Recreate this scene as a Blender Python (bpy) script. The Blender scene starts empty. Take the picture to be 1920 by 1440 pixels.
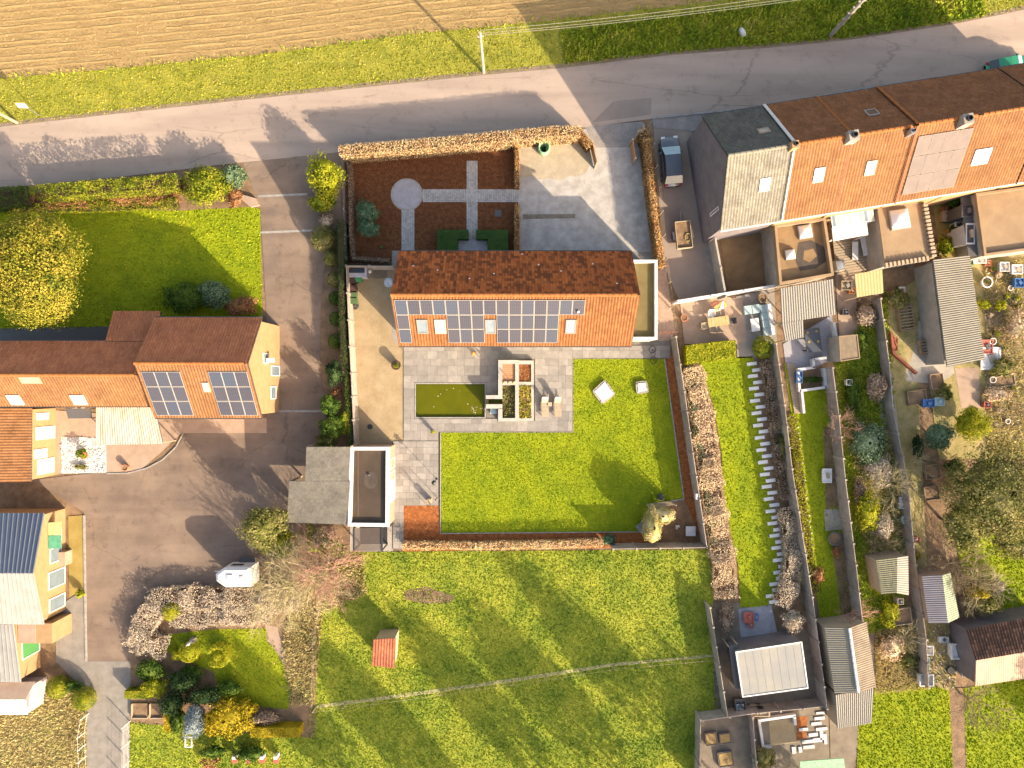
import bpy, math, random
import numpy as np
from mathutils import Vector
random.seed(7); RN = np.random.RandomState(7)
SC = bpy.context.scene; COL = SC.collection
# ---------------------------------------------------------------- camera, sky, sun
HC, F = 61.0, 1281.0                       # flying height in metres, focal length in photograph pixels
cd = bpy.data.cameras.new('camera'); cam = bpy.data.objects.new('camera', cd); COL.objects.link(cam)
cd.sensor_width = 36; cd.lens = 36 * F / 1920; cd.clip_start = .5; cd.clip_end = 3000
cam.location = (0, 0, HC); cam.rotation_euler = (0, 0, 0); SC.camera = cam
SUN_EL = math.radians(23.2); SHX, SHY = -.690, .724          # direction the shadows fall
W = bpy.data.worlds.new('World'); SC.world = W; W.use_nodes = True
nt = W.node_tree; nt.nodes.clear()
sk = nt.nodes.new('ShaderNodeTexSky'); sk.sky_type = 'NISHITA'; sk.sun_disc = False
sk.sun_elevation = SUN_EL; sk.sun_rotation = math.atan2(-SHX, -SHY); sk.air_density = 1.2; sk.dust_density = 3.5; sk.ozone_density = .6
bg = nt.nodes.new('ShaderNodeBackground'); bg.inputs[1].default_value = .14
wo = nt.nodes.new('ShaderNodeOutputWorld'); tn = nt.nodes.new('ShaderNodeMixRGB'); tn.blend_type = 'MULTIPLY'; tn.inputs[0].default_value = 1; tn.inputs[2].default_value = (1.06, .98, .92, 1)   # warm tint multiplied into the sky light
nt.links.new(sk.outputs[0], tn.inputs[1]); nt.links.new(tn.outputs[0], bg.inputs[0]); nt.links.new(bg.outputs[0], wo.inputs[0])
sl = bpy.data.lights.new('sun', 'SUN'); sl.energy = 4.3; sl.angle = math.radians(.53); sl.color = (1, .84, .62)
so = bpy.data.objects.new('sun', sl); COL.objects.link(so); so.location = (20, -20, 40)
sd = Vector((-SHX * math.cos(SUN_EL), -SHY * math.cos(SUN_EL), math.sin(SUN_EL)))
so.rotation_euler = sd.to_track_quat('Z', 'Y').to_euler()
SC.view_settings.view_transform = 'Standard'; SC.view_settings.look = 'None'
SC.view_settings.exposure = 1.58; SC.view_settings.gamma = 1; SC.view_settings.use_curve_mapping = False
SC.render.engine = 'CYCLES'

# ---------------------------------------------------------------- helpers
def P(u, v, z=0.0):                         # survey point: photograph reading + known height -> metres
    k = (HC - z) / F
    return Vector(((u - 960) * k, (720 - v) * k, z))
def G(u, v, h, z=0.0):                      # ground point below something read at height h
    p = P(u, v, h); p.z = z; return p
class N:                                    # tiny node helper
    def __init__(s, name):
        s.m = bpy.data.materials.new(name); s.m.use_nodes = True; s.t = s.m.node_tree
        s.b = s.t.nodes['Principled BSDF']; s.o = s.t.nodes['Material Output']
    def n(s, ty, **k):
        x = s.t.nodes.new('ShaderNode' + ty)
        for a, b in k.items(): setattr(x, a, b)
        return x
    def l(s, a, b): s.t.links.new(a, b)
    def noise(s, vec, scale, detail=4, rough=.6):
        x = s.n('TexNoise'); x.inputs['Scale'].default_value = scale; x.inputs['Detail'].default_value = detail
        x.inputs['Roughness'].default_value = rough; s.l(vec, x.inputs['Vector']); return x.outputs['Fac']
    def ramp(s, fac, stops):
        x = s.n('ValToRGB'); e = x.color_ramp.elements
        while len(e) < len(stops): e.new(.5)
        for i, (p, c) in enumerate(stops): e[i].position = p; e[i].color = (*c, 1)
        s.l(fac, x.inputs[0]); return x.outputs[0]
    def mix(s, f, a, b, mode='MIX'):
        x = s.n('MixRGB', blend_type=mode)
        for i, q in enumerate((f, a, b)):
            if isinstance(q, (int, float)): x.inputs[i].default_value = q if i == 0 else (q, q, q, 1)
            elif isinstance(q, tuple): x.inputs[i].default_value = (*q, 1)
            else: s.l(q, x.inputs[i])
        return x.outputs[0]
    def math(s, op, a, b=0):
        x = s.n('Math', operation=op)
        for i, q in enumerate((a, b)):
            if isinstance(q, (int, float)): x.inputs[i].default_value = q
            else: s.l(q, x.inputs[i])
        return x.outputs[0]
def pos(k, stretch=None, rot=0):
    g = k.n('NewGeometry').outputs['Position']
    if stretch or rot:
        m = k.n('Mapping'); m.inputs['Scale'].default_value = stretch or (1, 1, 1); m.inputs['Rotation'].default_value = (0, 0, rot)
        k.l(g, m.inputs[0]); g = m.outputs[0]
    return g
def mul(c, f): return tuple(min(1, x * f) for x in c)
def M(name, c, c2=None, scale=3, rough=.85, bump=0, bscale=30, stretch=None, rot=0, fine=.25, fscale=40, spec=.1, metal=0, rand=0, lo=.35, hi=.65, crack=0, patch=0):
    k = N(name); v = pos(k, stretch, rot); c2 = c2 or mul(c, .75)
    col = k.ramp(k.noise(v, scale), [(lo, c2), (hi, c)])
    if fine:
        f = k.ramp(k.noise(v, fscale, 3, .7), [(.3, (1 - fine,) * 3), (.7, (1 + fine,) * 3 if fine < 0 else (1, 1, 1))])
        col = k.mix(1, col, f, 'MULTIPLY')
    if patch:                               # worn lanes, oil marks, repairs
        col = k.mix(1, col, k.ramp(k.noise(pos(k, (.06, .55, 1), .1), 1.0, 4, .6), [(.36, (1 - patch,) * 3), (.6, (1, 1, 1))]), 'MULTIPLY')
        col = k.mix(1, col, k.ramp(k.noise(pos(k), .9, 6, .75), [(.32, (1 - patch * 1.3,) * 3), (.46, (1, 1, 1))]), 'MULTIPLY')
    if crack:
        vo = k.n('TexVoronoi', feature='DISTANCE_TO_EDGE'); vo.inputs['Scale'].default_value = crack
        wv = k.n('MixRGB', blend_type='ADD'); wv.inputs[0].default_value = .5; nz = k.n('TexNoise'); nz.inputs['Scale'].default_value = 1.3; k.l(v, nz.inputs['Vector']); k.l(v, wv.inputs[1]); k.l(nz.outputs['Color'], wv.inputs[2]); k.l(wv.outputs[0], vo.inputs['Vector'])
        ms = k.ramp(k.noise(pos(k), .17, 2), [(.47, (0, 0, 0)), (.55, (1, 1, 1))]); ln = k.ramp(vo.outputs['Distance'], [(.002, (.74,) * 3), (.009, (1, 1, 1))]); col = k.mix(ms, col, k.mix(1, col, ln, 'MULTIPLY'))
    if rand:
        oi = k.n('ObjectInfo').outputs['Random']
        col = k.mix(1, col, k.ramp(oi, [(0, (1 - rand,) * 3), (1, (1, 1, 1))]), 'MULTIPLY')
    k.l(col, k.b.inputs['Base Color']); k.b.inputs['Roughness'].default_value = rough
    k.b.inputs['Specular IOR Level'].default_value = spec; k.b.inputs['Metallic'].default_value = metal
    if bump:
        b = k.n('Bump'); b.inputs['Strength'].default_value = 1; b.inputs['Distance'].default_value = bump
        k.l(k.noise(v, bscale, 5, .65), b.inputs['Height']); k.l(b.outputs[0], k.b.inputs['Normal'])
    return k.m
def ML(name, cols, trans=.25, big=.5, iw=.65, mid=0):      # foliage: colour varies leaf by leaf and clump by clump
    k = N(name); isl = k.n('NewGeometry').outputs['Random Per Island']
    nz = k.noise(pos(k), big, 3)
    f = k.math('ADD', k.math('MULTIPLY', isl, iw), k.math('MULTIPLY', k.math('SUBTRACT', nz, .5), 1.4 + (.65 - iw) * 1.6))
    if mid: f = k.math('ADD', f, k.math('MULTIPLY', k.math('SUBTRACT', k.noise(pos(k), mid, 5, .7), .5), 1.5))
    f = k.math('ADD', f, .5 - iw / 2)
    col = k.ramp(f, [(i / (len(cols) - 1), c) for i, c in enumerate(cols)])
    k.l(col, k.b.inputs['Base Color']); k.b.inputs['Roughness'].default_value = .6; k.b.inputs['Specular IOR Level'].default_value = .06
    if trans:
        t = k.n('BsdfTranslucent'); k.l(col, t.inputs[0]); ms = k.n('MixShader'); ms.inputs[0].default_value = trans
        k.l(k.b.outputs[0], ms.inputs[1]); k.l(t.outputs[0], ms.inputs[2]); k.l(ms.outputs[0], k.o.inputs[0])
    return k.m
def MT(name, c, c2, dark=None, dpos=.9, rough=.8, moss=0):         # roof tiles: colour per tile through the tile grid UV
    k = N(name); uv = k.n('UVMap').outputs[0]; fl = k.n('VectorMath', operation='FLOOR'); k.l(uv, fl.inputs[0])
    wn = k.n('TexWhiteNoise', noise_dimensions='2D'); k.l(fl.outputs[0], wn.inputs['Vector'])
    col = k.ramp(wn.outputs['Value'], [(0, c2), (1, c)])
    col = k.mix(1, col, k.ramp(k.noise(pos(k), .8, 6, .7), [(.3, (.66, .68, .72)), (.62, (1, 1, 1))]), 'MULTIPLY')
    col = k.mix(1, col, k.ramp(k.noise(pos(k), 9, 3, .7), [(.35, (.72,) * 3), (.6, (1, 1, 1))]), 'MULTIPLY')
    if dark:
        m = k.n('Mapping'); m.inputs['Scale'].default_value = (3.1, .22, 1); k.l(fl.outputs[0], m.inputs[0])
        w2 = k.noise(m.outputs[0], .9, 2); wn2 = k.n('TexWhiteNoise', noise_dimensions='3D'); k.l(fl.outputs[0], wn2.inputs['Vector'])
        s = k.math('ADD', k.math('MULTIPLY', w2, .85), k.math('MULTIPLY', wn2.outputs['Value'], .42))
        f = k.ramp(s, [(dpos - .1, (0, 0, 0)), (dpos + .06, (1, 1, 1))])
        col = k.mix(f, col, dark)
    if moss:
        f = k.ramp(k.noise(pos(k), 1.6, 5, .7), [(.55, (0, 0, 0)), (.75, (moss,) * 3)]); col = k.mix(f, col, (.05, .05, .02))
    k.l(col, k.b.inputs['Base Color']); k.b.inputs['Roughness'].default_value = rough; k.b.inputs['Specular IOR Level'].default_value = .08
    return k.m
def MC(name, c, rough=.5, metal=0, spec=.4): return M(name, c, mul(c, .9), 2, rough, fine=.08, spec=spec, metal=metal)

ORG = {}
def link(o, parent=None):
    COL.objects.link(o)
    if parent: o.parent = parent
    return o
def tag(o, label=None, cat=None, group=None, kind=None):
    for a, b in (('label', label), ('category', cat), ('group', group), ('kind', kind)):
        if b: o[a] = b
    return o
def thing(name, label, cat, loc, group=None, kind=None):
    o = bpy.data.objects.new(name, None); o.empty_display_size = .3; o.location = loc; link(o); ORG[o.name] = Vector(loc)
    return tag(o, label, cat, group, kind)
def base_of(parent):
    while parent.parent: parent = parent.parent
    return ORG[parent.name]
class MB:
    def __init__(s): s.v = []; s.f = []; s.m = []; s.uv = None
    def add(s, vs, fs, mi=0):
        b = len(s.v); s.v += [tuple(x) for x in vs]; s.f += [tuple(b + i for i in f) for f in fs]; s.m += [mi] * len(fs); return s
    def pbox(s, o, ex, ey, ez, mi=0):       # parallelepiped from a corner and three edges
        o, ex, ey, ez = map(Vector, (o, ex, ey, ez))
        v = [o, o + ex, o + ex + ey, o + ey]; v += [x + ez for x in v]
        if ex.cross(ey).dot(ez) < 0: fs = [(0, 1, 2, 3), (7, 6, 5, 4), (4, 5, 1, 0), (5, 6, 2, 1), (6, 7, 3, 2), (7, 4, 0, 3)]
        else: fs = [(3, 2, 1, 0), (4, 5, 6, 7), (0, 1, 5, 4), (1, 2, 6, 5), (2, 3, 7, 6), (3, 0, 4, 7)]
        return s.add(v, fs, mi)
    def box(s, c, sx, sy, z0, z1, a=0, mi=0):
        ca, sa = math.cos(a), math.sin(a); ex = Vector((ca * sx, sa * sx, 0)); ey = Vector((-sa * sy, ca * sy, 0))
        return s.pbox(Vector((c[0], c[1], z0)) - ex / 2 - ey / 2, ex, ey, (0, 0, z1 - z0), mi)
    def prism(s, pts, z0, z1, mi=0, ztop=None):
        n = len(pts); ar = sum(pts[i][0] * pts[(i + 1) % n][1] - pts[(i + 1) % n][0] * pts[i][1] for i in range(n))
        if ar < 0: pts = pts[::-1]; ztop = ztop[::-1] if ztop else None
        v = [(p[0], p[1], z0) for p in pts] + [(p[0], p[1], ztop[i] if ztop else z1) for i, p in enumerate(pts)]
        return s.add(v, [tuple(range(n - 1, -1, -1)), tuple(range(n, 2 * n))] + [(i, (i + 1) % n, n + (i + 1) % n, n + i) for i in range(n)], mi)
    def tube(s, pts, r, seg=6, mi=0, r2=None):
        pts = [Vector(p) for p in pts]; n = len(pts); vs = []
        for i, p in enumerate(pts):
            d = (pts[min(i + 1, n - 1)] - pts[max(i - 1, 0)]).normalized(); a = d.orthogonal().normalized(); b = d.cross(a)
            rr = r if r2 is None else r + (r2 - r) * i / (n - 1)
            vs += [p + (a * math.cos(6.2832 * j / seg) + b * math.sin(6.2832 * j / seg)) * rr for j in range(seg)]
        fs = [(i * seg + j, i * seg + (j + 1) % seg, (i + 1) * seg + (j + 1) % seg, (i + 1) * seg + j) for i in range(n - 1) for j in range(seg)]
        fs += [tuple(range(seg - 1, -1, -1)), tuple(range((n - 1) * seg, n * seg))]
        return s.add(vs, fs, mi)
    def lathe(s, prof, c, seg=20, mi=0, sx=1, sy=1, a=0):
        n = len(prof); vs = []
        for r, z in prof:
            for j in range(seg):
                x, y = r * sx * math.cos(6.2832 * j / seg), r * sy * math.sin(6.2832 * j / seg)
                vs.append((c[0] + x * math.cos(a) - y * math.sin(a), c[1] + x * math.sin(a) + y * math.cos(a), c[2] + z))
        fs = [(i * seg + j, i * seg + (j + 1) % seg, (i + 1) * seg + (j + 1) % seg, (i + 1) * seg + j) for i in range(n - 1) for j in range(seg)]
        fs += [tuple(range(seg - 1, -1, -1)), tuple(range((n - 1) * seg, n * seg))]
        return s.add(vs, fs, mi)
    def poly(s, pts, mi=0): return s.add(pts, [tuple(range(len(pts)))], mi)
    def build(s, name, mat, parent=None, loc=None, smooth=False, **tg):
        if parent is not None: o0 = base_of(parent)
        elif loc is not None: o0 = Vector(loc)
        else:
            a = np.array(s.v); o0 = Vector((a[:, 0].mean(), a[:, 1].mean(), a[:, 2].min()))
        me = bpy.data.meshes.new(name); me.from_pydata([(x - o0.x, y - o0.y, z - o0.z) for x, y, z in s.v], [], s.f)
        for m in (mat if isinstance(mat, (list, tuple)) else [mat]): me.materials.append(m)
        me.polygons.foreach_set('material_index', s.m)
        if smooth: me.polygons.foreach_set('use_smooth', [True] * len(s.f))
        if s.uv:
            u = me.uv_layers.new(name='UVMap'); li = np.zeros(len(me.loops), int); me.loops.foreach_get('vertex_index', li)
            u.data.foreach_set('uv', np.array(s.uv, dtype=np.float32)[li].ravel())
        me.update(); o = bpy.data.objects.new(name, me); link(o, parent)
        if parent is None: o.location = o0; ORG[o.name] = o0
        return tag(o, tg.get('label'), tg.get('cat'), tg.get('group'), tg.get('kind'))
def npmesh(name, V, Q, mat, parent=None, loc=None, smooth=False, kind=None):
    V = np.asarray(V, dtype=np.float32); Q = np.asarray(Q, dtype=np.int32); k = Q.shape[1]
    o0 = base_of(parent) if parent is not None else Vector(loc if loc is not None else (0, 0, 0))
    V = V - np.array(o0, dtype=np.float32)
    me = bpy.data.meshes.new(name); me.vertices.add(len(V)); me.vertices.foreach_set('co', V.ravel())
    me.loops.add(Q.size); me.loops.foreach_set('vertex_index', Q.ravel())
    me.polygons.add(len(Q)); me.polygons.foreach_set('loop_start', np.arange(0, Q.size, k, dtype=np.int32)); me.polygons.foreach_set('loop_total', np.full(len(Q), k, dtype=np.int32))
    if smooth: me.polygons.foreach_set('use_smooth', np.ones(len(Q), dtype=bool))
    me.materials.append(mat); me.update(calc_edges=True); o = bpy.data.objects.new(name, me); link(o, parent)
    if parent is None: o.location = o0; ORG[o.name] = o0
    if kind: o['kind'] = kind
    return o
def copy_tree(o, loc, rot=None, **tg):
    c = o.copy(); COL.objects.link(c); c.location = loc; ORG[c.name] = Vector(loc)
    if rot is not None: c.rotation_euler.z = rot
    tag(c, tg.get('label'), tg.get('cat'), tg.get('group'))
    for ch in o.children:
        d = ch.copy(); COL.objects.link(d); d.parent = c
        for g in ch.children: e = g.copy(); COL.objects.link(e); e.parent = d
    return c
def sheet(name, px, mat, z=0.0, **k):
    return MB().poly([P(u, v, 0) + Vector((0, 0, z)) for u, v in (px if area(px) < 0 else px[::-1])]).build(name, mat, kind='structure', **k)
def area(px): return sum(px[i][0] * px[(i + 1) % len(px)][1] - px[(i + 1) % len(px)][0] * px[i][1] for i in range(len(px)))
def inside(x, y, poly):
    r = np.zeros(len(x), bool); n = len(poly); j = n - 1
    for i in range(n):
        xi, yi = poly[i]; xj, yj = poly[j]
        if yi != yj:
            c = ((yi > y) != (yj > y)) & (x < (xj - xi) * (y - yi) / (yj - yi) + xi); r ^= c
        j = i
    return r
def scatter(px, n, holes=()):               # n random ground points in a surveyed outline
    w = [P(u, v)[:2] for u, v in px]; a = np.array(w); lo, hi = a.min(0), a.max(0)
    x = RN.uniform(lo[0], hi[0], n * 2); y = RN.uniform(lo[1], hi[1], n * 2); m = inside(x, y, w)
    for h in holes: m &= ~inside(x, y, [P(u, v)[:2] for u, v in h])
    return np.stack([x[m], y[m]], 1)[:n]
def tufts(name, px, dens, size, h, mat, z=0, holes=(), kind='stuff', label=None, cat=None):
    a = abs(area(px)) / 2 / 441; pt = scatter(px, int(a * dens), holes); n = len(pt)
    ang = RN.uniform(0, 6.28, n); ln = RN.uniform(.4, 1.5, n) * h; s = size * RN.uniform(.5, 1.4, n)
    b = np.c_[pt, np.full(n, z)]; d = np.c_[np.cos(ang), np.sin(ang), np.zeros(n)] * s[:, None] * .5
    lean = RN.normal(0, .5, (n, 2)) * ln[:, None]; up = np.c_[lean, ln]
    V = np.stack([b - d, b + d, b + d * .5 + up, b - d * .5 + up], 1).reshape(-1, 3)
    o = npmesh(name, V, np.arange(n * 4).reshape(-1, 4), mat, kind=kind); tag(o, label, cat); return o
def quads(p, nrm, size, jit=.7, asp=1.0):
    n = len(p); nn = nrm + RN.normal(0, jit, (n, 3)); nn /= np.linalg.norm(nn, axis=1)[:, None] + 1e-6
    a = np.cross(nn, RN.normal(0, 1, (n, 3))); a /= np.linalg.norm(a, axis=1)[:, None] + 1e-6; b = np.cross(nn, a)
    s = size * RN.uniform(.55, 1.35, n)[:, None] * .5; a = a * s * asp; b = b * s
    return np.stack([p - a - b * .3, p - b, p + a + b * .3, p + b], 1).reshape(-1, 3)
def ellips(c, r, nu=12, nv=7):
    V = []; Q = []
    for i in range(nv + 1):
        t = math.pi * (.04 + .92 * i / nv)
        for j in range(nu):
            f = 6.2832 * j / nu; V.append((c[0] + r[0] * math.sin(t) * math.cos(f), c[1] + r[1] * math.sin(t) * math.sin(f), c[2] + r[2] * math.cos(t)))
    for i in range(nv):
        for j in range(nu): Q.append((i * nu + j, (i + 1) * nu + j, (i + 1) * nu + (j + 1) % nu, i * nu + (j + 1) % nu))
    return np.array(V), np.array(Q)
def crown(name, c, r, mat, parent, leaf=.14, n=None, k=None, core=.6, smooth_ball=False, sparse=0):
    rr = (r[0] * r[1]) ** .5; n = n or int(min(42000, 17 * rr * (rr + r[2]) / (leaf * leaf) * .8 + 80)); k = k or max(5, int(13 * rr + 7))
    c = np.array(c); r = np.array(r)
    if smooth_ball:
        d = RN.normal(0, 1, (n, 3)); d /= np.linalg.norm(d, axis=1)[:, None]; p = c + d * r * RN.uniform(.93, 1.04, (n, 1)); nr = d
    else:
        cc = RN.normal(0, 1, (k, 3)); cc /= np.linalg.norm(cc, axis=1)[:, None]; cc[:, 2] = np.where(cc[:, 2] < -.3, -cc[:, 2] * .6, cc[:, 2])
        cr = RN.uniform(.2, .42, k); cc = cc * (1.0 - cr[:, None] * .95) * RN.uniform(.8, 1.06, (k, 1))
        i = RN.randint(0, k, n); d = RN.normal(0, 1, (n, 3)); d /= np.linalg.norm(d, axis=1)[:, None]
        p = c + (cc[i] + d * cr[i][:, None] * RN.uniform(.65 - sparse, 1.1, (n, 1))) * r; nr = d + cc[i] * .6
    V = quads(p, nr, leaf, .55, .8); Q = np.arange(len(V)).reshape(-1, 4)
    if core and not sparse:
        V2, Q2 = ellips(c, r * core); Q = np.concatenate([Q, Q2 + len(V)]); V = np.concatenate([V, V2])
    V[:, 2] = np.maximum(V[:, 2], .02)
    return npmesh(name, V, Q, mat, parent)
def bush(label, u, v, rx, ry, h, mat, leaf=.13, name='shrub', cat='shrub', group=None, ball=False, z0=None, **kw):
    rx, ry = rx * 1.12, ry * 1.12; zc = h * .5 if z0 is None else (h + z0) / 2
    c = P(u, v, zc); k = (HC - zc) / F; base = (c.x, c.y, 0)
    t = thing(name, label, cat, base, group)
    crown('crown' if 'tree' in name else 'foliage', c, (rx * k, ry * k, (h - zc) * .98), mat, t, leaf, smooth_ball=ball, **kw)
    MB().tube([(c.x, c.y, 0), (c.x + .05, c.y + .03, zc * .6), (c.x, c.y, zc + .2 * (h - zc))], .05 + h * .018, 7, r2=.03 + h * .006).build('trunk' if 'tree' in name else 'stem', MAT['bark'], t)
    return t
def hedge(label, px, wd, h, mat, leaf=.1, dens=130, group=None, name='hedge', rough=.08, kind=None, cat='hedge', bumpy=0):
    pts = [G(u, v, h) for u, v in px]; t = thing(name, label, cat, pts[0], group)
    VV = []; core = MB()
    for a, b in zip(pts[:-1], pts[1:]):
        d = b - a; L = d.length; d.normalize(); nn = Vector((-d.y, d.x, 0)); d3 = np.array(d); n3 = np.array(nn); a3 = np.array(a)
        core.pbox(a - nn * wd * .42, d * L, nn * wd * .84, (0, 0, h * (.93 if not bumpy else .6)))
        n = int(L * wd * dens * 1.2); s = RN.uniform(-wd * .3, L + wd * .3, n); w = RN.uniform(-wd / 2, wd / 2, n)
        if bumpy: w *= 1 + .28 * np.sin(s * 1.7 + a3[1]) + .18 * np.sin(s * 3.9)
        z = h + RN.normal(0, rough, n) - (np.abs(w) / wd * 2) ** 4 * .1 * h
        if bumpy: z += bumpy * (np.sin(s * 2.1 + a3[0]) * .5 + np.sin(s * .9 + 2 + w) * .6 + np.sin(s * 4.3) * .25)
        z = np.maximum(z, .1)
        VV.append(quads(a3 + s[:, None] * d3 + w[:, None] * n3 + np.c_[np.zeros(n), np.zeros(n), z], np.tile([0, 0, 1.], (n, 1)), leaf, .6, .8))
        for sg in (-1, 1):
            n = int(L * h * dens * .7); s = RN.uniform(-wd * .2, L + wd * .2, n); z = RN.uniform(0.03, h, n); w = sg * (wd / 2 + RN.normal(0, rough * .6, n))
            VV.append(quads(a3 + s[:, None] * d3 + w[:, None] * n3 + np.c_[np.zeros(n), np.zeros(n), z], np.tile(n3 * sg, (n, 1)), leaf, .6, .8))
    V = np.concatenate(VV); npmesh('foliage', V, np.arange(len(V)).reshape(-1, 4), mat, t); core.build('branches', MAT['dtwig'], t)
    return t
def boxhedge(label, px, h, mat, leaf=.05, dens=500, group=None):   # clipped hedge of any outline
    pts = [G(u, v, h) for u, v in px]; t = thing('box_hedge', label, 'hedge', pts[0], group)
    w = [(p.x, p.y) for p in pts]; MB().prism(w, 0, h * .97).build('core', mat, t)
    a = np.array(w); ar = abs(area(w)) / 2; n = int(ar * dens); x = RN.uniform(a[:, 0].min(), a[:, 0].max(), n * 3); y = RN.uniform(a[:, 1].min(), a[:, 1].max(), n * 3)
    m = inside(x, y, w); x, y = x[m][:n], y[m][:n]; V = [quads(np.c_[x, y, np.full(len(x), h) + RN.normal(0, .015, len(x))], np.tile([0, 0, 1.], (len(x), 1)), leaf, .5)]
    for i in range(len(w)):
        p, q = np.array(w[i]), np.array(w[(i + 1) % len(w)]); L = np.linalg.norm(q - p); n = int(L * h * dens * .6); s = RN.uniform(0, 1, n)[:, None]
        nn = np.array([q[1] - p[1], p[0] - q[0]]) / max(L, 1e-3); xy = p + (q - p) * s + nn * RN.normal(0, .02, (n, 1))
        V.append(quads(np.c_[xy, RN.uniform(0.02, h, n)], np.tile([nn[0], nn[1], .3], (n, 1)), leaf, .5))
    V = np.concatenate(V); npmesh('foliage', V, np.arange(len(V)).reshape(-1, 4), mat, t); return t
def bare_tree(label, u, v, spread, h, mat, n0=7, seed=1, depth=4, name='bare_tree', group=None, tr=.14, droop=0, cat='tree'):
    b = P(u, v); rng = random.Random(seed); t = thing(name, label, cat, b, group); tw = MB(); trunk = MB()
    trunk.tube([b, b + Vector((.1, .05, h * .18)), b + Vector((.0, .1, h * .38))], tr, 8, r2=tr * .7).build('trunk', mat, t)
    def grow(p, d, L, r, k):
        m = p + d * L * .5 + Vector((rng.uniform(-1, 1), rng.uniform(-1, 1), rng.uniform(-.5, .5))) * L * .1
        e = p + d * L; tw.tube([p, m, e], r, 3, r2=r * .55)
        if k <= 0: return
        for i in range(rng.choice((3, 3, 4))):
            q = p + (e - p) * rng.uniform(.45, 1); nd = (d + Vector((rng.gauss(0, .55), rng.gauss(0, .55), rng.gauss(.05 - droop, .4)))).normalized()
            grow(q, nd, L * rng.uniform(.55, .85), r * .55, k - 1)
    for i in range(n0):
        a = 6.283 * i / n0 + rng.uniform(-.3, .3); el = rng.uniform(.35, 1.25); d = Vector((math.cos(a) * math.cos(el), math.sin(a) * math.cos(el), math.sin(el)))
        grow(b + Vector((0, .05, h * rng.uniform(.15, .38))), d, spread * rng.uniform(.34, .5), tr * .5, depth)
    tw.v = [(x, y, max(z, .03)) for x, y, z in tw.v]
    tw.build('branches', mat, t); return t
# --- roofs
class Slope:                                # A->B along the top, D->C along the eave
    def __init__(s, A, B, C, D): s.A, s.B, s.C, s.D = map(Vector, (A, B, C, D)); s.n = (s.B - s.A).cross(s.D - s.A).normalized(); s.n = s.n if s.n.z > 0 else -s.n
    def at(s, x, t, off=0):                 # x 0..1 along, t 0..1 down
        a = s.A + (s.B - s.A) * x; d = s.D + (s.C - s.D) * x; return a + (d - a) * t + s.n * off
    @property
    def L(s): return (s.B - s.A).length
    @property
    def D_(s): return (s.D - s.A).length
def tiles(s, mat, parent, pitch=.24, row=.36, amp=.022, step=.028, name='roof_tiles', thick=.1, sub=4):
    nc = max(2, int(round(s.L / pitch))); nr = max(2, int(round(s.D_ / row))); mb = MB(); mb.uv = []
    for r in range(nr):
        for e in (0, 1):
            t = (r + e) / nr
            for i in range(nc * sub + 1):
                x = i / (nc * sub); w = amp * math.sin(2 * math.pi * (i % sub) / sub); mb.v.append(tuple(s.at(x, t, .02 + w + amp + (step if e else .0))))
                mb.uv.append((min(i / sub, nc - .01) + .01, r + (.9 if e else .1)))
        m = nc * sub + 1; b = r * 2 * m
        for i in range(nc * sub): mb.f.append((b + i, b + m + i, b + m + i + 1, b + i + 1)); mb.m.append(0)
        if r:                               # little vertical nose of every course
            for i in range(nc * sub): mb.f.append((b - m + i, b + i, b + i + 1, b - m + i + 1)); mb.m.append(0)
    if (s.B - s.A).cross(s.D - s.A).z > 0: mb.f = [f[::-1] for f in mb.f]
    mb.f = [f[::-1] for f in mb.f]
    o = mb.build(name, mat, parent, kind='stuff'); return o
def slab_under(s, parent, mat, th=.14, name='roof_deck'):
    mb = MB(); p = [s.at(0, 0, 0), s.at(1, 0, 0), s.at(1, 1, 0), s.at(0, 1, 0)]; q = [x - s.n * th for x in p]
    mb.add(p + q, [(0, 1, 2, 3), (7, 6, 5, 4), (0, 4, 5, 1), (1, 5, 6, 2), (2, 6, 7, 3), (3, 7, 4, 0)]); return mb.build(name, mat, parent)
def corr(s, mat, parent, pitch=.18, amp=.03, name='corrugated_sheet', rows=1):
    n = max(4, int(s.L / pitch)) * 6; mb = MB(); mb.uv = []
    for r in range(rows):
        for e in (0, 1):
            for i in range(n + 1):
                mb.v.append(tuple(s.at(i / n, (r + e) / rows, .03 + amp * math.sin(2 * math.pi * i / 6) + (.02 if e else 0)))); mb.uv.append((i / 6, r + e))
        b = r * 2 * (n + 1)
        for i in range(n): mb.f.append((b + i, b + i + 1, b + n + 2 + i, b + n + 1 + i)); mb.m.append(0)
    return mb.build(name, mat, parent, kind='stuff')
def ribs(s, mat, parent, pitch=.45, h=.04, w=.05, name='roof_rib'):      # standing seams: joined
    n = max(2, int(s.L / pitch)); mb = MB()
    for i in range(n + 1):
        x = i / n; a = s.at(x, 0, .004); d = s.at(x, 1, .004); ex = (s.B - s.A).normalized() * w; mb.pbox(a - ex / 2, ex, d - a, s.n * h)
    return mb.build(name, mat, parent, kind='stuff')
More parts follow.
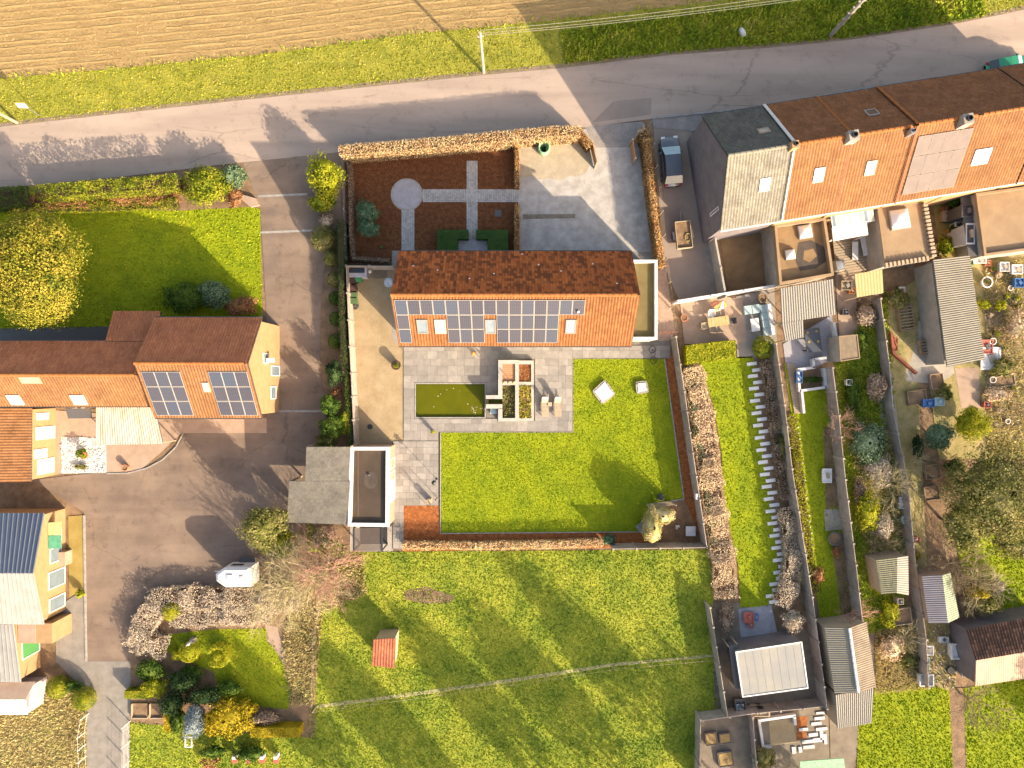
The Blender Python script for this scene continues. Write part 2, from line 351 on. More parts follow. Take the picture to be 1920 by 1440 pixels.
def on_slope(s, x0, x1, t0, t1, h, off, name, mats, parent, border=.04, **k):   # framed flat unit lying on a slope
    a, b, c, d = s.at(x0, t0, off), s.at(x1, t0, off), s.at(x1, t1, off), s.at(x0, t1, off); ex = b - a; ey = d - a; ez = s.n * h
    mb = MB().pbox(a, ex, ey, ez); lx, ly = ex.length, ey.length; ux, uy = ex / lx, ey / ly
    p = a + ux * border + uy * border + ez + s.n * .003; q = [p, p + ux * (lx - 2 * border), p + ux * (lx - 2 * border) + uy * (ly - 2 * border), p + uy * (ly - 2 * border)]
    fl = ex.cross(ey).dot(s.n) < 0; uvq = [(0, 0), (1, 0), (1, 1), (0, 1)]; mb.uv = [(0, 0)] * 8 + uvq
    mb.add(q, [(0, 1, 2, 3) if not fl else (3, 2, 1, 0)], 1); return mb.build(name, mats, parent, **k)
def roof_window(s, x0, x1, t0, t1, parent, frame, pane, name='roof_window'):
    a, b, d = s.at(x0, t0, .02), s.at(x1, t0, .02), s.at(x0, t1, .02); ex, ey = b - a, d - a; ux, uy = ex.normalized(), ey.normalized(); w = .09; ez = s.n * .13
    fr = MB().pbox(a, ex, uy * w, ez).pbox(d - uy * w, ex, uy * w, ez).pbox(a + uy * w, ux * w, ey - uy * 2 * w, ez).pbox(b - ux * w + uy * w, ux * w, ey - uy * 2 * w, ez)
    o = fr.build(name, frame, parent)
    MB().pbox(a + ux * w + uy * w, ex - ux * 2 * w, ey - uy * 2 * w, s.n * .1).build('pane', pane, o); return o
# ---------------------------------------------------------------- materials
MAT = {}
MAT['bark'] = M('bark', (.16, .11, .07), bump=.02, bscale=12)
MAT['dtwig'] = M('hedge_twigs', (.12, .07, .04), (.05, .03, .02), 8)
MAT['soil'] = M('soil', (.28, .185, .11), (.16, .105, .065), 1.2, bump=.05, bscale=9)
MAT['straw'] = M('straw_stubble', (.40, .28, .125), (.31, .21, .09), 1.2, bump=.05, bscale=14, stretch=(.35, 3, 1), rot=.09, fscale=9, fine=.35)
MAT['strawblade'] = ML('straw_blades', [(.24, .16, .07), (.38, .265, .13), (.46, .34, .17)], .1)
MAT['vergebase'] = M('verge_ground', (.31, .29, .045), (.20, .21, .03), .8, bump=.05, bscale=8, fscale=14)
MAT['road'] = M('road_asphalt', (.40, .31, .25), (.345, .27, .22), .25, .9, bump=.004, bscale=90, stretch=(.35, 1.6, 1), rot=.12, fscale=60, fine=.12, crack=.16, patch=.16)
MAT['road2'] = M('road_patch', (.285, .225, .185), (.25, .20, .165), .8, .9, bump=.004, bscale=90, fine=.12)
MAT['shoulder'] = M('road_shoulder', (.25, .19, .14), (.19, .15, .10), 1.2, bump=.02)
MAT['pavement'] = M('pavement_concrete', (.31, .27, .24), (.24, .21, .19), 1.3, bump=.006)
MAT['kerb'] = M('kerb_stone', (.36, .34, .31), (.26, .24, .22), 3, bump=.004)
MAT['drive'] = M('drive_asphalt', (.26, .19, .142), (.19, .142, .112), .35, .9, bump=.006, bscale=70, fine=.2, fscale=14, crack=.2, patch=.2)
MAT['paver'] = M('drive_pavers', (.27, .24, .21), (.21, .19, .165), 1.5, bump=.01, bscale=18, fscale=25)
MAT['mulch'] = M('bark_mulch', (.46, .165, .055), (.25, .085, .028), 3, bump=.05, bscale=16, fscale=13, fine=.5)
MAT['mulchchip'] = ML('bark_chips', [(.16, .06, .025), (.38, .14, .045), (.48, .19, .07), (.58, .29, .13)], 0)
MAT['gravel'] = M('white_gravel', (.52, .48, .44), (.36, .33, .30), 1.1, bump=.02, bscale=32, fscale=30, fine=.3)
MAT['sandgravel'] = M('beige_gravel', (.40, .31, .19), (.32, .24, .14), .8, bump=.025, bscale=22, fscale=24, fine=.3)
MAT['darkdirt'] = M('dark_gravel', (.24, .20, .15), (.17, .14, .11), 1.2, bump=.02, bscale=20)
MAT['lawn'] = M('lawn_ground', (.28, .32, .012), (.18, .235, .010), .5, bump=.03, bscale=7, fscale=6, fine=.35)
MAT['grass'] = ML('grass_blades', [(.13, .20, .007), (.24, .30, .010), (.34, .375, .014), (.44, .41, .045)], .2, .45, .22, 2.2)
MAT['meadow'] = M('meadow_ground', (.33, .34, .04), (.17, .22, .025), .3, bump=.06, bscale=5, fscale=4, fine=.35)
MAT['meadowblade'] = ML('meadow_blades', [(.10, .17, .015), (.22, .30, .024), (.34, .38, .03), (.46, .44, .08)], .2, .3, .25, 1.3)
MAT['vergeblade'] = ML('verge_blades', [(.16, .18, .015), (.28, .28, .022), (.38, .34, .04), (.46, .38, .12)], .25, .5, .3, 2)
MAT['dryblade'] = ML('dry_grass_blades', [(.36, .27, .11), (.50, .41, .18), (.60, .50, .26), (.34, .38, .08)], .2, .5)
MAT['drybase'] = M('dry_grass_ground', (.40, .31, .15), (.22, .20, .07), 1, bump=.05, bscale=8)
MAT['slab'] = M('stone_slab', (.325, .295, .265), (.26, .238, .215), 1.7, .8, bump=.003, bscale=20, rand=.28, fine=.12, fscale=16)
MAT['mortar'] = M('mortar', (.22, .195, .17), None, 3)
MAT['settm'] = ML('path_setts', [(.25, .24, .23), (.33, .32, .31), (.42, .4, .38)], 0, 1)
MAT['disc'] = M('patio_disc', (.36, .35, .38), (.30, .29, .31), 2, bump=.004)
MAT['conc'] = M('concrete', (.40, .36, .31), (.31, .28, .24), 1.2, bump=.006, bscale=20, rand=.12)
MAT['concp'] = M('fence_concrete', (.46, .39, .335), (.34, .285, .245), 1.5, bump=.008, bscale=18, rand=.3)
MAT['rend'] = M('planter_render', (.43, .40, .36), (.37, .345, .31), 1.5, .8, bump=.003, bscale=30)
MAT['white'] = M('white_paint', (.72, .70, .67), (.6, .58, .56), 2, .5, fine=.06)
MAT['parapet'] = M('zinc_coping', (.55, .54, .54), (.47, .46, .46), 1.5, .45, fine=.06)
MAT['brickp'] = M('pink_brick', (.42, .29, .22), (.33, .23, .17), 3, bump=.006, bscale=25)
MAT['bricko'] = M('yellow_brick', (.40, .25, .13), (.33, .21, .11), 2, bump=.006, bscale=25)
MAT['brickr'] = M('red_brick', (.33, .12, .08), (.24, .09, .06), 2, bump=.006, bscale=25)
MAT['greywall'] = M('grey_render_wall', (.19, .165, .17), (.15, .13, .135), 1, bump=.004)
MAT['tileM'] = MT('orange_pantile_mossy', (.50, .15, .045), (.38, .105, .032), (.15, .05, .022), .70)
MAT['tileS'] = MT('orange_pantile_clean', (.275, .118, .048), (.215, .088, .035), moss=.22)
MAT['ridge'] = M('ridge_tile', (.40, .15, .05), (.30, .11, .04), 4, bump=.003, rand=.15)
MAT['tileA'] = MT('terracotta_plain', (.50, .19, .09), (.42, .15, .072), moss=.3)
MAT['tileB'] = MT('row_orange', (.265, .13, .06), (.215, .104, .046), moss=.25)
MAT['tileG'] = MT('grey_slate_tile', (.235, .215, .18), (.18, .165, .13), moss=.2)
MAT['tileD'] = MT('dark_slate_tile', (.155, .145, .12), (.12, .11, .09), moss=.3)
MAT['tileBr'] = MT('brown_tile', (.20, .105, .07), (.14, .07, .045), (.07, .04, .03), .6)
MAT['tileF'] = MT('fibre_slate', (.20, .18, .15), (.16, .145, .12), moss=.5)
MAT['fasc'] = MC('dark_gutter', (.07, .065, .06), .4)
MAT['wgut'] = MC('white_gutter', (.62, .6, .57), .4)
MAT['zinc'] = MC('zinc_strip', (.36, .38, .42), .35, .6)
def pvmat():
    k = N('solar_cells'); uv = k.n('UVMap').outputs[0]; sx = k.n('SeparateXYZ'); k.l(uv, sx.inputs[0])
    def line(o, n, w):
        f = k.math('FRACT', k.math('MULTIPLY', o, n)); a = k.math('ABSOLUTE', k.math('SUBTRACT', f, .5)); return k.math('GREATER_THAN', a, .5 - w)
    g = k.math('MAXIMUM', line(sx.outputs[0], 6, .06), line(sx.outputs[1], 10, .06))
    oi = k.n('ObjectInfo').outputs['Random']; c = k.ramp(oi, [(0, (.032, .032, .05)), (.5, (.045, .043, .06)), (1, (.035, .05, .085))])
    k.l(k.mix(g, c, (.085, .085, .10)), k.b.inputs['Base Color']); k.b.inputs['Roughness'].default_value = .42; k.b.inputs['Specular IOR Level'].default_value = .35; return k.m
MAT['pv'] = pvmat(); MAT['pvf'] = MC('panel_frame', (.30, .28, .25), .5, 0)
MAT['glass'] = M('window_glass', (.16, .2, .23), (.12, .155, .18), 1, .12, fine=0, spec=.35)
MAT['shut'] = MC('beige_shutter', (.40, .34, .28), .6)
MAT['blind'] = MC('white_blind', (.75, .74, .72), .5)
MAT['flatk'] = M('khaki_flat_roof', (.17, .135, .06), (.135, .105, .045), .9, .8, bump=.01, bscale=6, fine=.15)
MAT['flatd'] = M('brown_bitumen', (.085, .062, .045), (.06, .045, .034), .5, .75, bump=.01, bscale=4, fine=.2)
MAT['flatt'] = M('tan_bitumen', (.27, .18, .095), (.2, .13, .07), .8, .85, bump=.008, bscale=6, fine=.2)
MAT['flatt2'] = M('beige_bitumen', (.31, .22, .135), (.26, .18, .11), .8, .85, bump=.008, bscale=6, fine=.15)
MAT['stain'] = M('dried_puddle', (.095, .075, .06), (.07, .055, .045), 2, .6)
MAT['water'] = M('green_pond_water', (.085, .088, .002), (.066, .072, .002), .5, .25, bump=.002, bscale=3, fine=0, spec=.15)
MAT['liner'] = MC('pool_liner', (.10, .11, .03), .6)
MAT['wood'] = M('cedar_wood', (.48, .27, .15), (.38, .20, .11), 5, .7, stretch=(1, 8, 1), fine=.15, rand=.15)
MAT['pale'] = M('weathered_wood', (.44, .35, .25), (.34, .27, .19), 5, .8, stretch=(8, 1, 1), fine=.15, rand=.12)
MAT['gwood'] = M('mossy_planks', (.32, .28, .18), (.2, .2, .12), 2, .8, stretch=(6, .6, 1), rand=.25)
MAT['black'] = MC('black_metal', (.03, .03, .032), .45)
MAT['dgrey'] = MC('dark_grey', (.085, .08, .08), .6)
MAT['navy'] = M('blue_slope_metal', (.095, .115, .16), (.08, .10, .14), 1, .4, fine=.06, spec=.5)
MAT['gmetal'] = M('grey_metal_sheet', (.30, .295, .28), (.25, .245, .235), 1, .5, fine=.06)
MAT['wmetal'] = M('white_corrugated', (.28, .26, .22), (.26, .235, .2), 1.2, .6, stretch=(1, .3, 1), fine=.1)
MAT['rust'] = M('rust_streaked_sheet', (.40, .35, .29), (.30, .22, .15), 1.3, .7, stretch=(2.2, .25, 1), fine=.1, lo=.3, hi=.55)
MAT['fibre'] = M('old_fibre_cement', (.24, .22, .18), (.21, .19, .15), 1.1, .85, bump=.004, fine=.25)
MAT['fibre2'] = M('brown_fibre_cement', (.28, .225, .165), (.20, .16, .12), 1.1, .85, bump=.004, fine=.25)
MAT['green'] = MC('green_plastic', (.06, .22, .07), .5); MAT['dgreen'] = MC('dark_green_plastic', (.07, .115, .05), .5)
MAT['brownp'] = MC('brown_plastic', (.07, .035, .025), .5); MAT['mint'] = M('pale_green_bag', (.36, .56, .36), (.2, .4, .2), 4, .6, bump=.02, bscale=8)
MAT['terra'] = MC('terracotta_pot', (.42, .16, .08), .8); MAT['orange'] = MC('orange_rust', (.55, .2, .04), .6)
MAT['blue'] = MC('blue_plastic', (.05, .13, .30), .5); MAT['red'] = MC('red_plastic', (.38, .10, .07), .6)
MAT['cush'] = M('pale_blue_cushion', (.42, .52, .53), (.36, .46, .47), 3, .9)
MAT['carp'] = MC('grey_car_paint', (.13, .14, .155), .3, .5, .6); MAT['carg'] = M('sky_tinted_glass', (.25, .36, .42), (.2, .3, .36), 1, .06, fine=0, spec=.8)  # windscreen glass has the pale blue sky reflection in its base colour
MAT['carw'] = MC('dark_car_glass', (.035, .04, .045), .08, 0, .8); MAT['tyre'] = MC('tyre_rubber', (.03, .03, .03), .8); MAT['chrome'] = MC('alloy', (.5, .5, .52), .3, .8)
MAT['lamp'] = MC('lamp_lens', (.7, .7, .68), .1); MAT['tail'] = MC('tail_lens', (.4, .03, .02), .2); MAT['carv'] = MC('green_car_paint', (.03, .24, .12), .3, .3, .6)
MAT['pinkt'] = M('pink_terrace', (.38, .28, .21), (.32, .23, .17), 1.2, bump=.004, fine=.15)
MAT['pebble'] = M('white_pebbles', (.62, .6, .57), (.3, .3, .3), 7, bump=.03, bscale=10, lo=.3, hi=.5)
MAT['clad'] = M('olive_ground', (.33, .25, .085), (.27, .2, .06), 1, bump=.01)
L_ = {}
L_['yg'] = ML('leaves_yellow_green', [(.06, .10, .01), (.15, .19, .015), (.26, .27, .02), (.34, .31, .03)], .3, .8, .4, 1.6)
L_['lime'] = ML('leaves_lime', [(.14, .18, .01), (.30, .31, .02), (.45, .40, .03)], .3, 1.2)
L_['mid'] = ML('leaves_mid_green', [(.035, .07, .012), (.07, .12, .018), (.13, .18, .03)], .3, .8, .4, 1.6)
L_['dark'] = ML('leaves_dark_green', [(.012, .028, .01), (.03, .055, .018), (.06, .09, .03)], .15, 1)
L_['rhodo'] = ML('leaves_rhododendron', [(.02, .05, .025), (.055, .11, .055), (.10, .17, .09), (.35, .32, .2)], .1, 1.2)
L_['box'] = ML('leaves_box', [(.025, .06, .015), (.05, .10, .025), (.08, .13, .03)], .15, 2)
L_['olive'] = ML('leaves_olive', [(.06, .075, .02), (.14, .145, .035), (.23, .21, .07), (.32, .28, .12)], .3, .8, .4, 1.6)
L_['autumn'] = ML('leaves_autumn', [(.06, .09, .015), (.19, .20, .025), (.33, .29, .035), (.46, .36, .07)], .3, .8, .4, 1.6)
L_['gold'] = ML('leaves_gold', [(.13, .12, .012), (.34, .26, .015), (.5, .37, .03)], .25, 1.2)
L_['beech'] = ML('leaves_dead_beech', [(.20, .10, .035), (.42, .22, .08), (.58, .34, .13), (.62, .44, .2)], .15, 1.1, .38, 3.5)
L_['palebeech'] = ML('leaves_pale_beech', [(.34, .20, .09), (.54, .35, .17), (.68, .5, .28), (.42, .34, .14)], .15, 1.1, .38, 3.5)
L_['hydr'] = ML('dead_flower_heads', [(.18, .135, .09), (.42, .34, .25), (.54, .45, .35), (.32, .26, .13)], .15, 1.1, .38, 3.5)
L_['pampas'] = ML('golden_conifer', [(.16, .15, .04), (.34, .29, .10), (.5, .42, .2), (.66, .56, .34)], .25, 1)
L_['blue'] = ML('blue_spruce', [(.06, .09, .10), (.16, .2, .22), (.34, .38, .38)], .1, 1)
L_['bluegreen'] = ML('bluegreen_leaves', [(.04, .08, .045), (.12, .18, .09), (.26, .32, .2)], .2, 1)
L_['drygr'] = ML('dead_border_plants', [(.22, .14, .08), (.52, .38, .24), (.68, .52, .35), (.36, .32, .12)], .15, 1.1, .38, 3.5)
L_['brown'] = ML('brown_bare_shrub', [(.12, .08, .055), (.30, .22, .155), (.46, .36, .26)], .1, .8)
L_['dahlia'] = ML('rusty_leaves', [(.1, .05, .03), (.3, .14, .06), (.45, .26, .12)], .1, .8)
MAT['tw_pink'] = M('pinkish_twigs', (.46, .27, .20), (.36, .2, .15), 3, fine=0); MAT['tw_pale'] = M('pale_twigs', (.42, .34, .22), (.34, .30, .14), 1, fine=0)
MAT['tw_brown'] = M('brown_twigs', (.30, .22, .14), (.22, .16, .1), 2, fine=0)

# ---------------------------------------------------------------- ground, roads, lawns
POOL = (779, 719, 910, 783)
def ring_ground():
    a, b = P(POOL[0], POOL[1]), P(POOL[2], POOL[3]); B = 400
    v = [(-B, B, -.03), (B, B, -.03), (B, -B, -.03), (-B, -B, -.03), (a.x, a.y, -.03), (b.x, a.y, -.03), (b.x, b.y, -.03), (a.x, b.y, -.03)]
    MB().add(v, [(0, 4, 5, 1), (1, 5, 6, 2), (2, 6, 7, 3), (3, 7, 4, 0)]).build('ground', MAT['soil'], loc=(0, 0, -.03), kind='structure')
ring_ground()
BT = [(-90, 157), (0, 148), (200, 130), (480, 103), (760, 65), (1000, 42), (1260, 12), (1420, -8), (1560, -30), (2100, -110)]    # field edge
RT = [(-90, 244), (0, 236), (240, 209), (480, 183), (700, 160), (905, 139), (1050, 126), (1260, 101), (1440, 88), (1600, 72), (1780, 45), (1870, 27), (2050, -12)]
RB = [(2050, 100), (1870, 134), (1620, 168), (1430, 203), (1230, 222), (1100, 238), (640, 285), (480, 302), (420, 308), (240, 330), (60, 348), (-90, 358)]
FIELD = [(-90, -130), (2100, -260)] + BT[::-1]; VERGE = BT + RT[::-1]; ROAD = [(u, v + 2) for u, v in RT] + RB
sheet('field', FIELD, MAT['straw'], 0); sheet('verge', VERGE, MAT['vergebase'], .004)
sheet('road_shoulder', [(u, v - 6) for u, v in RT] + [(u, v + 8) for u, v in RT[::-1]], MAT['shoulder'], .010)
sheet('road', ROAD, MAT['road'], .016)
sheet('road_patch', [(1150, 190), (1222, 183), (1220, 215), (1110, 230)], MAT['road2'], .021)
0 and sheet('road_patch', [(350, 282), (420, 276), (560, 262), (640, 262), (640, 278), (480, 296), (350, 310)], MAT['road2'], .021)
sheet('pavement', [(1222, 222), (1430, 201), (1620, 166), (1870, 132), (2050, 98), (2050, 122), (1880, 150), (1640, 182), (1440, 216), (1300, 246), (1225, 240)], MAT['pavement'], .03)
def kerb(px, name='kerb', w=.16, h=.12, mat=None, z=0, n=True):
    mb = MB()
    for a, b in zip(px[:-1], px[1:]):
        a, b = P(*a), P(*b); d = b - a; nn = Vector((-d.y, d.x, 0)).normalized() * w; mb.pbox(a + Vector((0, 0, z)) - nn / 2, d, nn, (0, 0, h))
    return mb.build(name, mat or MAT['kerb'], kind='structure')
kerb([(1222, 222), (1430, 201), (1620, 166), (1870, 132), (2050, 98)])
# stubble rows: low ridges and straw
mb = MB(); rows = 0
for i in range(17):
    off = -i * 13.2 - 16 + random.uniform(-2.5, 2.5)
    for (u0, v0), (u1, v1) in zip(BT[:-1], BT[1:]):
        ns = max(1, int((u1 - u0) / 26))
        for s in range(ns):
            if random.random() < .04: continue
            fa, fb = s / ns, (s + 1) / ns
            a = P(u0 + (u1 - u0) * fa, v0 + (v1 - v0) * fa + off + random.uniform(-1, 1)); b = P(u0 + (u1 - u0) * fb, v0 + (v1 - v0) * fb + off + random.uniform(-1, 1))
            w = random.uniform(.1, .17); hh = random.uniform(.015, .055)
            n_ = Vector((0, w, 0)); mb.add([a - n_, b - n_, b + n_, a + n_, a + Vector((0, 0, hh)), b + Vector((0, 0, hh))], [(0, 1, 5, 4), (2, 3, 4, 5)])
mb.build('stubble_rows', MAT['straw'], kind='stuff')
tufts('straw_stubble', FIELD, 60, .12, .03, MAT['strawblade'])
tufts('ditch_shade_tufts', [(u, v - 6) for u, v in BT] + [(u, v + 7) for u, v in BT[::-1]], 160, .1, .2, MAT['meadowblade'])  # shadow line of the field-edge ditch, put in as a strip of green tufts
tufts('verge_grass', VERGE, 130, .10, .07, MAT['vergeblade'])
tufts('verge_tall_grass', [(1050, 60), (1400, 10), (1830, -20), (1850, 30), (1600, 70), (1260, 98), (1060, 120)], 130, .13, .25, MAT['meadowblade'])

# left neighbours: drive, paths, lawn
DRIVE = [(455, 305), (640, 284), (640, 400), (612, 480), (602, 560), (600, 700), (620, 800), (600, 860), (560, 1000), (480, 1062), (400, 1120), (270, 1120), (248, 1180), (244, 1240), (160, 1240), (157, 960), (60, 900), (200, 884), (270, 880), (330, 840), (350, 812), (500, 812), (500, 600), (488, 390)]
sheet('driveway', DRIVE, MAT['drive'], .004)
for q in ([(484, 366), (576, 362), (576, 366), (484, 370)], [(488, 434), (590, 430), (590, 434), (488, 438)], [(502, 769), (602, 769), (602, 773), (502, 773)]): sheet('drain_channel', q, MAT['kerb'], .012)
sheet('patio', [(60, 766), (310, 784), (500, 784), (500, 812), (340, 812), (300, 850), (262, 882), (200, 886), (115, 888), (60, 900)], MAT['pinkt'], .010)
kerb([(200, 888), (240, 887), (275, 878), (305, 862), (330, 838), (344, 812)], 'patio_edging', .1, .05)
sheet('paver_path', [(105, 1140), (158, 1105), (160, 1240), (245, 1240), (243, 1500), (163, 1500), (162, 1300), (105, 1240)], MAT['paver'], .012)
sheet('yellow_gravel_strip', [(128, 968), (155, 966), (158, 1105), (130, 1120)], MAT['clad'], .014)
kerb([(158, 966), (162, 1240)], 'edging_stones', .18, .07)
LAWNL = [(-60, 395), (60, 392), (330, 395), (470, 388), (488, 392), (492, 600), (-60, 625)]
sheet('side_lawn', LAWNL, MAT['lawn'], .006); tufts('side_lawn_grass', LAWNL, 70, .13, .06, MAT['grass'])
sheet('dark_terrace', [(-60, 617), (206, 612), (206, 640), (-60, 645)], MAT['dgrey'], .02)
sheet('border_bed', [(-60, 352), (450, 305), (486, 380), (470, 392), (330, 398), (-60, 400)], MAT['soil'], .002)
# meadow behind, garden lawns at the left foot of the frame
MEADOW = [(575, 980), (660, 1035), (1330, 1030), (1358, 1340), (1312, 1350), (1312, 1560), (240, 1560), (240, 1352), (575, 1380), (590, 1200)]
sheet('meadow', MEADOW, MAT['meadow'], 0)
tufts('meadow_grass', MEADOW, 80, .13, .055, MAT['meadowblade'])
sheet('bare_soil', [(757, 1108), (800, 1100), (852, 1118), (845, 1130), (800, 1132), (760, 1124)], MAT['soil'], .008)
LG = [(310, 1190), (400, 1180), (500, 1178), (530, 1235), (545, 1290), (540, 1330), (420, 1318), (400, 1260), (340, 1235), (300, 1215)]
sheet('garden_ground', [(245, 1105), (660, 1020), (596, 1120), (590, 1385), (243, 1355)], MAT['soil'], .003)
sheet('garden_lawn', LG, MAT['lawn'], .009); tufts('garden_lawn_grass', LG, 80, .13, .05, MAT['vergeblade'])
sheet('bark_path', [(498, 1172), (520, 1175), (528, 1210), (562, 1262), (545, 1275), (540, 1262), (520, 1225), (500, 1200)], MAT['pinkt'], .012)
DRYP = [(545, 1120), (600, 1060), (680, 1040), (690, 1110), (606, 1150), (590, 1320), (545, 1320), (530, 1220)]
tufts('rough_grass', DRYP, 260, .07, .22, MAT['dryblade'])
DG = [(-60, 1290), (60, 1320), (130, 1270), (163, 1300), (163, 1560), (-60, 1560)]
sheet('rough_ground', DG, MAT['drybase'], .004); tufts('rough_ground_grass', DG, 240, .07, .16, MAT['dryblade'])
STRIP = [(590, 1322), (760, 1300), (960, 1272), (1150, 1243), (1345, 1226), (1345, 1231), (1150, 1249), (960, 1279), (760, 1307), (590, 1329)]
MAT['palepath'] = M('dry_path', (.42, .38, .2), (.32, .31, .12), 2)
sheet('trodden_line', STRIP, MAT['palepath'], .012)
tufts('dry_grass_line', STRIP, 260, .07, .1, MAT['dryblade'])

# the surveyed plot
FG = [(646, 286), (970, 258), (972, 474), (648, 494)]
MAT['dmulch'] = M('dark_bark_mulch', (.21, .085, .035), (.11, .045, .02), 3, bump=.05, bscale=16, fscale=13, fine=.5); DCH = ML('dark_bark_chips', [(.06, .028, .015), (.14, .055, .025), (.24, .10, .045), (.40, .2, .1)], 0)
sheet('front_bed', FG, MAT['dmulch'], .004)
def chips(name, px, dens, size, mat, holes=()):
    a = abs(area(px)) / 2 / 441; pt = scatter(px, int(a * dens), holes); n = len(pt); p = np.c_[pt, RN.uniform(.02, .05, n)]
    V = quads(p, np.tile([0, 0, 1.], (n, 1)), size, .45, .5); npmesh(name, V, np.arange(len(V)).reshape(-1, 4), mat, kind='stuff')
SETTS = [[(793, 355), (973, 357), (973, 379), (793, 377)], [(875, 302), (897, 302), (896, 447), (875, 447)], [(753, 392), (775, 392), (776, 474), (753, 474)]]
PATIO1 = [(858, 447), (914, 447), (914, 474), (858, 474)]
chips('bark_mulch_chips', FG, 130, .06, DCH, SETTS + [PATIO1])
YARD = [(650, 498), (748, 498), (748, 636), (757, 650), (757, 836), (667, 836)]
sheet('side_yard', YARD, MAT['sandgravel'], .004)
chips('yard_pebbles', YARD, 120, .05, ML('yard_pebble', [(.26, .19, .11), (.40, .31, .18), (.48, .38, .25)], 0))
sheet('house_skirting', [(735, 470), (748, 470), (750, 650), (735, 636)], MAT['slab'], .012)
FORE = [(972, 258), (1115, 240), (1208, 232), (1232, 476), (972, 476)]
sheet('forecourt', FORE, MAT['gravel'], .004)
chips('forecourt_gravel', FORE, 110, .05, ML('forecourt_pebble', [(.3, .28, .26), (.4, .38, .35), (.52, .49, .45)], 0))
MAT['sand2'] = M('sandy_gravel', (.47, .39, .28), (.37, .31, .22), 1.5, bump=.02, bscale=30, fscale=20, fine=.3)
sheet('forecourt_sand', [(976, 264), (1118, 250), (1117, 288), (1108, 305), (1100, 322), (1084, 331), (1068, 330), (1050, 338), (1030, 334), (1012, 337), (995, 331), (976, 333)], MAT['sand2'], .009)
sheet('forecourt_trench', [(980, 402), (1078, 401), (1079, 409), (981, 411)], MAT['darkdirt'], .009)
sheet('entry_slab', [(1095, 236), (1206, 228), (1208, 262), (1200, 276), (1117, 277)], MAT['pavement'], .012)
sheet('rear_skirting', [(1182, 472), (1230, 472), (1230, 492), (1182, 492)], MAT['slab'], .012)
sheet('side_path', [(1233, 502), (1248, 502), (1266, 622), (1256, 640), (1233, 640)], MAT['brickp'], .008)
GL = [(1075, 673), (1245, 673), (1281, 934), (1216, 946), (1213, 962), (1212, 996), (828, 999), (826, 811), (1075, 811)]
sheet('main_lawn', GL, MAT['lawn'], .010); HOL = [[(1113, 734), (1134, 714), (1152, 739), (1130, 756)], [(1195, 718), (1211, 716), (1215, 734), (1195, 737)]]
tufts('main_lawn_grass', GL, 150, .085, .035, MAT['grass'], .01, HOL)
BED1 = [(757, 948), (822, 948), (826, 1000), (1212, 998), (1216, 946), (1282, 934), (1246, 672), (1262, 660), (1322, 1024), (757, 1034)]
sheet('rear_bed', BED1, MAT['mulch'], .003); chips('rear_bed_chips', BED1, 150, .08, MAT['mulchchip'])
kerb([(826, 812), (826, 1000), (1210, 997)], 'lawn_edging', .08, .07); kerb([(1246, 673), (1282, 935), (1216, 947), (1215, 964)], 'lawn_edging', .1, .07)
sheet('terrace_bed', [(757, 648), (1075, 648), (1257, 638), (1258, 672), (1075, 673), (1075, 811), (912, 811), (912, 717), (777, 717), (777, 785), (912, 785), (912, 811), (822, 811), (822, 948), (757, 948), (757, 1030), (735, 1030), (735, 827), (757, 827)], MAT['mortar'], .012)
sheet('shed_yard', [(656, 985), (737, 985), (737, 1034), (656, 1034)], MAT['conc'], .008)
sheet('corner_bed', [(1218, 949), (1283, 936), (1320, 1022), (1212, 1020), (1213, 966)], MAT['soil'], .007)
# right neighbours
sheet('dark_border', [(1544, 800), (1572, 800), (1582, 950), (1548, 955)], MAT['soil'], .008)
sheet('dark_border', [(1556, 1000), (1588, 1000), (1612, 1165), (1580, 1168)], MAT['soil'], .008)
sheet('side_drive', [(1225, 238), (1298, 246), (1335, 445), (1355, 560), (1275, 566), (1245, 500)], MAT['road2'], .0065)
sheet('gable_path', [(1285, 262), (1300, 255), (1352, 540), (1334, 548)], MAT['pavement'], .012)
sheet('courtyard', [(1350, 440), (1450, 425), (1462, 535), (1365, 552)], MAT['flatt'], .01)
sheet('neighbour_patio', [(1275, 566), (1352, 556), (1392, 560), (1400, 640), (1380, 645), (1283, 645)], MAT['pinkt'], .012)
sheet('shaded_patio', [(1380, 556), (1452, 540), (1458, 668), (1382, 672)], MAT['pavement'], .010)
NL = [(1312, 682), (1330, 672), (1412, 668), (1420, 750), (1430, 840), (1444, 940), (1456, 1030), (1458, 1090), (1438, 1140), (1388, 1138), (1384, 1060), (1368, 990), (1356, 920), (1353, 850), (1338, 760)]
sheet('long_lawn', NL, MAT['lawn'], .010); tufts('long_lawn_grass', NL, 80, .12, .04, MAT['grass'], .01)
RB1 = [(1412, 668), (1458, 668), (1478, 820), (1500, 960), (1530, 1180), (1440, 1180), (1458, 1090), (1456, 1030), (1444, 940), (1430, 840)]
sheet('dark_bed', RB1, MAT['soil'], .006)
L2 = [(1500, 738), (1542, 735), (1560, 820), (1565, 960), (1580, 1160), (1530, 1160), (1515, 1000), (1500, 860)]
sheet('narrow_lawn', [(1470, 680), (1560, 735), (1575, 900), (1612, 1170), (1540, 1180), (1500, 900)], MAT['lawn'], .005)
tufts('narrow_lawn_grass', [(1480, 700), (1560, 735), (1575, 900), (1612, 1170), (1540, 1180), (1500, 900)], 60, .12, .05, MAT['grass'])
L3 = [(1565, 680), (1640, 560), (1665, 560), (1700, 1170), (1625, 1190), (1590, 950)]
sheet('overgrown_garden', L3, MAT['meadow'], .004); tufts('overgrown_grass', L3, 110, .12, .16, MAT['meadowblade'])
sheet('concrete_path', [(1640, 700), (1672, 690), (1712, 1060), (1690, 1064), (1660, 880)], MAT['conc'], .012)
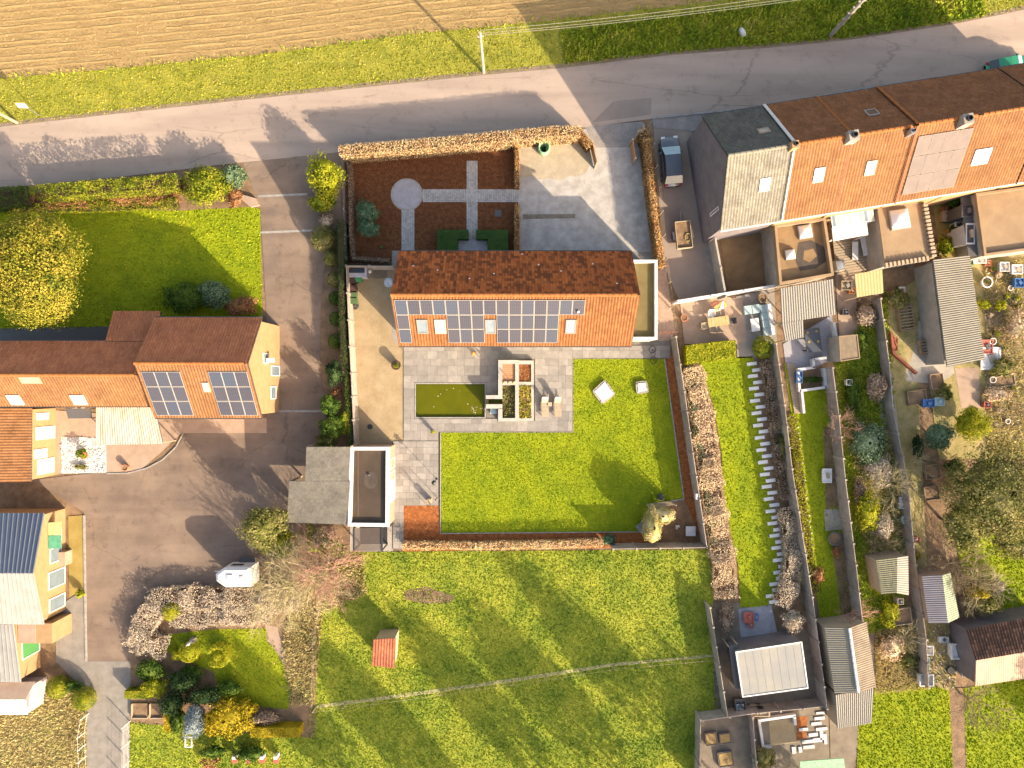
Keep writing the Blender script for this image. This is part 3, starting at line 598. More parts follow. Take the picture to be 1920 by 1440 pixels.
sheet('brick_path', [(1662, 770), (1676, 768), (1692, 860), (1676, 866)], MAT['brickr'], .018); sheet('brick_path', [(1677, 906), (1694, 905), (1702, 1010), (1688, 1014)], MAT['brickr'], .018)
sheet('earth_path', [(1672, 690), (1720, 690), (1740, 1100), (1800, 1180), (1790, 1300), (1740, 1300), (1716, 1160)], MAT['drybase'], .008)
sheet('concrete_yard', [(1725, 500), (1752, 487), (1790, 700), (1760, 720), (1700, 715), (1680, 640), (1725, 600)], MAT['conc'], .011)
sheet('allotment_ground', [(1790, 480), (1980, 470), (1980, 860), (1760, 860), (1740, 700)], MAT['drybase'], .005)
sheet('beige_terrace', [(1840, 560), (1880, 570), (1900, 620), (1890, 640), (1845, 600)], MAT['pinkt'], .012)
sheet('earth_terrace', [(1790, 690), (1835, 690), (1838, 765), (1802, 765)], MAT['pinkt'], .012)
for nm, q in (('back_lawn', [(1612, 1296), (1735, 1280), (1780, 1295), (1792, 1560), (1602, 1560)]), ('back_lawn', [(1806, 1290), (1990, 1262), (1990, 1560), (1818, 1560)]), ('orchard_lawn', [(1790, 1010), (1990, 980), (1990, 1180), (1900, 1180), (1810, 1100)])):
    sheet(nm, q, MAT['lawn'], .010); tufts(nm + '_grass', q, 70, .14, .06, MAT['grass'], .01)
sheet('trodden_path', [(1780, 1290), (1806, 1290), (1818, 1560), (1792, 1560)], MAT['soil'], .012)
sheet('cabin_yard', [(1335, 1130), (1530, 1130), (1552, 1330), (1340, 1345)], MAT['darkdirt'], .004)
sheet('cabin_patio', [(1384, 1142), (1446, 1134), (1455, 1175), (1460, 1196), (1390, 1205)], MAT['disc'], .012)
sheet('kitchen_garden', [(1312, 1345), (1552, 1325), (1560, 1560), (1312, 1560)], MAT['darkdirt'], .006)
sheet('barn_yard', [(1530, 1160), (1640, 1160), (1640, 1300), (1600, 1440), (1560, 1560), (1555, 1330)], MAT['darkdirt'], .0035)
tufts('yard_weeds', [(1640, 1180), (1735, 1170), (1740, 1290), (1640, 1300)], 200, .07, .2, MAT['dryblade'])
tufts('allotment_weeds', [(1845, 490), (1980, 480), (1980, 850), (1850, 850)], 120, .07, .2, MAT['dryblade'])
sheet('yard_slabs_ground', [(1545, 955), (1580, 955), (1583, 992), (1548, 996)], MAT['conc'], .012)
# ---------------------------------------------------------------- buildings
def wall_windows(parent, a, b, z0, wins, frame='white', glass='glass'):       # windows / doors on a wall from a to b (outside on the right hand)
    a, b = Vector((*a, 0)), Vector((*b, 0)); d = (b - a).normalized(); n = Vector((d.y, -d.x, 0))
    for s, w, zb, h, nm in wins:
        o = a + d * s + Vector((0, 0, z0 + zb)); m = MB().pbox(o + n * .003, d * w, n * .06, (0, 0, .07)).pbox(o + n * .003 + Vector((0, 0, h - .07)), d * w, n * .06, (0, 0, .07)).pbox(o + n * .003 + Vector((0, 0, .07)), d * .07, n * .06, (0, 0, h - .14)).pbox(o + n * .003 + d * (w - .07) + Vector((0, 0, .07)), d * .07, n * .06, (0, 0, h - .14))
        f = m.build(nm, MAT[frame], parent); MB().pbox(o + n * .004 + d * .07 + Vector((0, 0, .07)), d * (w - .14), n * .03, (0, 0, h - .14)).build('pane', MAT[glass], f)
def ridge_row(parent, a, b, mat, pitch=.45, r=.13, single=True):
    a, b = Vector(a), Vector(b); d = b - a; n = int(d.length / pitch); d.normalize(); me = None; o0 = base_of(parent); J = MB()
    for i in range(n):
        p = a + d * i * pitch; m = MB() if single else J; vs = []
        s = d.orthogonal(); s = Vector((-d.y, d.x, 0))
        for e, rr in ((0, r * 1.12), (1, r)):
            for j in range(7):
                t = math.pi * j / 6; vs.append(p + d * pitch * (.99 if e else 0) + s * math.cos(t) * rr + Vector((0, 0, math.sin(t) * rr * .8 + (.02 if not e else 0))))
        m.add(vs, [(j, j + 1, 8 + j, 7 + j) for j in range(6)])
        if single:
            if me is None: o = m.build('ridge_tile', mat, parent); me = o.data; first = p.copy()
            else:
                o = bpy.data.objects.new('ridge_tile', me); link(o, parent); o.location = p - first
    if not single: J.build('ridge_tiles', mat, parent, kind='stuff')
def gable(label, name, x0, x1, yS, yN, yR, he, hr, wall, tN, tS, ang=0, ctr=(0, 0), ov=.25, ridge=True, single=False, wends=True, pitch=.24, row=.36, group=None, he2=None, cat='house'):
    """frame: local x along the ridge, y up the picture; rotated by ang about ctr"""
    ca, sa = math.cos(ang), math.sin(ang); R = lambda x, y, z: Vector((ctr[0] + x * ca - y * sa, ctr[1] + x * sa + y * ca, z))
    he2 = he2 or he
    c = R((x0 + x1) / 2, (yS + yN) / 2, 0); t = thing(name, label, cat, c, group); m = MB(); o = ov; th = .2
    gz = lambda y: hr - (hr - he) * (yR - y) / (yR - yS) if y < yR else hr - (hr - he2) * (y - yR) / (yN - yR)
    p = [R(x0 + o, yS + o, 0), R(x1 - o, yS + o, 0), R(x1 - o, yN - o, 0), R(x0 + o, yN - o, 0)]
    q = [v + Vector((0, 0, gz(yy) - th)) for v, yy in zip(p, (yS + o, yS + o, yN - o, yN - o))]; r0, r1 = R(x0 + o, yR, hr - th), R(x1 - o, yR, hr - th)
    m.add(p + q + [r0, r1], [(0, 1, 5, 4), (2, 3, 7, 6), (1, 2, 6, 9, 5), (3, 0, 4, 8, 7), (4, 5, 9, 8), (6, 7, 8, 9)]); m.build('wall', wall, t)
    S = Slope(R(x0, yR, hr), R(x1, yR, hr), R(x1, yS, he), R(x0, yS, he)); Nn = Slope(R(x0, yR, hr), R(x1, yR, hr), R(x1, yN, he2), R(x0, yN, he2))
    for s, mt in ((Nn, tN), (S, tS)):
        slab_under(s, t, MAT['fasc']); tiles(s, mt, t, pitch, row) if pitch else corr(s, mt, t)
    if ridge: ridge_row(t, R(x0, yR, hr + .04), R(x1, yR, hr + .04), MAT['ridge'] if ridge is True else ridge, single=single)
    for s, nm in ((S, 'gutter'), (Nn, 'gutter')):
        a, b = s.at(0, 1, -.02), s.at(1, 1, -.02); n = Vector((s.n.x, s.n.y, 0)).normalized(); MB().pbox(a + n * .02 - Vector((0, 0, .1)), b - a, n * .12, (0, 0, .11)).build('gutter', MAT['fasc'], t)
    return t, S, Nn, R
# ---- main house
mh, mS, mN, mR = gable('long orange tiled house in the middle with solar panels and a mossy back slope', 'main_house', -9.3, 9.82, 3.15, 10.86, 6.83, 4.9, 8.6, MAT['rend'], MAT['tileM'], MAT['tileS'], single=True, pitch=.235, row=.33)
Lx = 19.12; x0 = .2 / Lx; pw = .985; ts = [.075, .358, .64, .92]
def panel(s, i, r, parent, x0, pw, ts, gap=.02, name='solar_panel', Ltot=None):
    Lt = s.L; return on_slope(s, (x0 * Lt + i * pw + gap / 2) / Lt, (x0 * Lt + (i + 1) * pw - gap / 2) / Lt, ts[r] + .002, ts[r + 1] - .002, .04, .1, name, [MAT['pvf'], MAT['pv']], parent, border=.035)
for i in range(15): panel(mS, i, 0, mh, x0, pw, ts)
for r in (1, 2):
    for i in (0, 4, 5, 6, 8, 9, 10, 11, 12): panel(mS, i, r, mh, x0, pw, ts)
MAT['zframe'] = MC('grey_window_frame', (.20, .19, .18), .6)
MAT['palepane'] = M('half_blind_glass', (.34, .34, .32), (.2, .23, .25), 2.5, .3, fine=0, lo=.45, hi=.55)
for u0, u1, gl in ((779, 800, 'glass'), (813, 834, 'shut'), (909, 929, 'glass'), (1062, 1082, 'palepane')):
    roof_window(mS, ((u0 - 960) * .0419 + 9.3) / Lx, ((u1 - 960) * .0419 + 9.3) / Lx, .45, .73, mh, MAT['zframe'] if gl != 'shut' else MAT['shut'], MAT[gl])
MB().tube([mS.at(.757, .33, 0), mS.at(.757, .33, 0) + Vector((0, 0, .5))], .09, 8).build('roof_vent', MAT['white'], mh)
for k in range(9): MB().pbox(mN.at(.08 + k * .105 + random.uniform(-.03, .03), random.uniform(.2, .95), .07), (.12, 0, 0), (0, .08, 0), (0, 0, .06)).build('glass_tile', MAT['white'], mh)
wall_windows(mh, (-9.05, 3.4), (9.57, 3.4), 0, [(1, 2.4, .1, 2.2, 'sliding_door'), (4.5, 1.2, 1, 1.2, 'window'), (7, 3.2, .1, 2.2, 'sliding_door'), (11.5, 1.2, 1, 1.2, 'window'), (14.5, 1, .1, 2.1, 'door')])
wall_windows(mh, (9.57, 10.6), (-9.05, 10.6), 0, [(2, 1.2, 1, 1.3, 'window'), (5, 1.2, 1, 1.3, 'window'), (9.4, 1, .1, 2.2, 'door'), (14, 1.2, 1, 1.3, 'window')])
def flat_roof(label, px, h, wall, roof, cop, name='flat_roofed_annex', pw=.3, ph=.28, ov=.03, group=None, cat='outbuilding', sides=None, parent=None):
    pts = [G(u, v, h) for u, v in px]
    if area([(p.x, p.y) for p in pts]) < 0: pts = pts[::-1]
    c = sum(pts, Vector()) / len(pts); t = parent or thing(name, label, cat, c, group)
    MB().prism([((p.x - c.x) * .985 + c.x, (p.y - c.y) * .985 + c.y) for p in pts], 0, h - ph).build('wall', wall, t)
    n = len(pts); ins = []
    for i in range(n):
        a, b, d = pts[i - 1], pts[i], pts[(i + 1) % n]; e1 = (b - a).normalized(); e2 = (d - b).normalized(); n1 = Vector((-e1.y, e1.x, 0)); n2 = Vector((-e2.y, e2.x, 0)); k = (n1 + n2); k = k / max(.3, k.length_squared) * 2
        ins.append(b + k * pw)
    MB().poly([(p.x, p.y, h - ph + .01) for p in ins]).build('roof_membrane', roof, t)
    for i in range(n):
        j = (i + 1) % n
        if sides and i not in sides: continue
        a, b, d, e = pts[i], pts[j], ins[j], ins[i]; z = Vector((0, 0, h - ph)); q = [a + z, b + z, d + z, e + z]; up = Vector((0, 0, ph))
        MB().add(q + [x + up for x in q], [(0, 3, 2, 1), (4, 5, 6, 7), (0, 1, 5, 4), (1, 2, 6, 5), (2, 3, 7, 6), (3, 0, 4, 7)]).build('coping', cop, t)
    return t, pts, c
an, apts, ac = flat_roof('annex with pale coping and khaki flat roof at the right gable of the middle house', [(1182, 487), (1233, 487), (1233, 637), (1182, 637)], 3.8, MAT['rend'], MAT['flatk'], MAT['parapet'], pw=.24, ph=.35)
MB().pbox((9.78, P(0, 600).y - .2, 4.3), (.25, 0, 0), (0, .8, 0), (0, 0, .35)).build('wall_box', MAT['white'], mh)
g1, gp, gc = flat_roof('small flat roofed garage with dark roof and wide pale coping beside the yard', [(656, 838), (730, 838), (729, 988), (652, 987)], 3.0, MAT['brickp'], MAT['flatd'], MAT['parapet'], name='garage', pw=.3, ph=.3, cat='garage')
c_ = P(695, 900, 2.72); MB().lathe([(.75, 0), (.62, .004), (.3, .002)], (c_.x, c_.y, 2.72), 18, sx=.8).build('puddle_mark', MAT['stain'], g1)
c_ = P(692, 890, 2.72); MB().lathe([(.12, 0), (.1, .1), (.04, .12)], (c_.x, c_.y, 2.73), 10).build('roof_outlet', MAT['dgrey'], g1)
MB().pbox(P(671, 846, 2.72), (.03, 0, 0), (0, -5.6, 0), (0, 0, .012)).build('roof_seam', MAT['flatt'], g1)
a, b = gp[1] if gp[1].x > gc.x else gp[0], None
ex = max(p.x for p in gp) - .06
wall_windows(g1, (ex - .02, P(0, 935, 0).y), (ex - .02, P(0, 868, 0).y), 0, [(0, 2.6, .05, 2.15, 'garage_door'), (2.85, .9, .05, 2.15, 'door')], 'white', 'white')
MAT['louvre'] = MC('brown_grey_aluminium', (.075, .055, .045), .5)
# pergola with louvres behind the garage
t = thing('pergola', 'dark louvred pergola behind the small garage', 'pergola', P(690, 1012)); a, b = P(663, 990, 2.6), P(716, 1033, 2.6)
for x, y in ((a.x, a.y), (b.x, a.y), (a.x, b.y), (b.x, b.y)): MB().box((x, y), .12, .12, 0, 2.5).build('post', MAT['dgrey'], t)
for x in (a.x, b.x): MB().box((x, (a.y + b.y) / 2), .12, a.y - b.y, 2.5, 2.66).build('beam', MAT['black'], t)
m = MB(); n = 25
for i in range(n): y = b.y + (a.y - b.y) * (i + .5) / n; m.pbox((a.x + .07, y - .03, 2.56), (b.x - a.x - .14, 0, 0), (0, .056, .012), (0, 0, .02))
m.build('louvre_slats', MAT['louvre'], t, kind='stuff'); MB().box(((a.x + b.x) / 2, (a.y + b.y) / 2), b.x - a.x, a.y - b.y, .012, .03).build('floor', MAT['black'], t)
# neighbour's slate carport
t = thing('carport', 'grey slate roofed carport stepped in plan, left of the small garage', 'carport', P(600, 910))
for q in ([(574, 838), (656, 838), (654, 903), (573, 903)], [(540, 903.4), (654, 903.4), (651, 984), (537, 980)]):
    A, B, C, D = [P(u, v, 3.0 + (.5 if i < 2 else .0)) for i, (u, v) in enumerate(q)]; z = q[0][1]; A.z = B.z = 3.4 - (z - 838) * .004; C.z = D.z = A.z - .3
    s = Slope(A, B, C, D); slab_under(s, t, MAT['dgrey'], .1); tiles(s, MAT['tileF'], t, .3, .3, amp=.004, step=.018, sub=2)
    for p in (A, B, C, D): MB().box((p.x * .995, p.y), .14, .14, 0, p.z - .15).build('post', MAT['pale'], t)
# ---- left house with two arrays
lh, lS, lN, lR = gable('terracotta roofed house with two solar arrays beside the left driveway', 'gabled_house', -29.29, -20.5, -2.75, 5.42, 1.61, 5, 8, MAT['bricko'], MAT['tileA'], MAT['tileB'], row=.34)
for arr, px in ((0, (262, 334)), (1, (388, 462))):
    xs = (px[0] - 960) * 53.2 / 1281; X0 = (xs + 29.29) / 8.79; w = 1.02
    for r in range(3):
        for i in range(3): on_slope(lS, X0 + (i * w + .01) / 8.79, X0 + ((i + 1) * w - .01) / 8.79, .135 + r * .27, .135 + (r + 1) * .27 - .006, .04, .1, 'solar_panel', [MAT['pvf'], MAT['pv']], lh, border=.035)
roof_window(lS, .545, .605, .33, .5, lh, MAT['shut'], MAT['shut'])
wall_windows(lh, (-20.75, -2.3), (-20.75, 5), 0, [(1, 1.1, 1, 1.3, 'window'), (4, .9, 3, 1.1, 'window'), (3, .9, .1, 2.1, 'door')])
MB().box((-20.4, 2), .5, .35, 3, 3.6).build('heat_pump', MAT['white'], lh)
ll, l2S, l2N, _ = gable('long low orange roofed wing running off the left edge of the picture', 'house_wing', -46, -29.4, -1.8, 3.5, .72, 4.8, 7, MAT['bricko'], MAT['tileM'] if 0 else MAT['tileA'], MAT['tileB'], row=.34)
s = Slope(P(213, 640, 4.8) + Vector((-.6, 0, .1)), P(288, 640, 4.8) + Vector((.3, 0, .1)), P(302, 584, 3.4), P(213, 584, 3.4)); slab_under(s, ll, MAT['fasc']); tiles(s, MAT['tileA'], ll, .24, .34)
MB().prism([(P(217, 0, 3).x, 3.4), (P(288, 0, 3).x, 3.4), (P(296, 0, 3).x, 5.8), (P(217, 0, 3).x, 5.8)], 0, 3.1).build('wall', MAT['bricko'], ll)
for u in (22, 142): x = ((u - 960) * 55.2 / 1281 + 46) / 16.6; roof_window(l2S, x - .035, x + .03, .62, .93, ll, MAT['wgut'], MAT['blind'])
x = ((60 - 960) * .0425 + 46) / 16.6; on_slope(l2S, x - .05, x + .05, .05, .25, .03, .06, 'roof_patch', [MAT['pinkt'], MAT['pinkt']], ll)
# lean porch at far left
t = thing('house', 'light orange roof block with bright white windows at the far left below the long wing', 'house', P(60, 835))
s = Slope(P(-40, 765, 4.6), P(-40, 905, 4.6), P(59, 903, 3.3), P(60, 765, 3.3)); slab_under(s, t, MAT['fasc']); tiles(s, MAT['tileB'], t, .24, .34)
X = P(58, 0, 3.3).x - .1; y0, y1 = P(0, 900, 3.3).y, P(0, 768, 3.3).y; MB().prism([(X - 6, y0), (X, y0), (X, y1), (X - 6, y1)], 0, 3.1).build('wall', MAT['bricko'], t)
wall_windows(t, (X, y0), (X, y1), 0, [(.3, 1.3, .3, 2.1, 'window'), (1.7, .8, 1.2, 1.6, 'window'), (3.3, 1.1, .2, 2.4, 'window'), (5, .6, 1, 1.5, 'window')], 'white', 'blind')
# corrugated veranda and slate skylight beside it
def lean_to(label, px, zs, mat, name='lean_to', cat='roof', rows=1, pitch=.18, amp=.03, post=MAT['pale'], cr=True, th=.05, walls=None, group=None):
    A, B, C, D = [P(u, v, z) for (u, v), z in zip(px, zs)]; c = (A + B + C + D) / 4; t = thing(name, label, cat, (c.x, c.y, 0), group); s = Slope(A, B, C, D)
    slab_under(s, t, MAT['dgrey'] if not walls else mat, th); (corr(s, mat, t, pitch, amp, rows=rows) if cr else None)
    if walls: MB().prism([((p.x - c.x) * .95 + c.x, (p.y - c.y) * .95 + c.y) for p in (A, B, C, D)], 0, min(zs) - th - .02).build('wall', walls, t)
    else:
        for p in (A, B, C, D): MB().box(((p.x - c.x) * .95 + c.x, (p.y - c.y) * .95 + c.y), .1, .1, 0, p.z - th - .03).build('post', post, t)
    return t, s
lean_to('pale rust streaked corrugated veranda below the left solar array', [(180, 764), (290, 762), (306, 832), (180, 834)], (3.1, 3.1, 2.5, 2.5), MAT['rust'], 'veranda')
lean_to('dark glass patio cover beside the white pebble bed', [(122, 766), (170, 766), (172, 784), (128, 785)], (2.6, 2.6, 2.4, 2.4), MAT['dgrey'], 'patio_cover', cr=False)
# ---- navy metal roofed house, lower left
t = thing('metal_roofed_house', 'house with ribbed navy and pale grey metal roof at the left edge', 'house', P(60, 1070))
ridgeW, ridgeE = P(-40, 1075, 4.9), P(62, 1075, 4.9); NW, NE = P(-40, 962, 3.2), P(82, 962, 3.2); SW, SE = P(-40, 1170, 3.2), P(82, 1171, 3.2)
for s, mt in ((Slope(ridgeW, ridgeE, NE, NW), MAT['navy']), (Slope(ridgeW, ridgeE, SE, SW), MAT['gmetal'])): slab_under(s, t, mt, .1); ribs(s, mt if mt is MAT['gmetal'] else MAT['zinc'], t, .34, .05, .045)  # north slope coloured a darker blue than the grey south slope
X = NE.x - .25; MB().add([(X - 7, SE.y + .2, 0), (X, SE.y + .2, 0), (X, NE.y - .2, 0), (X - 7, NE.y - .2, 0), (X - 7, SE.y + .2, 3.05), (X, SE.y + .2, 3.05), (X, NE.y - .2, 3.05), (X - 7, NE.y - .2, 3.05), (X, ridgeE.y, 4.75), (X - 7, ridgeE.y, 4.75)], [(1, 2, 6, 8, 5), (2, 3, 7, 6), (0, 1, 5, 4), (3, 0, 4, 9, 7)]).build('wall', MAT['bricko'], t)
wall_windows(t, (X, SE.y + .2), (X, NE.y - .2), 0, [(.4, 1.2, .1, 2.1, 'door'), (2.4, 1.5, .1, 2.2, 'window'), (4.6, 1.3, .6, 1.5, 'window'), (6.3, 1.2, .6, 1.5, 'window')])
for v, c in ((990, 'mint'), (1015, 'green')):
    p = P(118, v, 1.9); MB().pbox((X + .05, p.y - .55, 2.3), (.95, 0, -.25), (0, 1.1, 0), (0, 0, .05)).build('awning', M('awning_' + c, (.3, .42, .18) if c == 'mint' else (.08, .26, .17), fine=.1), t)
MB().box((X + .3, P(0, 1043).y), .6, 1.2, .0, 1.0).build('porch', MAT['pinkt'], t)
t = thing('low_extension', 'narrow pale grey metal roofed extension with green door, below the navy roof', 'house', P(40, 1225))
A, B, C, D = P(-40, 1171, 3.1), P(24, 1171, 3.1), P(38, 1279, 2.9), P(-40, 1279, 2.9); s = Slope(A, B, C, D); slab_under(s, t, MAT['gmetal']); ribs(s, MAT['gmetal'], t, .3, .05, .045)
X = B.x - .1; MB().prism([(X - 3, C.y + .1), (X + .35, C.y + .1), (X + .1, A.y - .1), (X - 3, A.y - .1)], 0, 2.75).build('wall', MAT['bricko'], t)
MB().box((X + 1.6, P(0, 1183, 2).y), 3.0, 1.7, 0, 2.6).build('porch', MAT['bricko'], t); MB().box((X + .95, P(0, 1183, 2).y), 1.5, 1.6, 2.605, 2.66).build('porch_roof', MAT['pinkt'], t)
wall_windows(t, (X + .33, C.y + .2), (X + .2, A.y - .4), 0, [(1.4, 1.6, .1, 2.2, 'door')], 'white', 'green')
t = thing('greenhouse', 'small whitish polycarbonate greenhouse at the left edge', 'greenhouse', P(20, 1308))
a, b = P(-10, 1288, 2.1), P(52, 1338, 2.1); A, B, C, D = P(-10, 1280, 2.3), P(66, 1278, 2.3), P(48, 1312, 2.6), P(-10, 1312, 2.6)
s = Slope(D, C, B, A); slab_under(s, t, MAT['pinkt'], .04); s = Slope(D, C, P(52, 1340, 2.1), P(-10, 1340, 2.1)); slab_under(s, t, MAT['white'], .04); ribs(s, MAT['parapet'], t, .8, .03, .04)
MB().prism([(a.x, b.y), (b.x, b.y), (b.x + .2, a.y), (a.x, a.y)], 0, 2.05).build('wall', M('polycarbonate', (.42, .38, .39), (.34, .32, .34), 2, .5), t)
# ---- row houses on the right
Np, Sp = G(1325, 217, 5.5), G(1350, 432, 5.5); S2 = G(1930, 339, 5.5); dv = (S2 - Sp).normalized(); ang = math.atan2(dv.y, dv.x); nv = Vector((-dv.y, dv.x, 0)); depth = (Np - Sp).dot(nv)
bnd = [0, 5.05, 9.45, 14.35, 19.3, 24.3, 30]
labs = [('grey tiled end house with tall grey gable wall beside the parked car', 'tileG', 'tileD'), ('orange roofed row house next to the grey end house with small white skylight', 'tileB', 'tileM2'), ('orange roofed row house with a brown skylight on each slope', 'tileB', 'tileM2'),
        ('orange roofed row house carrying the pinkish solar array', 'tileB', 'tileM2'), ('orange roofed row house with the largest white skylight', 'tileB', 'tileM2'), ('orange roofed row house at the right edge of the picture', 'tileB', 'tileM2')]
MAT['tileM2'] = MT('brown_weathered_pantile', (.30, .13, .06), (.23, .095, .042), moss=.35)
rows_ = []
for i, (lb, ts_, tn_) in enumerate(labs):
    dz = (0, .12, .0, .1, .02, .12)[i]
    r = gable(lb, 'row_house', bnd[i] + .02, bnd[i + 1] - .02, 0, depth, depth * .5, 5.5 + dz, 9.8 + dz, MAT['greywall'] if i == 0 else MAT['bricko'], MAT[tn_], MAT[ts_], ang=ang, ctr=(Sp.x, Sp.y), ov=.12, group='row houses along the road', row=.34, ridge=MAT['ridge'] if i else MAT['fibre'])
    rows_.append(r)
def rxs(i, u, v, z, s): p = P(u, v, z) - Sp; return (p.dot(dv) - bnd[i]) / (bnd[i + 1] - bnd[i])
def skyl(i, side, u, v, w, h, fr, gl):
    s = rows_[i][1 if side == 'S' else 2]; # solve height on slope
    z = 7.5
    for _ in range(6):
        p = P(u, v, z) - Sp; y = p.dot(nv); t_ = abs(y - depth / 2) / (depth / 2); z = 9.8 - 4.3 * t_
    x = (p.dot(dv) - bnd[i]) / (bnd[i + 1] - bnd[i]); roof_window(s, x - w / 2 / s.L, x + w / 2 / s.L, t_ - h / 2 / s.D_, t_ + h / 2 / s.D_, rows_[i][0], MAT[fr], MAT[gl])
skyl(0, 'S', 1433, 345, .8, 1.1, 'wgut', 'blind'); skyl(0, 'N', 1432, 247, .9, .7, 'pinkt', 'shut'); skyl(1, 'S', 1533, 328, .8, 1.2, 'wgut', 'blind')
skyl(2, 'S', 1631, 314, .8, 1.2, 'shut', 'shut'); skyl(2, 'N', 1634, 213, .9, .9, 'zinc', 'carw'); skyl(4, 'S', 1838, 293, 1.3, 1.3, 'wgut', 'blind')
s = rows_[3][1]
MAT['pvr'] = M('dull_panel_frame', (.24, .2, .18), None, 2, .8, fine=0, spec=.03)
mpv = M('pinkish_solar_glass', (.165, .135, .125), (.14, .118, .112), 1.5, .8, fine=0, spec=.03)
for r in range(3):
    for c in range(4): on_slope(s, .06 + c * .215, .06 + (c + 1) * .215 - .006, .14 + r * .255, .14 + (r + 1) * .255 - .006, .04, .1, 'solar_panel', [MAT['pvr'], mpv], rows_[3][0], border=.04)
def chimney(par, u, v, z, h, w, mat, a, potn=1):
    p = P(u, v, z + h); p.z = z - .6; MB().box(p, w, w, z - .8, z + h, a).build('chimney', mat, par)
    o = MB().lathe([(w * .3, 0), (w * .28, .2), (w * .2, .2), (w * .2, .02)], (p.x, p.y, z + h + .003), 10).build('chimney_pot', MAT['black'], par)
chimney(rows_[1][0], 1492, 270, 9.3, 1.1, .55, MAT['bricko'], ang); chimney(rows_[2][0], 1602, 253, 9.3, 1.2, .75, MAT['conc'], ang); chimney(rows_[4][0], 1817, 222, 9.3, 1.2, .75, MAT['conc'], ang); chimney(rows_[3][0], 1713, 245, 9.3, .9, .35, MAT['zinc'], ang)
for i, mt in ((1, 'wgut'), (3, 'ridge'), (2, 'ridge')):          # verge strips between roofs
    for sl_, m2 in ((rows_[i][2], mt), (rows_[i][1], mt if i == 1 else 'brickr')): a, d = sl_.at(0, 0, .1), sl_.at(0, 1, .1); MB().pbox(a - dv * .12, dv * (.24 if sl_ is rows_[i][2] else .1), d - a, sl_.n * .06).build('verge_strip', MAT[m2], rows_[i][0])
for i in range(6): a = rows_[i][1].at(0, 1, -.12) - nv * .22; b = rows_[i][1].at(1, 1, -.12) - nv * .22; MB().pbox(a, b - a, nv * .1, (0, 0, .14)).build('fascia', MAT['wgut'], rows_[i][0])
a, b = Np - nv * .12 + dv * .12, Sp + nv * .12 + dv * .12
wall_windows(rows_[0][0], (a.x, a.y), (b.x, b.y), 0, [(3, .5, 4, .6, 'window'), (7.3, .3, 3.2, 2.4, 'lamp_panel')])
# rear extensions
def dome(par, u, v, w, l, z, a, mat='blind', h=.35):
    p = P(u, v, z + h * .6); ca, sa = math.cos(a), math.sin(a); R = lambda x, y, zz: (p.x + x * ca - y * sa, p.y + x * sa + y * ca, zz)
    f = MB().add([R(-w / 2, -l / 2, z), R(w / 2, -l / 2, z), R(w / 2, l / 2, z), R(-w / 2, l / 2, z), R(-w / 2, -l / 2, z + .2), R(w / 2, -l / 2, z + .2), R(w / 2, l / 2, z + .2), R(-w / 2, l / 2, z + .2)], [(0, 1, 5, 4), (1, 2, 6, 5), (2, 3, 7, 6), (3, 0, 4, 7), (4, 5, 6, 7)]).build('skylight_dome', MAT['conc'], par)
    n = 6; vs = []; fs = []
    for i in range(n + 1):
        for j in range(n + 1): x, y = i / n * 2 - 1, j / n * 2 - 1; vs.append(R(x * w * .46, y * l * .46, z + .21 + h * (1 - x * x) ** .6 * (1 - y * y) ** .6))
    for i in range(n):
        for j in range(n): b = i * (n + 1) + j; fs.append((b, b + n + 1, b + n + 2, b + 1))
    MB().add(vs, fs).build('dome', MAT[mat], f, smooth=True)
e1, _, _ = flat_roof('tan flat roofed rear extension with two white domes and a dried puddle', [(1452, 420), (1548, 408), (1564, 516), (1462, 534)], 3.2, MAT['conc'], MAT['flatt'], MAT['flatt2'], name='rear_extension', pw=.22, ph=.55)
dome(e1, 1510, 434, 1.15, 1.15, 2.67, ang); dome(e1, 1482, 477, .85, .85, 2.67, ang)
pq = [P(u, v, 2.69) for u, v in [(1497, 455), (1520, 450), (1545, 462), (1552, 488), (1530, 503), (1500, 508), (1492, 490)]]; MB().poly([(p.x, p.y, 2.668) for p in pq]).build('dried_puddle', MAT['stain'], e1)
pq = [P(u, v, 2.69) for u, v in [(1508, 470), (1525, 466), (1532, 480), (1518, 492), (1506, 486)]]; MB().poly([(p.x, p.y, 2.673) for p in pq]).build('dried_mud', MAT['flatt'], e1)
e3, _, _ = flat_roof('beige flat roofed rear extension with a single large roof dome', [(1645, 388), (1732, 378), (1752, 484), (1660, 500)], 3.2, MAT['conc'], MAT['flatt2'], MAT['flatt2'], name='rear_extension', pw=.1, ph=.1)
dome(e3, 1689, 410, 1.65, 1.7, 3.12, ang, h=.5)
for k in range(14): p = P(1737 + k * 1.25, 384 + k * 7.3, 3.5); MB().box(p, .38, .2, 3.12, 3.42, ang).build('coping_block', MAT['pale'], e3)
for k in range(11): p = P(1664 + k * 7.7, 496.5 - k * 1.25, 3.5); MB().box(p, .2, .38, 3.12, 3.42, ang).build('coping_block', MAT['pale'], e3)
e5, _, _ = flat_roof('large tan flat roofed extension at the right edge', [(1830, 362), (1990, 340), (1995, 460), (1846, 480)], 3.4, MAT['conc'], MAT['flatt2'], MAT['flatt2'], name='rear_extension', pw=.2, ph=.3)
t = thing('glass_veranda', 'white framed glass veranda roof behind the second orange row house', 'veranda', P(1597, 420))
s = Slope(P(1556, 400, 3.1), P(1636, 388, 3.1), P(1640, 414, 2.8), P(1560, 427, 2.8))
for k in range(8):
    on_slope(s, k / 8 + .006, (k + 1) / 8 - .006, 0, 1, .04, .0, 'glass_panel', [MAT['white'], MAT['glass'] if k in (0, 6) else MAT['shut'] if k % 2 else MAT['zinc']], t, border=.06)
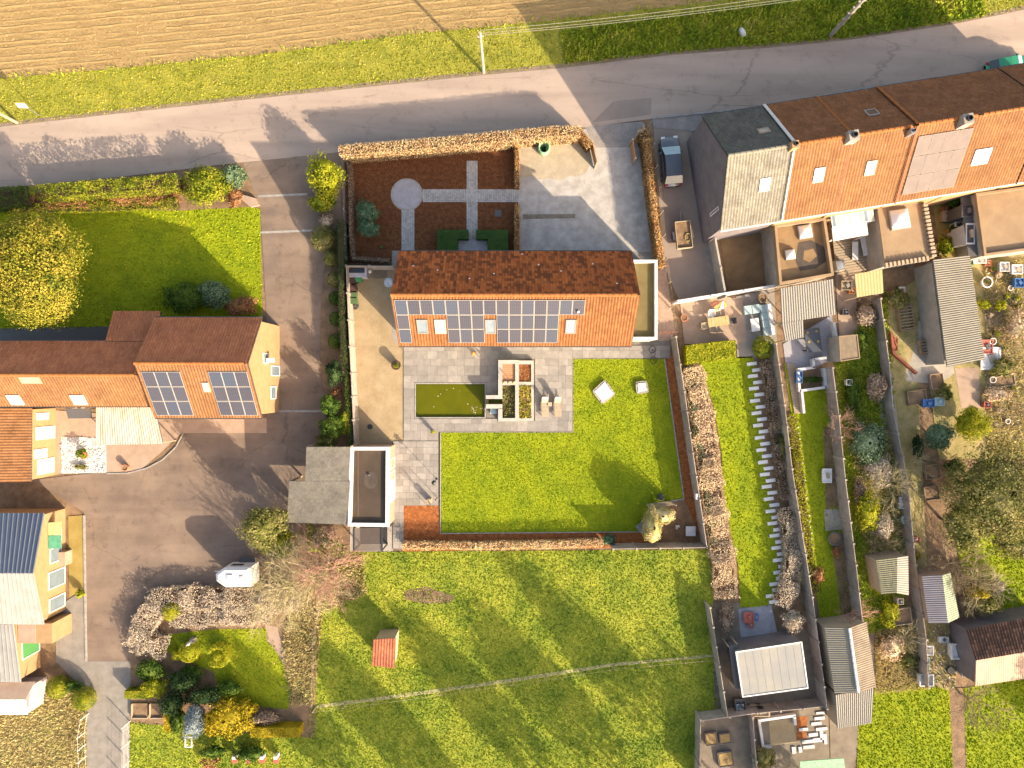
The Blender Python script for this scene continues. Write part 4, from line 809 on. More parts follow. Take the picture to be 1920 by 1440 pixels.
s = Slope(P(1560, 427.5, 2.8), P(1625, 417.5, 2.8), P(1628, 440, 2.7), P(1563, 452, 2.7)); slab_under(s, t, MAT['white'], .12)
for u, v in ((1560, 450), (1626, 440), (1640, 412)): p = P(u, v, 2.6); MB().box(p, .1, .1, 0, 2.55).build('post', MAT['white'], t)
t = thing('roof_deck', 'beige timber terrace with narrow white loungers behind the glass veranda', 'deck', P(1605, 470)); 
for k in range(13):
    a, b = P(1562 + k * .6, 452 + k * 5, .35), P(1640 + k * .6, 438 + k * 5, .35); n_ = Vector((0, -.2, 0)); MB().pbox(a - Vector((0, 0, .05)), b - a, n_, (0, 0, .05)).build('deck_board', MAT['pale'], t)
lean_to('pale grey corrugated roof over a neighbour terrace, wide part', [(1463, 541), (1562, 523), (1567, 590), (1466, 606)], (2.9, 2.9, 2.6, 2.6), MAT['wmetal'], 'corrugated_roof', pitch=.2)
lean_to('pale grey corrugated roof strip ending beside the dark garden table', [(1466, 606.5), (1506, 600), (1507, 632), (1472, 640)], (2.6, 2.6, 2.45, 2.45), MAT['wmetal'], 'corrugated_roof', pitch=.2)
lean_to('square sand coloured canopy behind the timber terrace', [(1602, 514), (1654, 505), (1656, 549), (1606, 558)], (2.6, 2.6, 2.5, 2.5), M('sand_canopy', (.5, .38, .19), (.43, .33, .16), 2, stretch=(6, 1, 1)), 'canopy', pitch=.25, amp=.01)
flat_roof('small brown flat roofed store south of the concrete passage', [(1573, 630), (1608, 627), (1613, 672), (1576, 678)], 2.3, MAT['conc'], M('brown_felt', (.25, .19, .13)), MAT['flatt2'], name='store', pw=.08, ph=.06)
# long fibre cement shed
t, s = lean_to('long grey fibre cement shed roof laid in eight sheets', [(1749, 487), (1817, 479), (1845, 674), (1775, 688)], (3.0, 2.7, 2.7, 3.0), MAT['fibre'], 'long_shed', 'shed', cr=False, walls=MAT['conc'])
for k in range(8): tt = (k / 8, (k + 1) / 8); ss = Slope(s.at(0, tt[0], .02), s.at(1, tt[0], .02), s.at(1, tt[1], .055), s.at(0, tt[1], .055)); o = corr(Slope(ss.A, ss.D, ss.C, ss.B), MAT['fibre'], t, .17, .022, 'roof_sheet'); del o['kind']
# cabin, sheds at the foot
cb, cbp, _ = flat_roof('white flat roofed garden cabin with dark walls', [(1379, 1222), (1504, 1203), (1516, 1291), (1392, 1308)], 2.8, MAT['greywall'], M('white_flat_roof', (.33, .31, .265), (.25, .25, .25), .35, .7, bump=.004), MAT['white'], name='garden_cabin', pw=.1, ph=.05, cat='cabin')
cA, cB, cC, cD = [P(u, v, 2.765) for u, v in [(1381, 1224), (1502, 1205), (1514, 1289), (1394, 1305)]]
for k in range(1, 8): p_ = cA + (cB - cA) * k / 8; q_ = cD + (cC - cD) * k / 8; dd = q_ - p_; MB().pbox(p_ + dd * .03, dd * .94, (.04, .01, 0), (0, 0, .008)).build('roof_seam', MAT['gmetal'], cb)
def shed(label, ra, rb, ea, eb, fa, fb, zr, ze, ma, mb_, wall, name='shed', ridgem=None, n=1, tl=None):
    ra, rb = P(*ra, zr), P(*rb, zr); ea, eb = P(*ea, ze), P(*eb, ze); fa, fb = P(*fa, ze), P(*fb, ze); c = (ra + rb) / 2; t = thing(name, label, 'shed', (c.x, c.y, 0))
    for s, m_ in ((Slope(ra, rb, eb, ea), ma), (Slope(ra, rb, fb, fa), mb_)):
        slab_under(s, t, m_, .06)
        if tl and m_ in tl: tiles(s, m_, t, .24, .3)
        else: corr(s, m_, t, .18, .015, 'roof_sheet')
    q = [((p.x - c.x) * .95 + c.x, (p.y - c.y) * .95 + c.y) for p in (ea, eb, rb, fb, fa, ra)]; zt = [ze - .1, ze - .1, zr - .12, ze - .1, ze - .1, zr - .12]; MB().prism(q, 0, 1, ztop=zt).build('wall', wall, t)
    if ridgem: ridge_row(t, ra + Vector((0, 0, .03)), rb + Vector((0, 0, .03)), ridgem, .5, .12, False)
    return t
shed('old brown two slope shed with white ridge strip', (1592, 1177), (1609, 1299), (1546, 1176), (1565, 1300), (1624, 1165), (1642, 1288), 3.2, 2.5, MAT['fibre'], MAT['fibre2'], MAT['pale'], ridgem=MAT['white'])
lean_to('pale corrugated shed roof joined to the foot of the old brown shed', [(1566, 1303), (1638, 1290), (1634, 1355), (1570, 1366)], (2.5, 2.5, 2.2, 2.2), MAT['wmetal'], 'lean_to_shed', 'shed', walls=MAT['pale'])
shed('shed with mossy planked roof half covered in white sheet', (1682, 1045), (1681, 1112), (1642, 1050), (1652, 1114), (1702, 1042), (1703, 1116), 2.5, 2.1, MAT['gwood'], MAT['wmetal'], MAT['pale'])
shed('greenhouse shed with lilac grey roof and pale green side', (1766, 1078), (1777, 1168), (1728, 1080), (1741, 1168), (1781, 1074), (1798, 1158), 2.7, 2.1, M('lilac_sheet', (.27, .24, .25), (.22, .2, .21), 1), M('green_sheet', (.36, .40, .28), (.3, .35, .23), 1), MAT['brickp'], name='garden_shed')
shed('brown tiled shed with pink lower slope and grey gable at the right edge', (1830, 1238), (1985, 1212), (1812, 1180), (1970, 1150), (1828, 1286), (1985, 1262), 3.6, 2.6, MAT['tileBr'], M('pink_sheet', (.52, .36, .26), (.44, .3, .21), 1), MAT['greywall'], name='tiled_shed', tl=[MAT['tileBr']])
# field shelter in the meadow
t = thing('field_shelter', 'small orange tiled field shelter standing alone on the back meadow', 'shed', P(720, 1222)); z0_, z1_ = 2.5, 2.1
s = Slope(P(700, 1199, 2.6), P(742, 1196, 2.6), P(740, 1252, 2.0), P(697, 1247, 2.0)); slab_under(s, t, MAT['wood'], .08); tiles(s, MT('shelter_tile', (.42, .15, .08), (.30, .10, .055)), t, .25, .33)
q = [s.at(.06, .05), s.at(.94, .05), s.at(.94, .95), s.at(.06, .95)]; MB().prism([(p.x, p.y) for p in q], 0, 2, ztop=[p.z - .1 for p in q]).build('wall', MAT['pale'], t)
# ---------------------------------------------------------------- pool, terrace, planters
a, b = P(780, 720), P(909, 782); x0_, x1_, y1_, y0_ = a.x, b.x, a.y, b.y
t = thing('garden_pool', 'rectangular pool of murky green water set in the stone terrace', 'pool', ((x0_ + x1_) / 2, (y0_ + y1_) / 2, 0))
m = MB(); D = -1.3
m.add([(x0_, y0_, D), (x1_, y0_, D), (x1_, y1_, D), (x0_, y1_, D), (x0_, y0_, .05), (x1_, y0_, .05), (x1_, y1_, .05), (x0_, y1_, .05)], [(0, 1, 2, 3), (0, 4, 5, 1), (1, 5, 6, 2), (2, 6, 7, 3), (3, 7, 4, 0)]).build('basin', MAT['liner'], t)
MB().poly([(x0_, y0_, -.09), (x1_, y0_, -.09), (x1_, y1_, -.09), (x0_, y1_, -.09)]).build('water', MAT['water'], t)
w = .11; zt = .075
for q in ((x0_ - w, y0_ - w, x1_ - x0_ + 2 * w, w), (x0_ - w, y1_, x1_ - x0_ + 2 * w, w), (x0_ - w, y0_, w, y1_ - y0_), (x1_, y0_, w, y1_ - y0_)): MB().pbox((q[0], q[1], -.1), (q[2], 0, 0), (0, q[3], 0), (0, 0, .1 + zt)).build('coping', MAT['kerb'], t)
m = MB()
for k in range(22):
    u, v = (random.uniform(880, 907), random.uniform(758, 778)) if k < 15 else (random.uniform(790, 900), random.uniform(728, 770)); p = P(u, v); m.lathe([(random.uniform(.03, .07), 0), (.03, .015)], (p.x, p.y, -.087), 6)
m.build('floating_leaves', MAT['pale'], t)
# terrace slabs
ter = thing('stone_terrace', None, None, P(1000, 800), kind='structure'); slabm = {}; nsl = [0]
def paving(px, hs, ws, parent, mat, h=.055, gap=.012, nm='paving_slab'):
    a, b = P(px[0], px[1]), P(px[2], px[3]); xa, xb, ya, yb = a.x, b.x, b.y, a.y; y = yb
    H = yb - ya; nr = max(1, round(H / (sum(hs) / len(hs)))); rh = [hs[i % len(hs)] for i in range(nr)]; k = H / sum(rh)
    for r in rh:
        hh = r * k; x = xa
        while x < xb - .05:
            w = random.choice(ws); w = xb - x if xb - x - w < .3 else w
            key = (round(w, 3), round(hh, 3)); me = slabm.get(key); c = (x, y - hh, .012)
            if me is None:
                o = MB().pbox((x + gap / 2, y - hh + gap / 2, .012), (w - gap, 0, 0), (0, hh - gap, 0), (0, 0, h)).build(nm, mat, parent); me = slabm[key] = (o.data, Vector(c))
            else: o = bpy.data.objects.new(nm, me[0]); link(o, parent); o.location = Vector(c) - me[1] + Vector((0, 0, random.uniform(-.002, .002)))
            nsl[0] += 1; x += w
        y -= hh
for q in ((757, 648, 1073, 673), (757, 673, 932, 717), (757, 717, 777, 785), (912, 717, 932, 740), (757, 785, 932, 808), (1003, 673, 1073, 789), (932, 789, 1073, 808), (1073, 648, 1256, 671), (757, 808, 822, 826)):
    paving(q, [.62, .9, .62], [.62, .9, .9, 1.2], ter, MAT['slab'])
for q in ((737, 827, 822, 947), (737, 947, 757, 1028)): paving(q, [.6], [.6, .6, .9], ter, MAT['slab'])
# setts in the front garden
m = MB()
for q in SETTS:
    a, b = P(*q[0]), P(*q[2]); x = a.x; i = 0
    while x < b.x - .05:
        y = b.y
        while y < a.y - .05: m.pbox((x, y, .006), (.15, 0, 0), (0, .15, 0), (0, 0, .035 + random.uniform(0, .008))); y += .165
        x += .165
m.build('path_setts', MAT['settm'], kind='stuff')
p = P(763, 365); dsc = MB().lathe([(1.44, 0), (1.44, .05), (1.3, .05), (1.3, .04)], (p.x, p.y, .006), 48).build('round_patio', [MAT['kerb'], MAT['disc']], kind='structure'); MB().lathe([(1.27, .0), (1.27, .055)], (p.x, p.y, .006), 48).build('patio_disc', MAT['disc'], dsc)
sheet('entrance_patio', PATIO1, MAT['disc'], .02)
p = P(934, 400); MB().box(p, .6, .6, .0, .05).build('manhole_cover', MAT['dgrey'], label='small square inspection cover in the front bark bed', cat='manhole cover')
boxhedge('left L shaped clipped box hedge at the front door', [(820, 431), (878, 431), (878, 448), (858, 448), (858, 471), (820, 471)], .7, L_['box'])
boxhedge('right L shaped clipped box hedge at the front door', [(893, 431), (953, 431), (953, 471), (915, 471), (915, 448), (893, 448)], .7, L_['box'])
bush('dark flowering rhododendron in the front bark bed', 689, 396, 24, 24, 1.9, L_['rhodo'], .09, cat='shrub'); bush('lower dark rhododendron just below the first one in the bark bed', 692, 428, 23, 20, 1.7, L_['rhodo'], .09, cat='shrub')
bush('tiny round plant near the house in the front bark bed', 716, 463, 4, 4, .3, L_['olive'], .06, name='plant', cat='plant')
# raised planters beside the pool
t = thing('raised_planter', 'pale rendered raised planters and seat beside the green pool', 'planter', P(966, 731)); hh = 1.1; hl = .42
def wall_(u0, v0, u1, v1, h, nm='planter_wall', mat='rend', z0=.03): a, b = G(u0, v0, h), G(u1, v1, h); MB().pbox((a.x, b.y, z0), (b.x - a.x, 0, 0), (0, a.y - b.y, 0), (0, 0, h - z0)).build(nm, MAT[mat], t)
wall_(934, 675, 966, 682, hh); wall_(934, 682, 942, 741, hh); wall_(934, 767, 942, 784, hh); wall_(934, 784, 966, 790, hh); wall_(966, 675, 973, 790, hh); wall_(942, 715, 966, 722, hh)
wall_(911, 741, 942, 748, hh); wall_(911, 758, 942, 766, hh)
wall_(973.2, 676, 1001, 683, hl); wall_(996, 683, 1001, 784, hl); wall_(973.2, 716, 996, 722, hl); wall_(973.2, 784, 1001, 789, hl)
wall_(942, 722, 966, 784, .7, 'planting_soil', 'soil'); wall_(973.2, 683, 996, 716, .3, 'planting_soil', 'mulch'); wall_(973.2, 722, 996, 784, .3, 'planting_soil', 'soil'); wall_(917, 749, 942, 757.5, .3, 'channel_water', 'water'); wall_(911.5, 749, 916, 757.5, .6, 'stone_spout', 'clad')
for k in range(9): v = 682.3 + k * 3.62; wall_(942, v, 966, v + 3.35, .95, 'seat_board', 'wood')
for nm, q, z, mt, d_, s_ in (('planter_bark', [(973, 683), (996, 683), (996, 716), (973, 716)], .3, L_['dahlia'], 380, .1), ('planter_plants', [(973, 722), (996, 722), (996, 784), (973, 784)], .32, L_['autumn'], 170, .16), ('planter_plants', [(943, 722), (965, 722), (965, 784), (943, 784)], .72, L_['olive'], 160, .17)):
    pt = scatter(q, int(abs(area(q)) / 2 / 441 * d_)); n = len(pt); V = quads(np.c_[pt, z + RN.uniform(0, .25 if 'plants' in nm else .05, n)], np.tile([0, 0, 1.], (n, 1)), s_, .8, .6); npmesh(nm, V, np.arange(len(V)).reshape(-1, 4), mt, t, kind='stuff')
for i, u in enumerate((944, 953, 962)):
    p = P(u, 717, 1.6); q = thing('spike_light', ('left', 'middle', 'right')[i] + ' one of three slim spike lights on the planter wall end of the wooden seat', 'garden light', (p.x, p.y, 1.1), 'spike lights on the planter wall')
    MB().tube([(p.x, p.y, 1.1), (p.x, p.y, 1.65)], .025, 6).build('spike', MAT['dgreen'], q); MB().lathe([(.03, 0), (.11, .05), (.09, .2), (.02, .3)], (p.x, p.y, 1.6), 8).build('lamp_head', MAT['olivep'] if 'olivep' in MAT else MAT['clad'], q)
p = P(925, 771, .5); o = MB().box(p, .5, .5, .07, .45).build('stool_seat', MAT['dgrey']); bpy.data.objects.remove(o)
t = thing('side_table', 'small pale grey square table in the nook beside the pool', 'table', (p.x, p.y, .067)); MB().box(p, .58, .5, .42, .47).build('table_top', MAT['cush'], t)
for sx in (-1, 1):
    for sy in (-1, 1): MB().box((p.x + sx * .24, p.y + sy * .2), .05, .05, .067, .42).build('leg', MAT['dgrey'], t)
# two loungers
def lounger(u, label):
    p = P(u, 761, .35); L = .75; t = thing('sun_lounger', label, 'sun lounger', (p.x, p.y, .067), 'wooden sun loungers on the terrace'); y0, y1 = P(0, 781, .3).y, P(0, 741, .9).y; w = .62
    for sx in (-1, 1): MB().pbox((p.x + sx * w / 2 - .03, y0, .28), (.06, 0, 0), (0, y1 - y0 + .1, 0), (0, 0, .07)).build('side_rail', MAT['pale'], t)
    for sx in (-1, 1):
        for yy in (y0 + .1, y1 - .3): MB().box((p.x + sx * (w / 2 - .04), yy), .06, .06, .067, .28).build('leg', MAT['pale'], t)
    n = 11; Lf = (y1 - y0) * .66
    for k in range(n): MB().pbox((p.x - w / 2 + .03, y0 + Lf * k / n, .35), (w - .06, 0, 0), (0, Lf / n - .015, 0), (0, 0, .025)).build('slat', MAT['pale'], t)
    b0 = Vector((p.x - w / 2 + .03, y0 + Lf, .36)); d = Vector((0, (y1 - y0) * .34, .72)).normalized(); bk = MB().pbox(b0, (w - .06, 0, 0), d * .8, (0, -.02, .02)).build('backrest', MAT['pale'], t)
    MB().pbox(b0 + d * .62 + Vector((.05, -.03, .05)), (w - .16, 0, 0), d * .2, (0, -.05, .05)).build('headrest', MAT['white'], t)
    for sx in (-1, 1): MB().pbox((p.x + sx * (w / 2 + .03) - .02, y0 + Lf * .55, .35), (.05, 0, 0), (0, .6, 0), (0, 0, .04)).build('armrest', MAT['pale'], t)
lounger(1021.5, 'left of two weathered wooden loungers on the terrace'); lounger(1045.5, 'right of two weathered wooden loungers, nearer the lawn')
p = P(1031, 758, .4); t = thing('drinks_table', 'tiny wooden table standing between the two loungers', 'table', (p.x, p.y, .067)); MB().box(p, .36, .36, .4, .44).build('table_top', MAT['pale'], t); MB().box(p, .28, .28, .067, .4).build('base', MAT['pale'], t)
# garden ornaments, pots, lamps
def pot(label, u, v, r, h, mat, leafm=None, lh=.4, z=0, name='plant_pot', cat='plant pot', lr=1.5, leaf=.08, group=None, soil='soil'):
    p = P(u, v, h); t = thing(name, label, cat, (p.x, p.y, z), group); MB().lathe([(r * .7, 0), (r, h), (r * 1.08, h), (r * 1.05, h + .03), (r * .85, h + .03), (r * .85, h - .05)], (p.x, p.y, z), 16).build('pot', mat, t, smooth=False)
    MB().lathe([(r * .84, 0), (r * .84, .01)], (p.x, p.y, z + h - .04), 12).build('potting_soil', MAT[soil], t)
    if leafm: crown('foliage', (p.x, p.y, z + h + lh * .45), (r * lr, r * lr, lh * .55), leafm, t, leaf, n=int(260 * lr), core=.5)
    return t
pot('round bronze bowl planter of golden plants on the beige gravel', 742.5, 684.5, .40, .75, MAT['brownp'], L_['autumn'], .15, lr=.85, leaf=.1)
pot('small green plant in a pot at the corner of the lower terrace', 812, 810, .17, .5, MAT['pale'], L_['lime'], .4, lr=1.2, z=.067)
p = P(888, 663, .6); t = thing('garden_ornament', 'slender orange garden ornament standing near the house gutter', 'ornament', (p.x, p.y, .067))
MB().lathe([(.16, 0), (.16, .06), (.05, .12), (.07, .5), (.14, .85), (.12, 1.0), (.16, 1.15), (.10, 1.35), (.02, 1.5)], (p.x, p.y, .067), 12).build('figure', MAT['orange'], t, smooth=True); MB().box(p, .36, .3, .067, .11).build('plinth', MAT['conc'], t)
p = P(694, 800); MB().lathe([(.24, 0), (.24, .04), (.2, .05), (.12, .05)], (p.x, p.y, .005), 20).build('drain_lid', MAT['black'], label='round black drain lid in the shaded beige gravel', cat='drain lid')
def lamp(label, u, v, h, head=True, z=.067):
    p = P(u, v); t = thing('garden_lamp', label, 'lamp', (p.x, p.y, z)); MB().tube([(p.x, p.y, z), (p.x, p.y, h)], .03, 8).build('post', MAT['black'], t)
    if head: MB().lathe([(.05, 0), (.17, .06), (.19, .3), (.22, .32), (.04, .42)], (p.x, p.y, h), 8).build('lantern', MAT['black'], t); MB().lathe([(.10, 0), (.10, .04), (.04, .06)], (p.x, p.y, z), 10).build('foot', MAT['black'], t)
    else: MB().lathe([(.03, 0), (.06, .03), (.03, .1)], (p.x, p.y, h), 8).build('spike_tip', MAT['black'], t)
lamp('black lantern post at the right edge of the lower terrace', 819, 898, 1.95); lamp('thin black garden stake at the terrace edge below the lantern', 820, 932, 1.45, False); lamp('thin stake in the orange bark bed behind the lower terrace', 825, 972, 1.3, False, .02)
p = P(805, 939, .5); t = thing('planter_box', 'small wooden planter box with bare twigs on the lower terrace', 'planter', (p.x, p.y, .067)); MB().box(p, .36, .36, .067, .85).build('box', MAT['pale'], t)
m = MB()
for k in range(16): a_ = random.uniform(0, 6.28); m.tube([(p.x, p.y, .8), (p.x + math.cos(a_) * .15, p.y + math.sin(a_) * .15, 1.3), (p.x + math.cos(a_) * .35, p.y + math.sin(a_) * .3, 1.3 + random.uniform(.2, .8))], .012, 3)
m.build('twigs', MAT['tw_brown'], t)
# two stone blocks in the lawn
def block(label, pts, h, top):
    q = [P(u, v, h) for u, v in pts]; c = sum(q, Vector()) / 4; t = thing('stone_platform', label, 'stone platform', (c.x, c.y, 0)); MB().prism([(x.x, x.y) for x in q], 0, h).build('slab', top, t); k = 0
    for i in range(4):
        a, b = q[i], q[(i + 1) % 4]; n = 5
        for j in range(n): p = a + (b - a) * ((j + .5) / n); p = p + (p - c).normalized() * .1; MB().box(p, .26 + random.uniform(-.04, .04), .16, 0, h - .05 + random.uniform(-.04, .03), math.atan2((b - a).y, (b - a).x)).build('edging_stone', MAT['conc'], t)
block('large tilted square white stone platform on the main lawn', [(1115, 734), (1134, 716), (1150, 739), (1130, 754)], .32, MAT['parapet']); block('smaller white stone platform on the main lawn with rough edging stones', [(1196, 719), (1210, 717.5), (1213, 733), (1197, 735)], .32, MAT['parapet'])
# utility corner by the yard
p = P(669, 510, 1.1); t = thing('storage_cabinet', 'white cabinet with dark solar lid in the corner of the gravel yard', 'cabinet', (p.x, p.y, 0)); MB().box(P(671, 511, 1.1), 1.55, .85, .02, 1.1).build('body', M('cabinet', (.5, .48, .52)), t); a = P(667, 506, 1.2); MB().box(a, 1.5, .5, 1.1, 1.16).build('lid', MAT['navyd'] if 'navyd' in MAT else MC('dark_lid', (.03, .035, .05), .3), t)
def wbin(label, u, v, mat, a=0, g='wheeled bins along the yard fence'):
    p = P(u, v, 1.05); t = thing('wheeled_bin', label, 'wheelie bin', (p.x, p.y, 0), g); w = .56
    MB().add([(p.x - .22, p.y - .24, .06), (p.x + .22, p.y - .24, .06), (p.x + .22, p.y + .24, .06), (p.x - .22, p.y + .24, .06), (p.x - .28, p.y - .3, .98), (p.x + .28, p.y - .3, .98), (p.x + .28, p.y + .3, .98), (p.x - .28, p.y + .3, .98)], [(3, 2, 1, 0), (4, 5, 6, 7), (0, 1, 5, 4), (1, 2, 6, 5), (2, 3, 7, 6), (3, 0, 4, 7)]).build('body', mat, t)
    MB().pbox((p.x - .31, p.y - .32, .99), (.62, 0, 0), (0, .64, .0), (0, 0, .05)).pbox((p.x - .25, p.y - .2, 1.042), (.5, 0, 0), (0, .4, 0), (0, 0, .03)).build('lid', mat, t)
    MB().tube([(p.x - .3, p.y - .22, .95), (p.x - .38, p.y - .22, 1.0), (p.x - .38, p.y + .22, 1.0), (p.x - .3, p.y + .22, .95)], .02, 6).build('handle', mat, t)
    for s in (-1, 1): MB().tube([(p.x - .22, p.y + s * .27, .12), (p.x - .22, p.y + s * .22, .12)], .12, 12).build('wheel', MAT['tyre'], t)
wbin('brown wheeled bin nearest the white cabinet', 660.5, 524.5, MAT['brownp']); wbin('second brown wheeled bin from the cabinet, in front of the green ones', 661.5, 541, MAT['brownp'])
wbin('bright green wheeled bin standing out from the row by the cabinet', 671.5, 521.5, MAT['green']); wbin('dark green wheeled bin third in the row along the fence', 661.5, 552.5, MAT['dgreen']); wbin('dark green wheeled bin at the end of the row beside the hose reel', 662, 563, MAT['dgreen'])
p = P(665, 573, .3); t = thing('hose_reel', 'round coiled hose on the gravel at the end of the bins', 'hose', (p.x, p.y, 0)); m = MB()
for k in range(5): r = .14 + k * .05; m.tube([(p.x + r * math.cos(x * .5236), p.y + r * math.sin(x * .5236), .1 + .04 * (k % 2)) for x in range(13)], .03, 5)
m.build('coil', MAT['dgrey'], t); MB().lathe([(.1, 0), (.1, .3), (.03, .32)], (p.x, p.y, .02), 10).build('drum', MAT['dgrey'], t)
p = P(729, 530, 3.2); t = thing('satellite_dish', 'white satellite dish on the west gable of the middle house', 'satellite dish', (p.x, p.y, 3)); MB().lathe([(.01, .0), (.2, .03), (.4, .13), (.41, .14), (.2, .06), (.02, .03)], (p.x, p.y, 3.1), 20).build('dish', MAT['parapet'], t, smooth=True); MB().tube([(p.x, p.y, 3.1), (p.x + .55, p.y, 3.0)], .03, 6).build('bracket', MAT['dgrey'], t); MB().tube([(p.x, p.y - .35, 3.2), (p.x, p.y, 3.55)], .015, 5).build('feed_arm', MAT['dgrey'], t)
p = P(693, 508, .3); MB().lathe([(.04, 0), (.17, .08), (.2, .2), (.14, .33), (.03, .38)], (p.x, p.y, 0), 14).build('garden_ball', MAT['white'], label='small white ball on the dark ground beside the cabinet', cat='ball', smooth=True)
sheet('dark_slabs', [(690, 503), (726, 502), (727, 520), (708, 523), (691, 520)], MAT['darkdirt'], .009)  # area of dark slabs, laid as one flat darker sheet
# aerial on the annex corner
p = P(1234, 624, 2.3); q = P(1270, 622, 2.3); t = thing('tv_aerial', 'orange tinted television aerial lying out beyond the annex corner', 'aerial', (p.x, p.y, 0)); MB().tube([(q.x, q.y, 0), (q.x, q.y, 2.35)], .03, 6).build('mast', MAT['zinc'], t); MB().tube([p, q], .025, 6).build('boom', MAT['ridge'], t)
for k in range(5): c = p + (q - p) * (.1 + .2 * k); MB().tube([c + Vector((0, -.3, .03)), c + Vector((0, .3, .03))], .015, 5).build('element', MAT['ridge'], t)
t = thing('bicycle', 'dark bicycle lying against the annex wall on the grey path', 'bicycle', P(1226, 660)); p = P(1224, 655, .3)
for s in (0, 1):
    c = (p.x + s * .1, p.y - s * .95, .1); MB().tube([(c[0] + .3 * math.cos(x * .5236), c[1] + .3 * math.sin(x * .5236), .1) for x in range(13)], .025, 5).build('wheel', MAT['black'], t)
MB().tube([(p.x, p.y, .12), (p.x + .3, p.y - .35, .15), (p.x + .1, p.y - .95, .12), (p.x - .1, p.y - .5, .14), (p.x, p.y, .12)], .02, 5).build('frame', MAT['black'], t)
# ---- hedges and fences of the plot
hedge('long dead leaved beech hedge along the road, left of the gate', [(640, 281), (800, 268), (968, 252), (1030, 246), (1085, 243)], .85, 2.4, L_['palebeech'], .085, 260, rough=.06)
hedge('short orange brown beech hedge turning in at the gate', [(1083, 243), (1092, 252), (1106, 272)], .55, 1.7, L_['beech'], .085, 300)
hedge('low brown hedge between bark garden and white forecourt, upper piece', [(969, 268), (970, 350)], .38, .9, L_['beech'], .08, 300); hedge('low brown hedge between bark garden and white forecourt, lower piece by the house', [(970, 384), (969, 469)], .38, .9, L_['beech'], .08, 300)
hedge('thick brown beech hedge along the right side of the forecourt', [(1213, 262), (1220, 330), (1228, 400), (1238, 470), (1242, 498)], .5, 2.1, L_['beech'], .085, 300); hedge('brown hedge corner at the right of the entrance', [(1204, 246), (1214, 262)], .9, 1.6, L_['beech'], .085, 260)
hedge('narrow brown hedge along the left side of the bark garden', [(653, 296), (657, 360), (658, 440), (662, 484), (728, 488)], .3, 1.0, L_['brown'], .07, 300)
hedge('straw coloured dead hedge along the back of the plot', [(757, 1024), (900, 1025), (1050, 1022), (1128, 1019)], .62, 1.0, L_['palebeech'], .085, 300, bumpy=.06)
def gate(label, a, b):
    a, b = P(*a), P(*b); t = thing('gate', label, 'gate', (a.x, a.y, 0)); d = b - a; d.z = 0; n = Vector((-d.y, d.x, 0)).normalized() * .05; L = d.length; k = int(L / .2)
    for i in range(k): MB().pbox(a * Vector((1, 1, 0)) + d * (i / k) + Vector((0, 0, .1)), d * (.93 / k), n, (0, 0, 1.5)).build('board', MAT['wood'], t)
    for z in (.3, 1.3): MB().pbox(a * Vector((1, 1, 0)) + Vector((0, 0, z)) + n, d, n * .7, (0, 0, .1)).build('rail', MAT['wood'], t)
    for e in (a, b): MB().box((e.x, e.y), .14, .14, 0, 1.75).build('post', MAT['pale'], t)
gate('left wooden gate leaf standing open on the forecourt', (1110, 265, 1.5), (1119, 306, 1.5)); gate('right wooden gate leaf standing open near the beech hedge', (1186, 262, 1.5), (1191, 297, 1.5))
p = P(1020, 277, .7); t = thing('garden_sack', 'round open green garden sack standing on the beige gravel', 'garden sack', (p.x, p.y, 0)); MB().lathe([(.42, 0), (.5, .1), (.55, .5), (.5, .88), (.52, .98), (.44, 1.0), (.38, .8), (.36, .4)], (p.x, p.y, .01), 14, sy=1.15).build('bag', MAT['mint'], t, smooth=True); crown('garden_waste', (p.x, p.y, .45), (.33, .36, .2), L_['dark'], t, .08, n=200)
def cfence(label, px, h=2.0, seg=2.0, mat='concp', group=None, top=True, pm='concp', th=.06):
    pts = [G(u, v, h) if top else P(u, v) for u, v in px]; t = thing('concrete_fence', label, 'fence', pts[0], group)
    for a, b in zip(pts[:-1], pts[1:]):
        d = b - a; L = d.length; k = max(1, round(L / seg)); e = d / k; n = Vector((-d.y, d.x, 0)).normalized(); u_ = d.normalized(); ang = math.atan2(d.y, d.x)
        for i in range(k):
            p = a + e * i; nr = 1 if h < 1.2 else 4
            if e.length > .5:
                m = MB()
                for r in range(nr): m.pbox(p + u_ * .06 - n * th / 2 + Vector((0, 0, .02 + r * (h - .06) / nr)), e - u_ * .12, n * th, (0, 0, (h - .06) / nr - .012))
                m.build('panel', MAT[mat], t)
            MB().box((p.x, p.y), .15, .17, 0, h + .05, ang).build('post', MAT[pm], t)
    e_ = pts[-1]; MB().box((e_.x, e_.y), .13, .13, 0, h).build('post', MAT[pm], t); return t
cfence('pinkish concrete panel fence along the left of the gravel yard', [(649, 499), (653, 600), (658, 700), (664, 832)]); cfence('short concrete fence closing the top of the gravel yard', [(649, 498), (735, 499)], seg=1.9)
cfence('long concrete panel fence along the right of the main lawn', [(1268, 632), (1284, 735), (1300, 850), (1326, 1026)], 2.1); cfence('concrete panel fence at the back right corner of the plot', [(1150, 1030), (1326, 1027)], 2.1)
def wirefence(label, px, h=1.2, seg=2.0, pm='dgreen', nw=4, name='wire_fence', ps=.05):
    pts = [P(u, v) for u, v in px]; t = thing(name, label, 'fence', pts[0]); m = MB()
    for a, b in zip(pts[:-1], pts[1:]):
        d = b - a; k = max(1, round(d.length / seg))
        for i in range(k): p = a + d * i / k; MB().tube([(p.x, p.y, 0), (p.x, p.y, h)], ps, 6).build('post', MAT[pm], t)
        for z in range(nw): zz = h * (.15 + .8 * z / max(1, nw - 1)); m.tube([a + Vector((0, 0, zz)), b + Vector((0, 0, zz))], .008, 3)
    m.build('wires', MAT[pm], t)
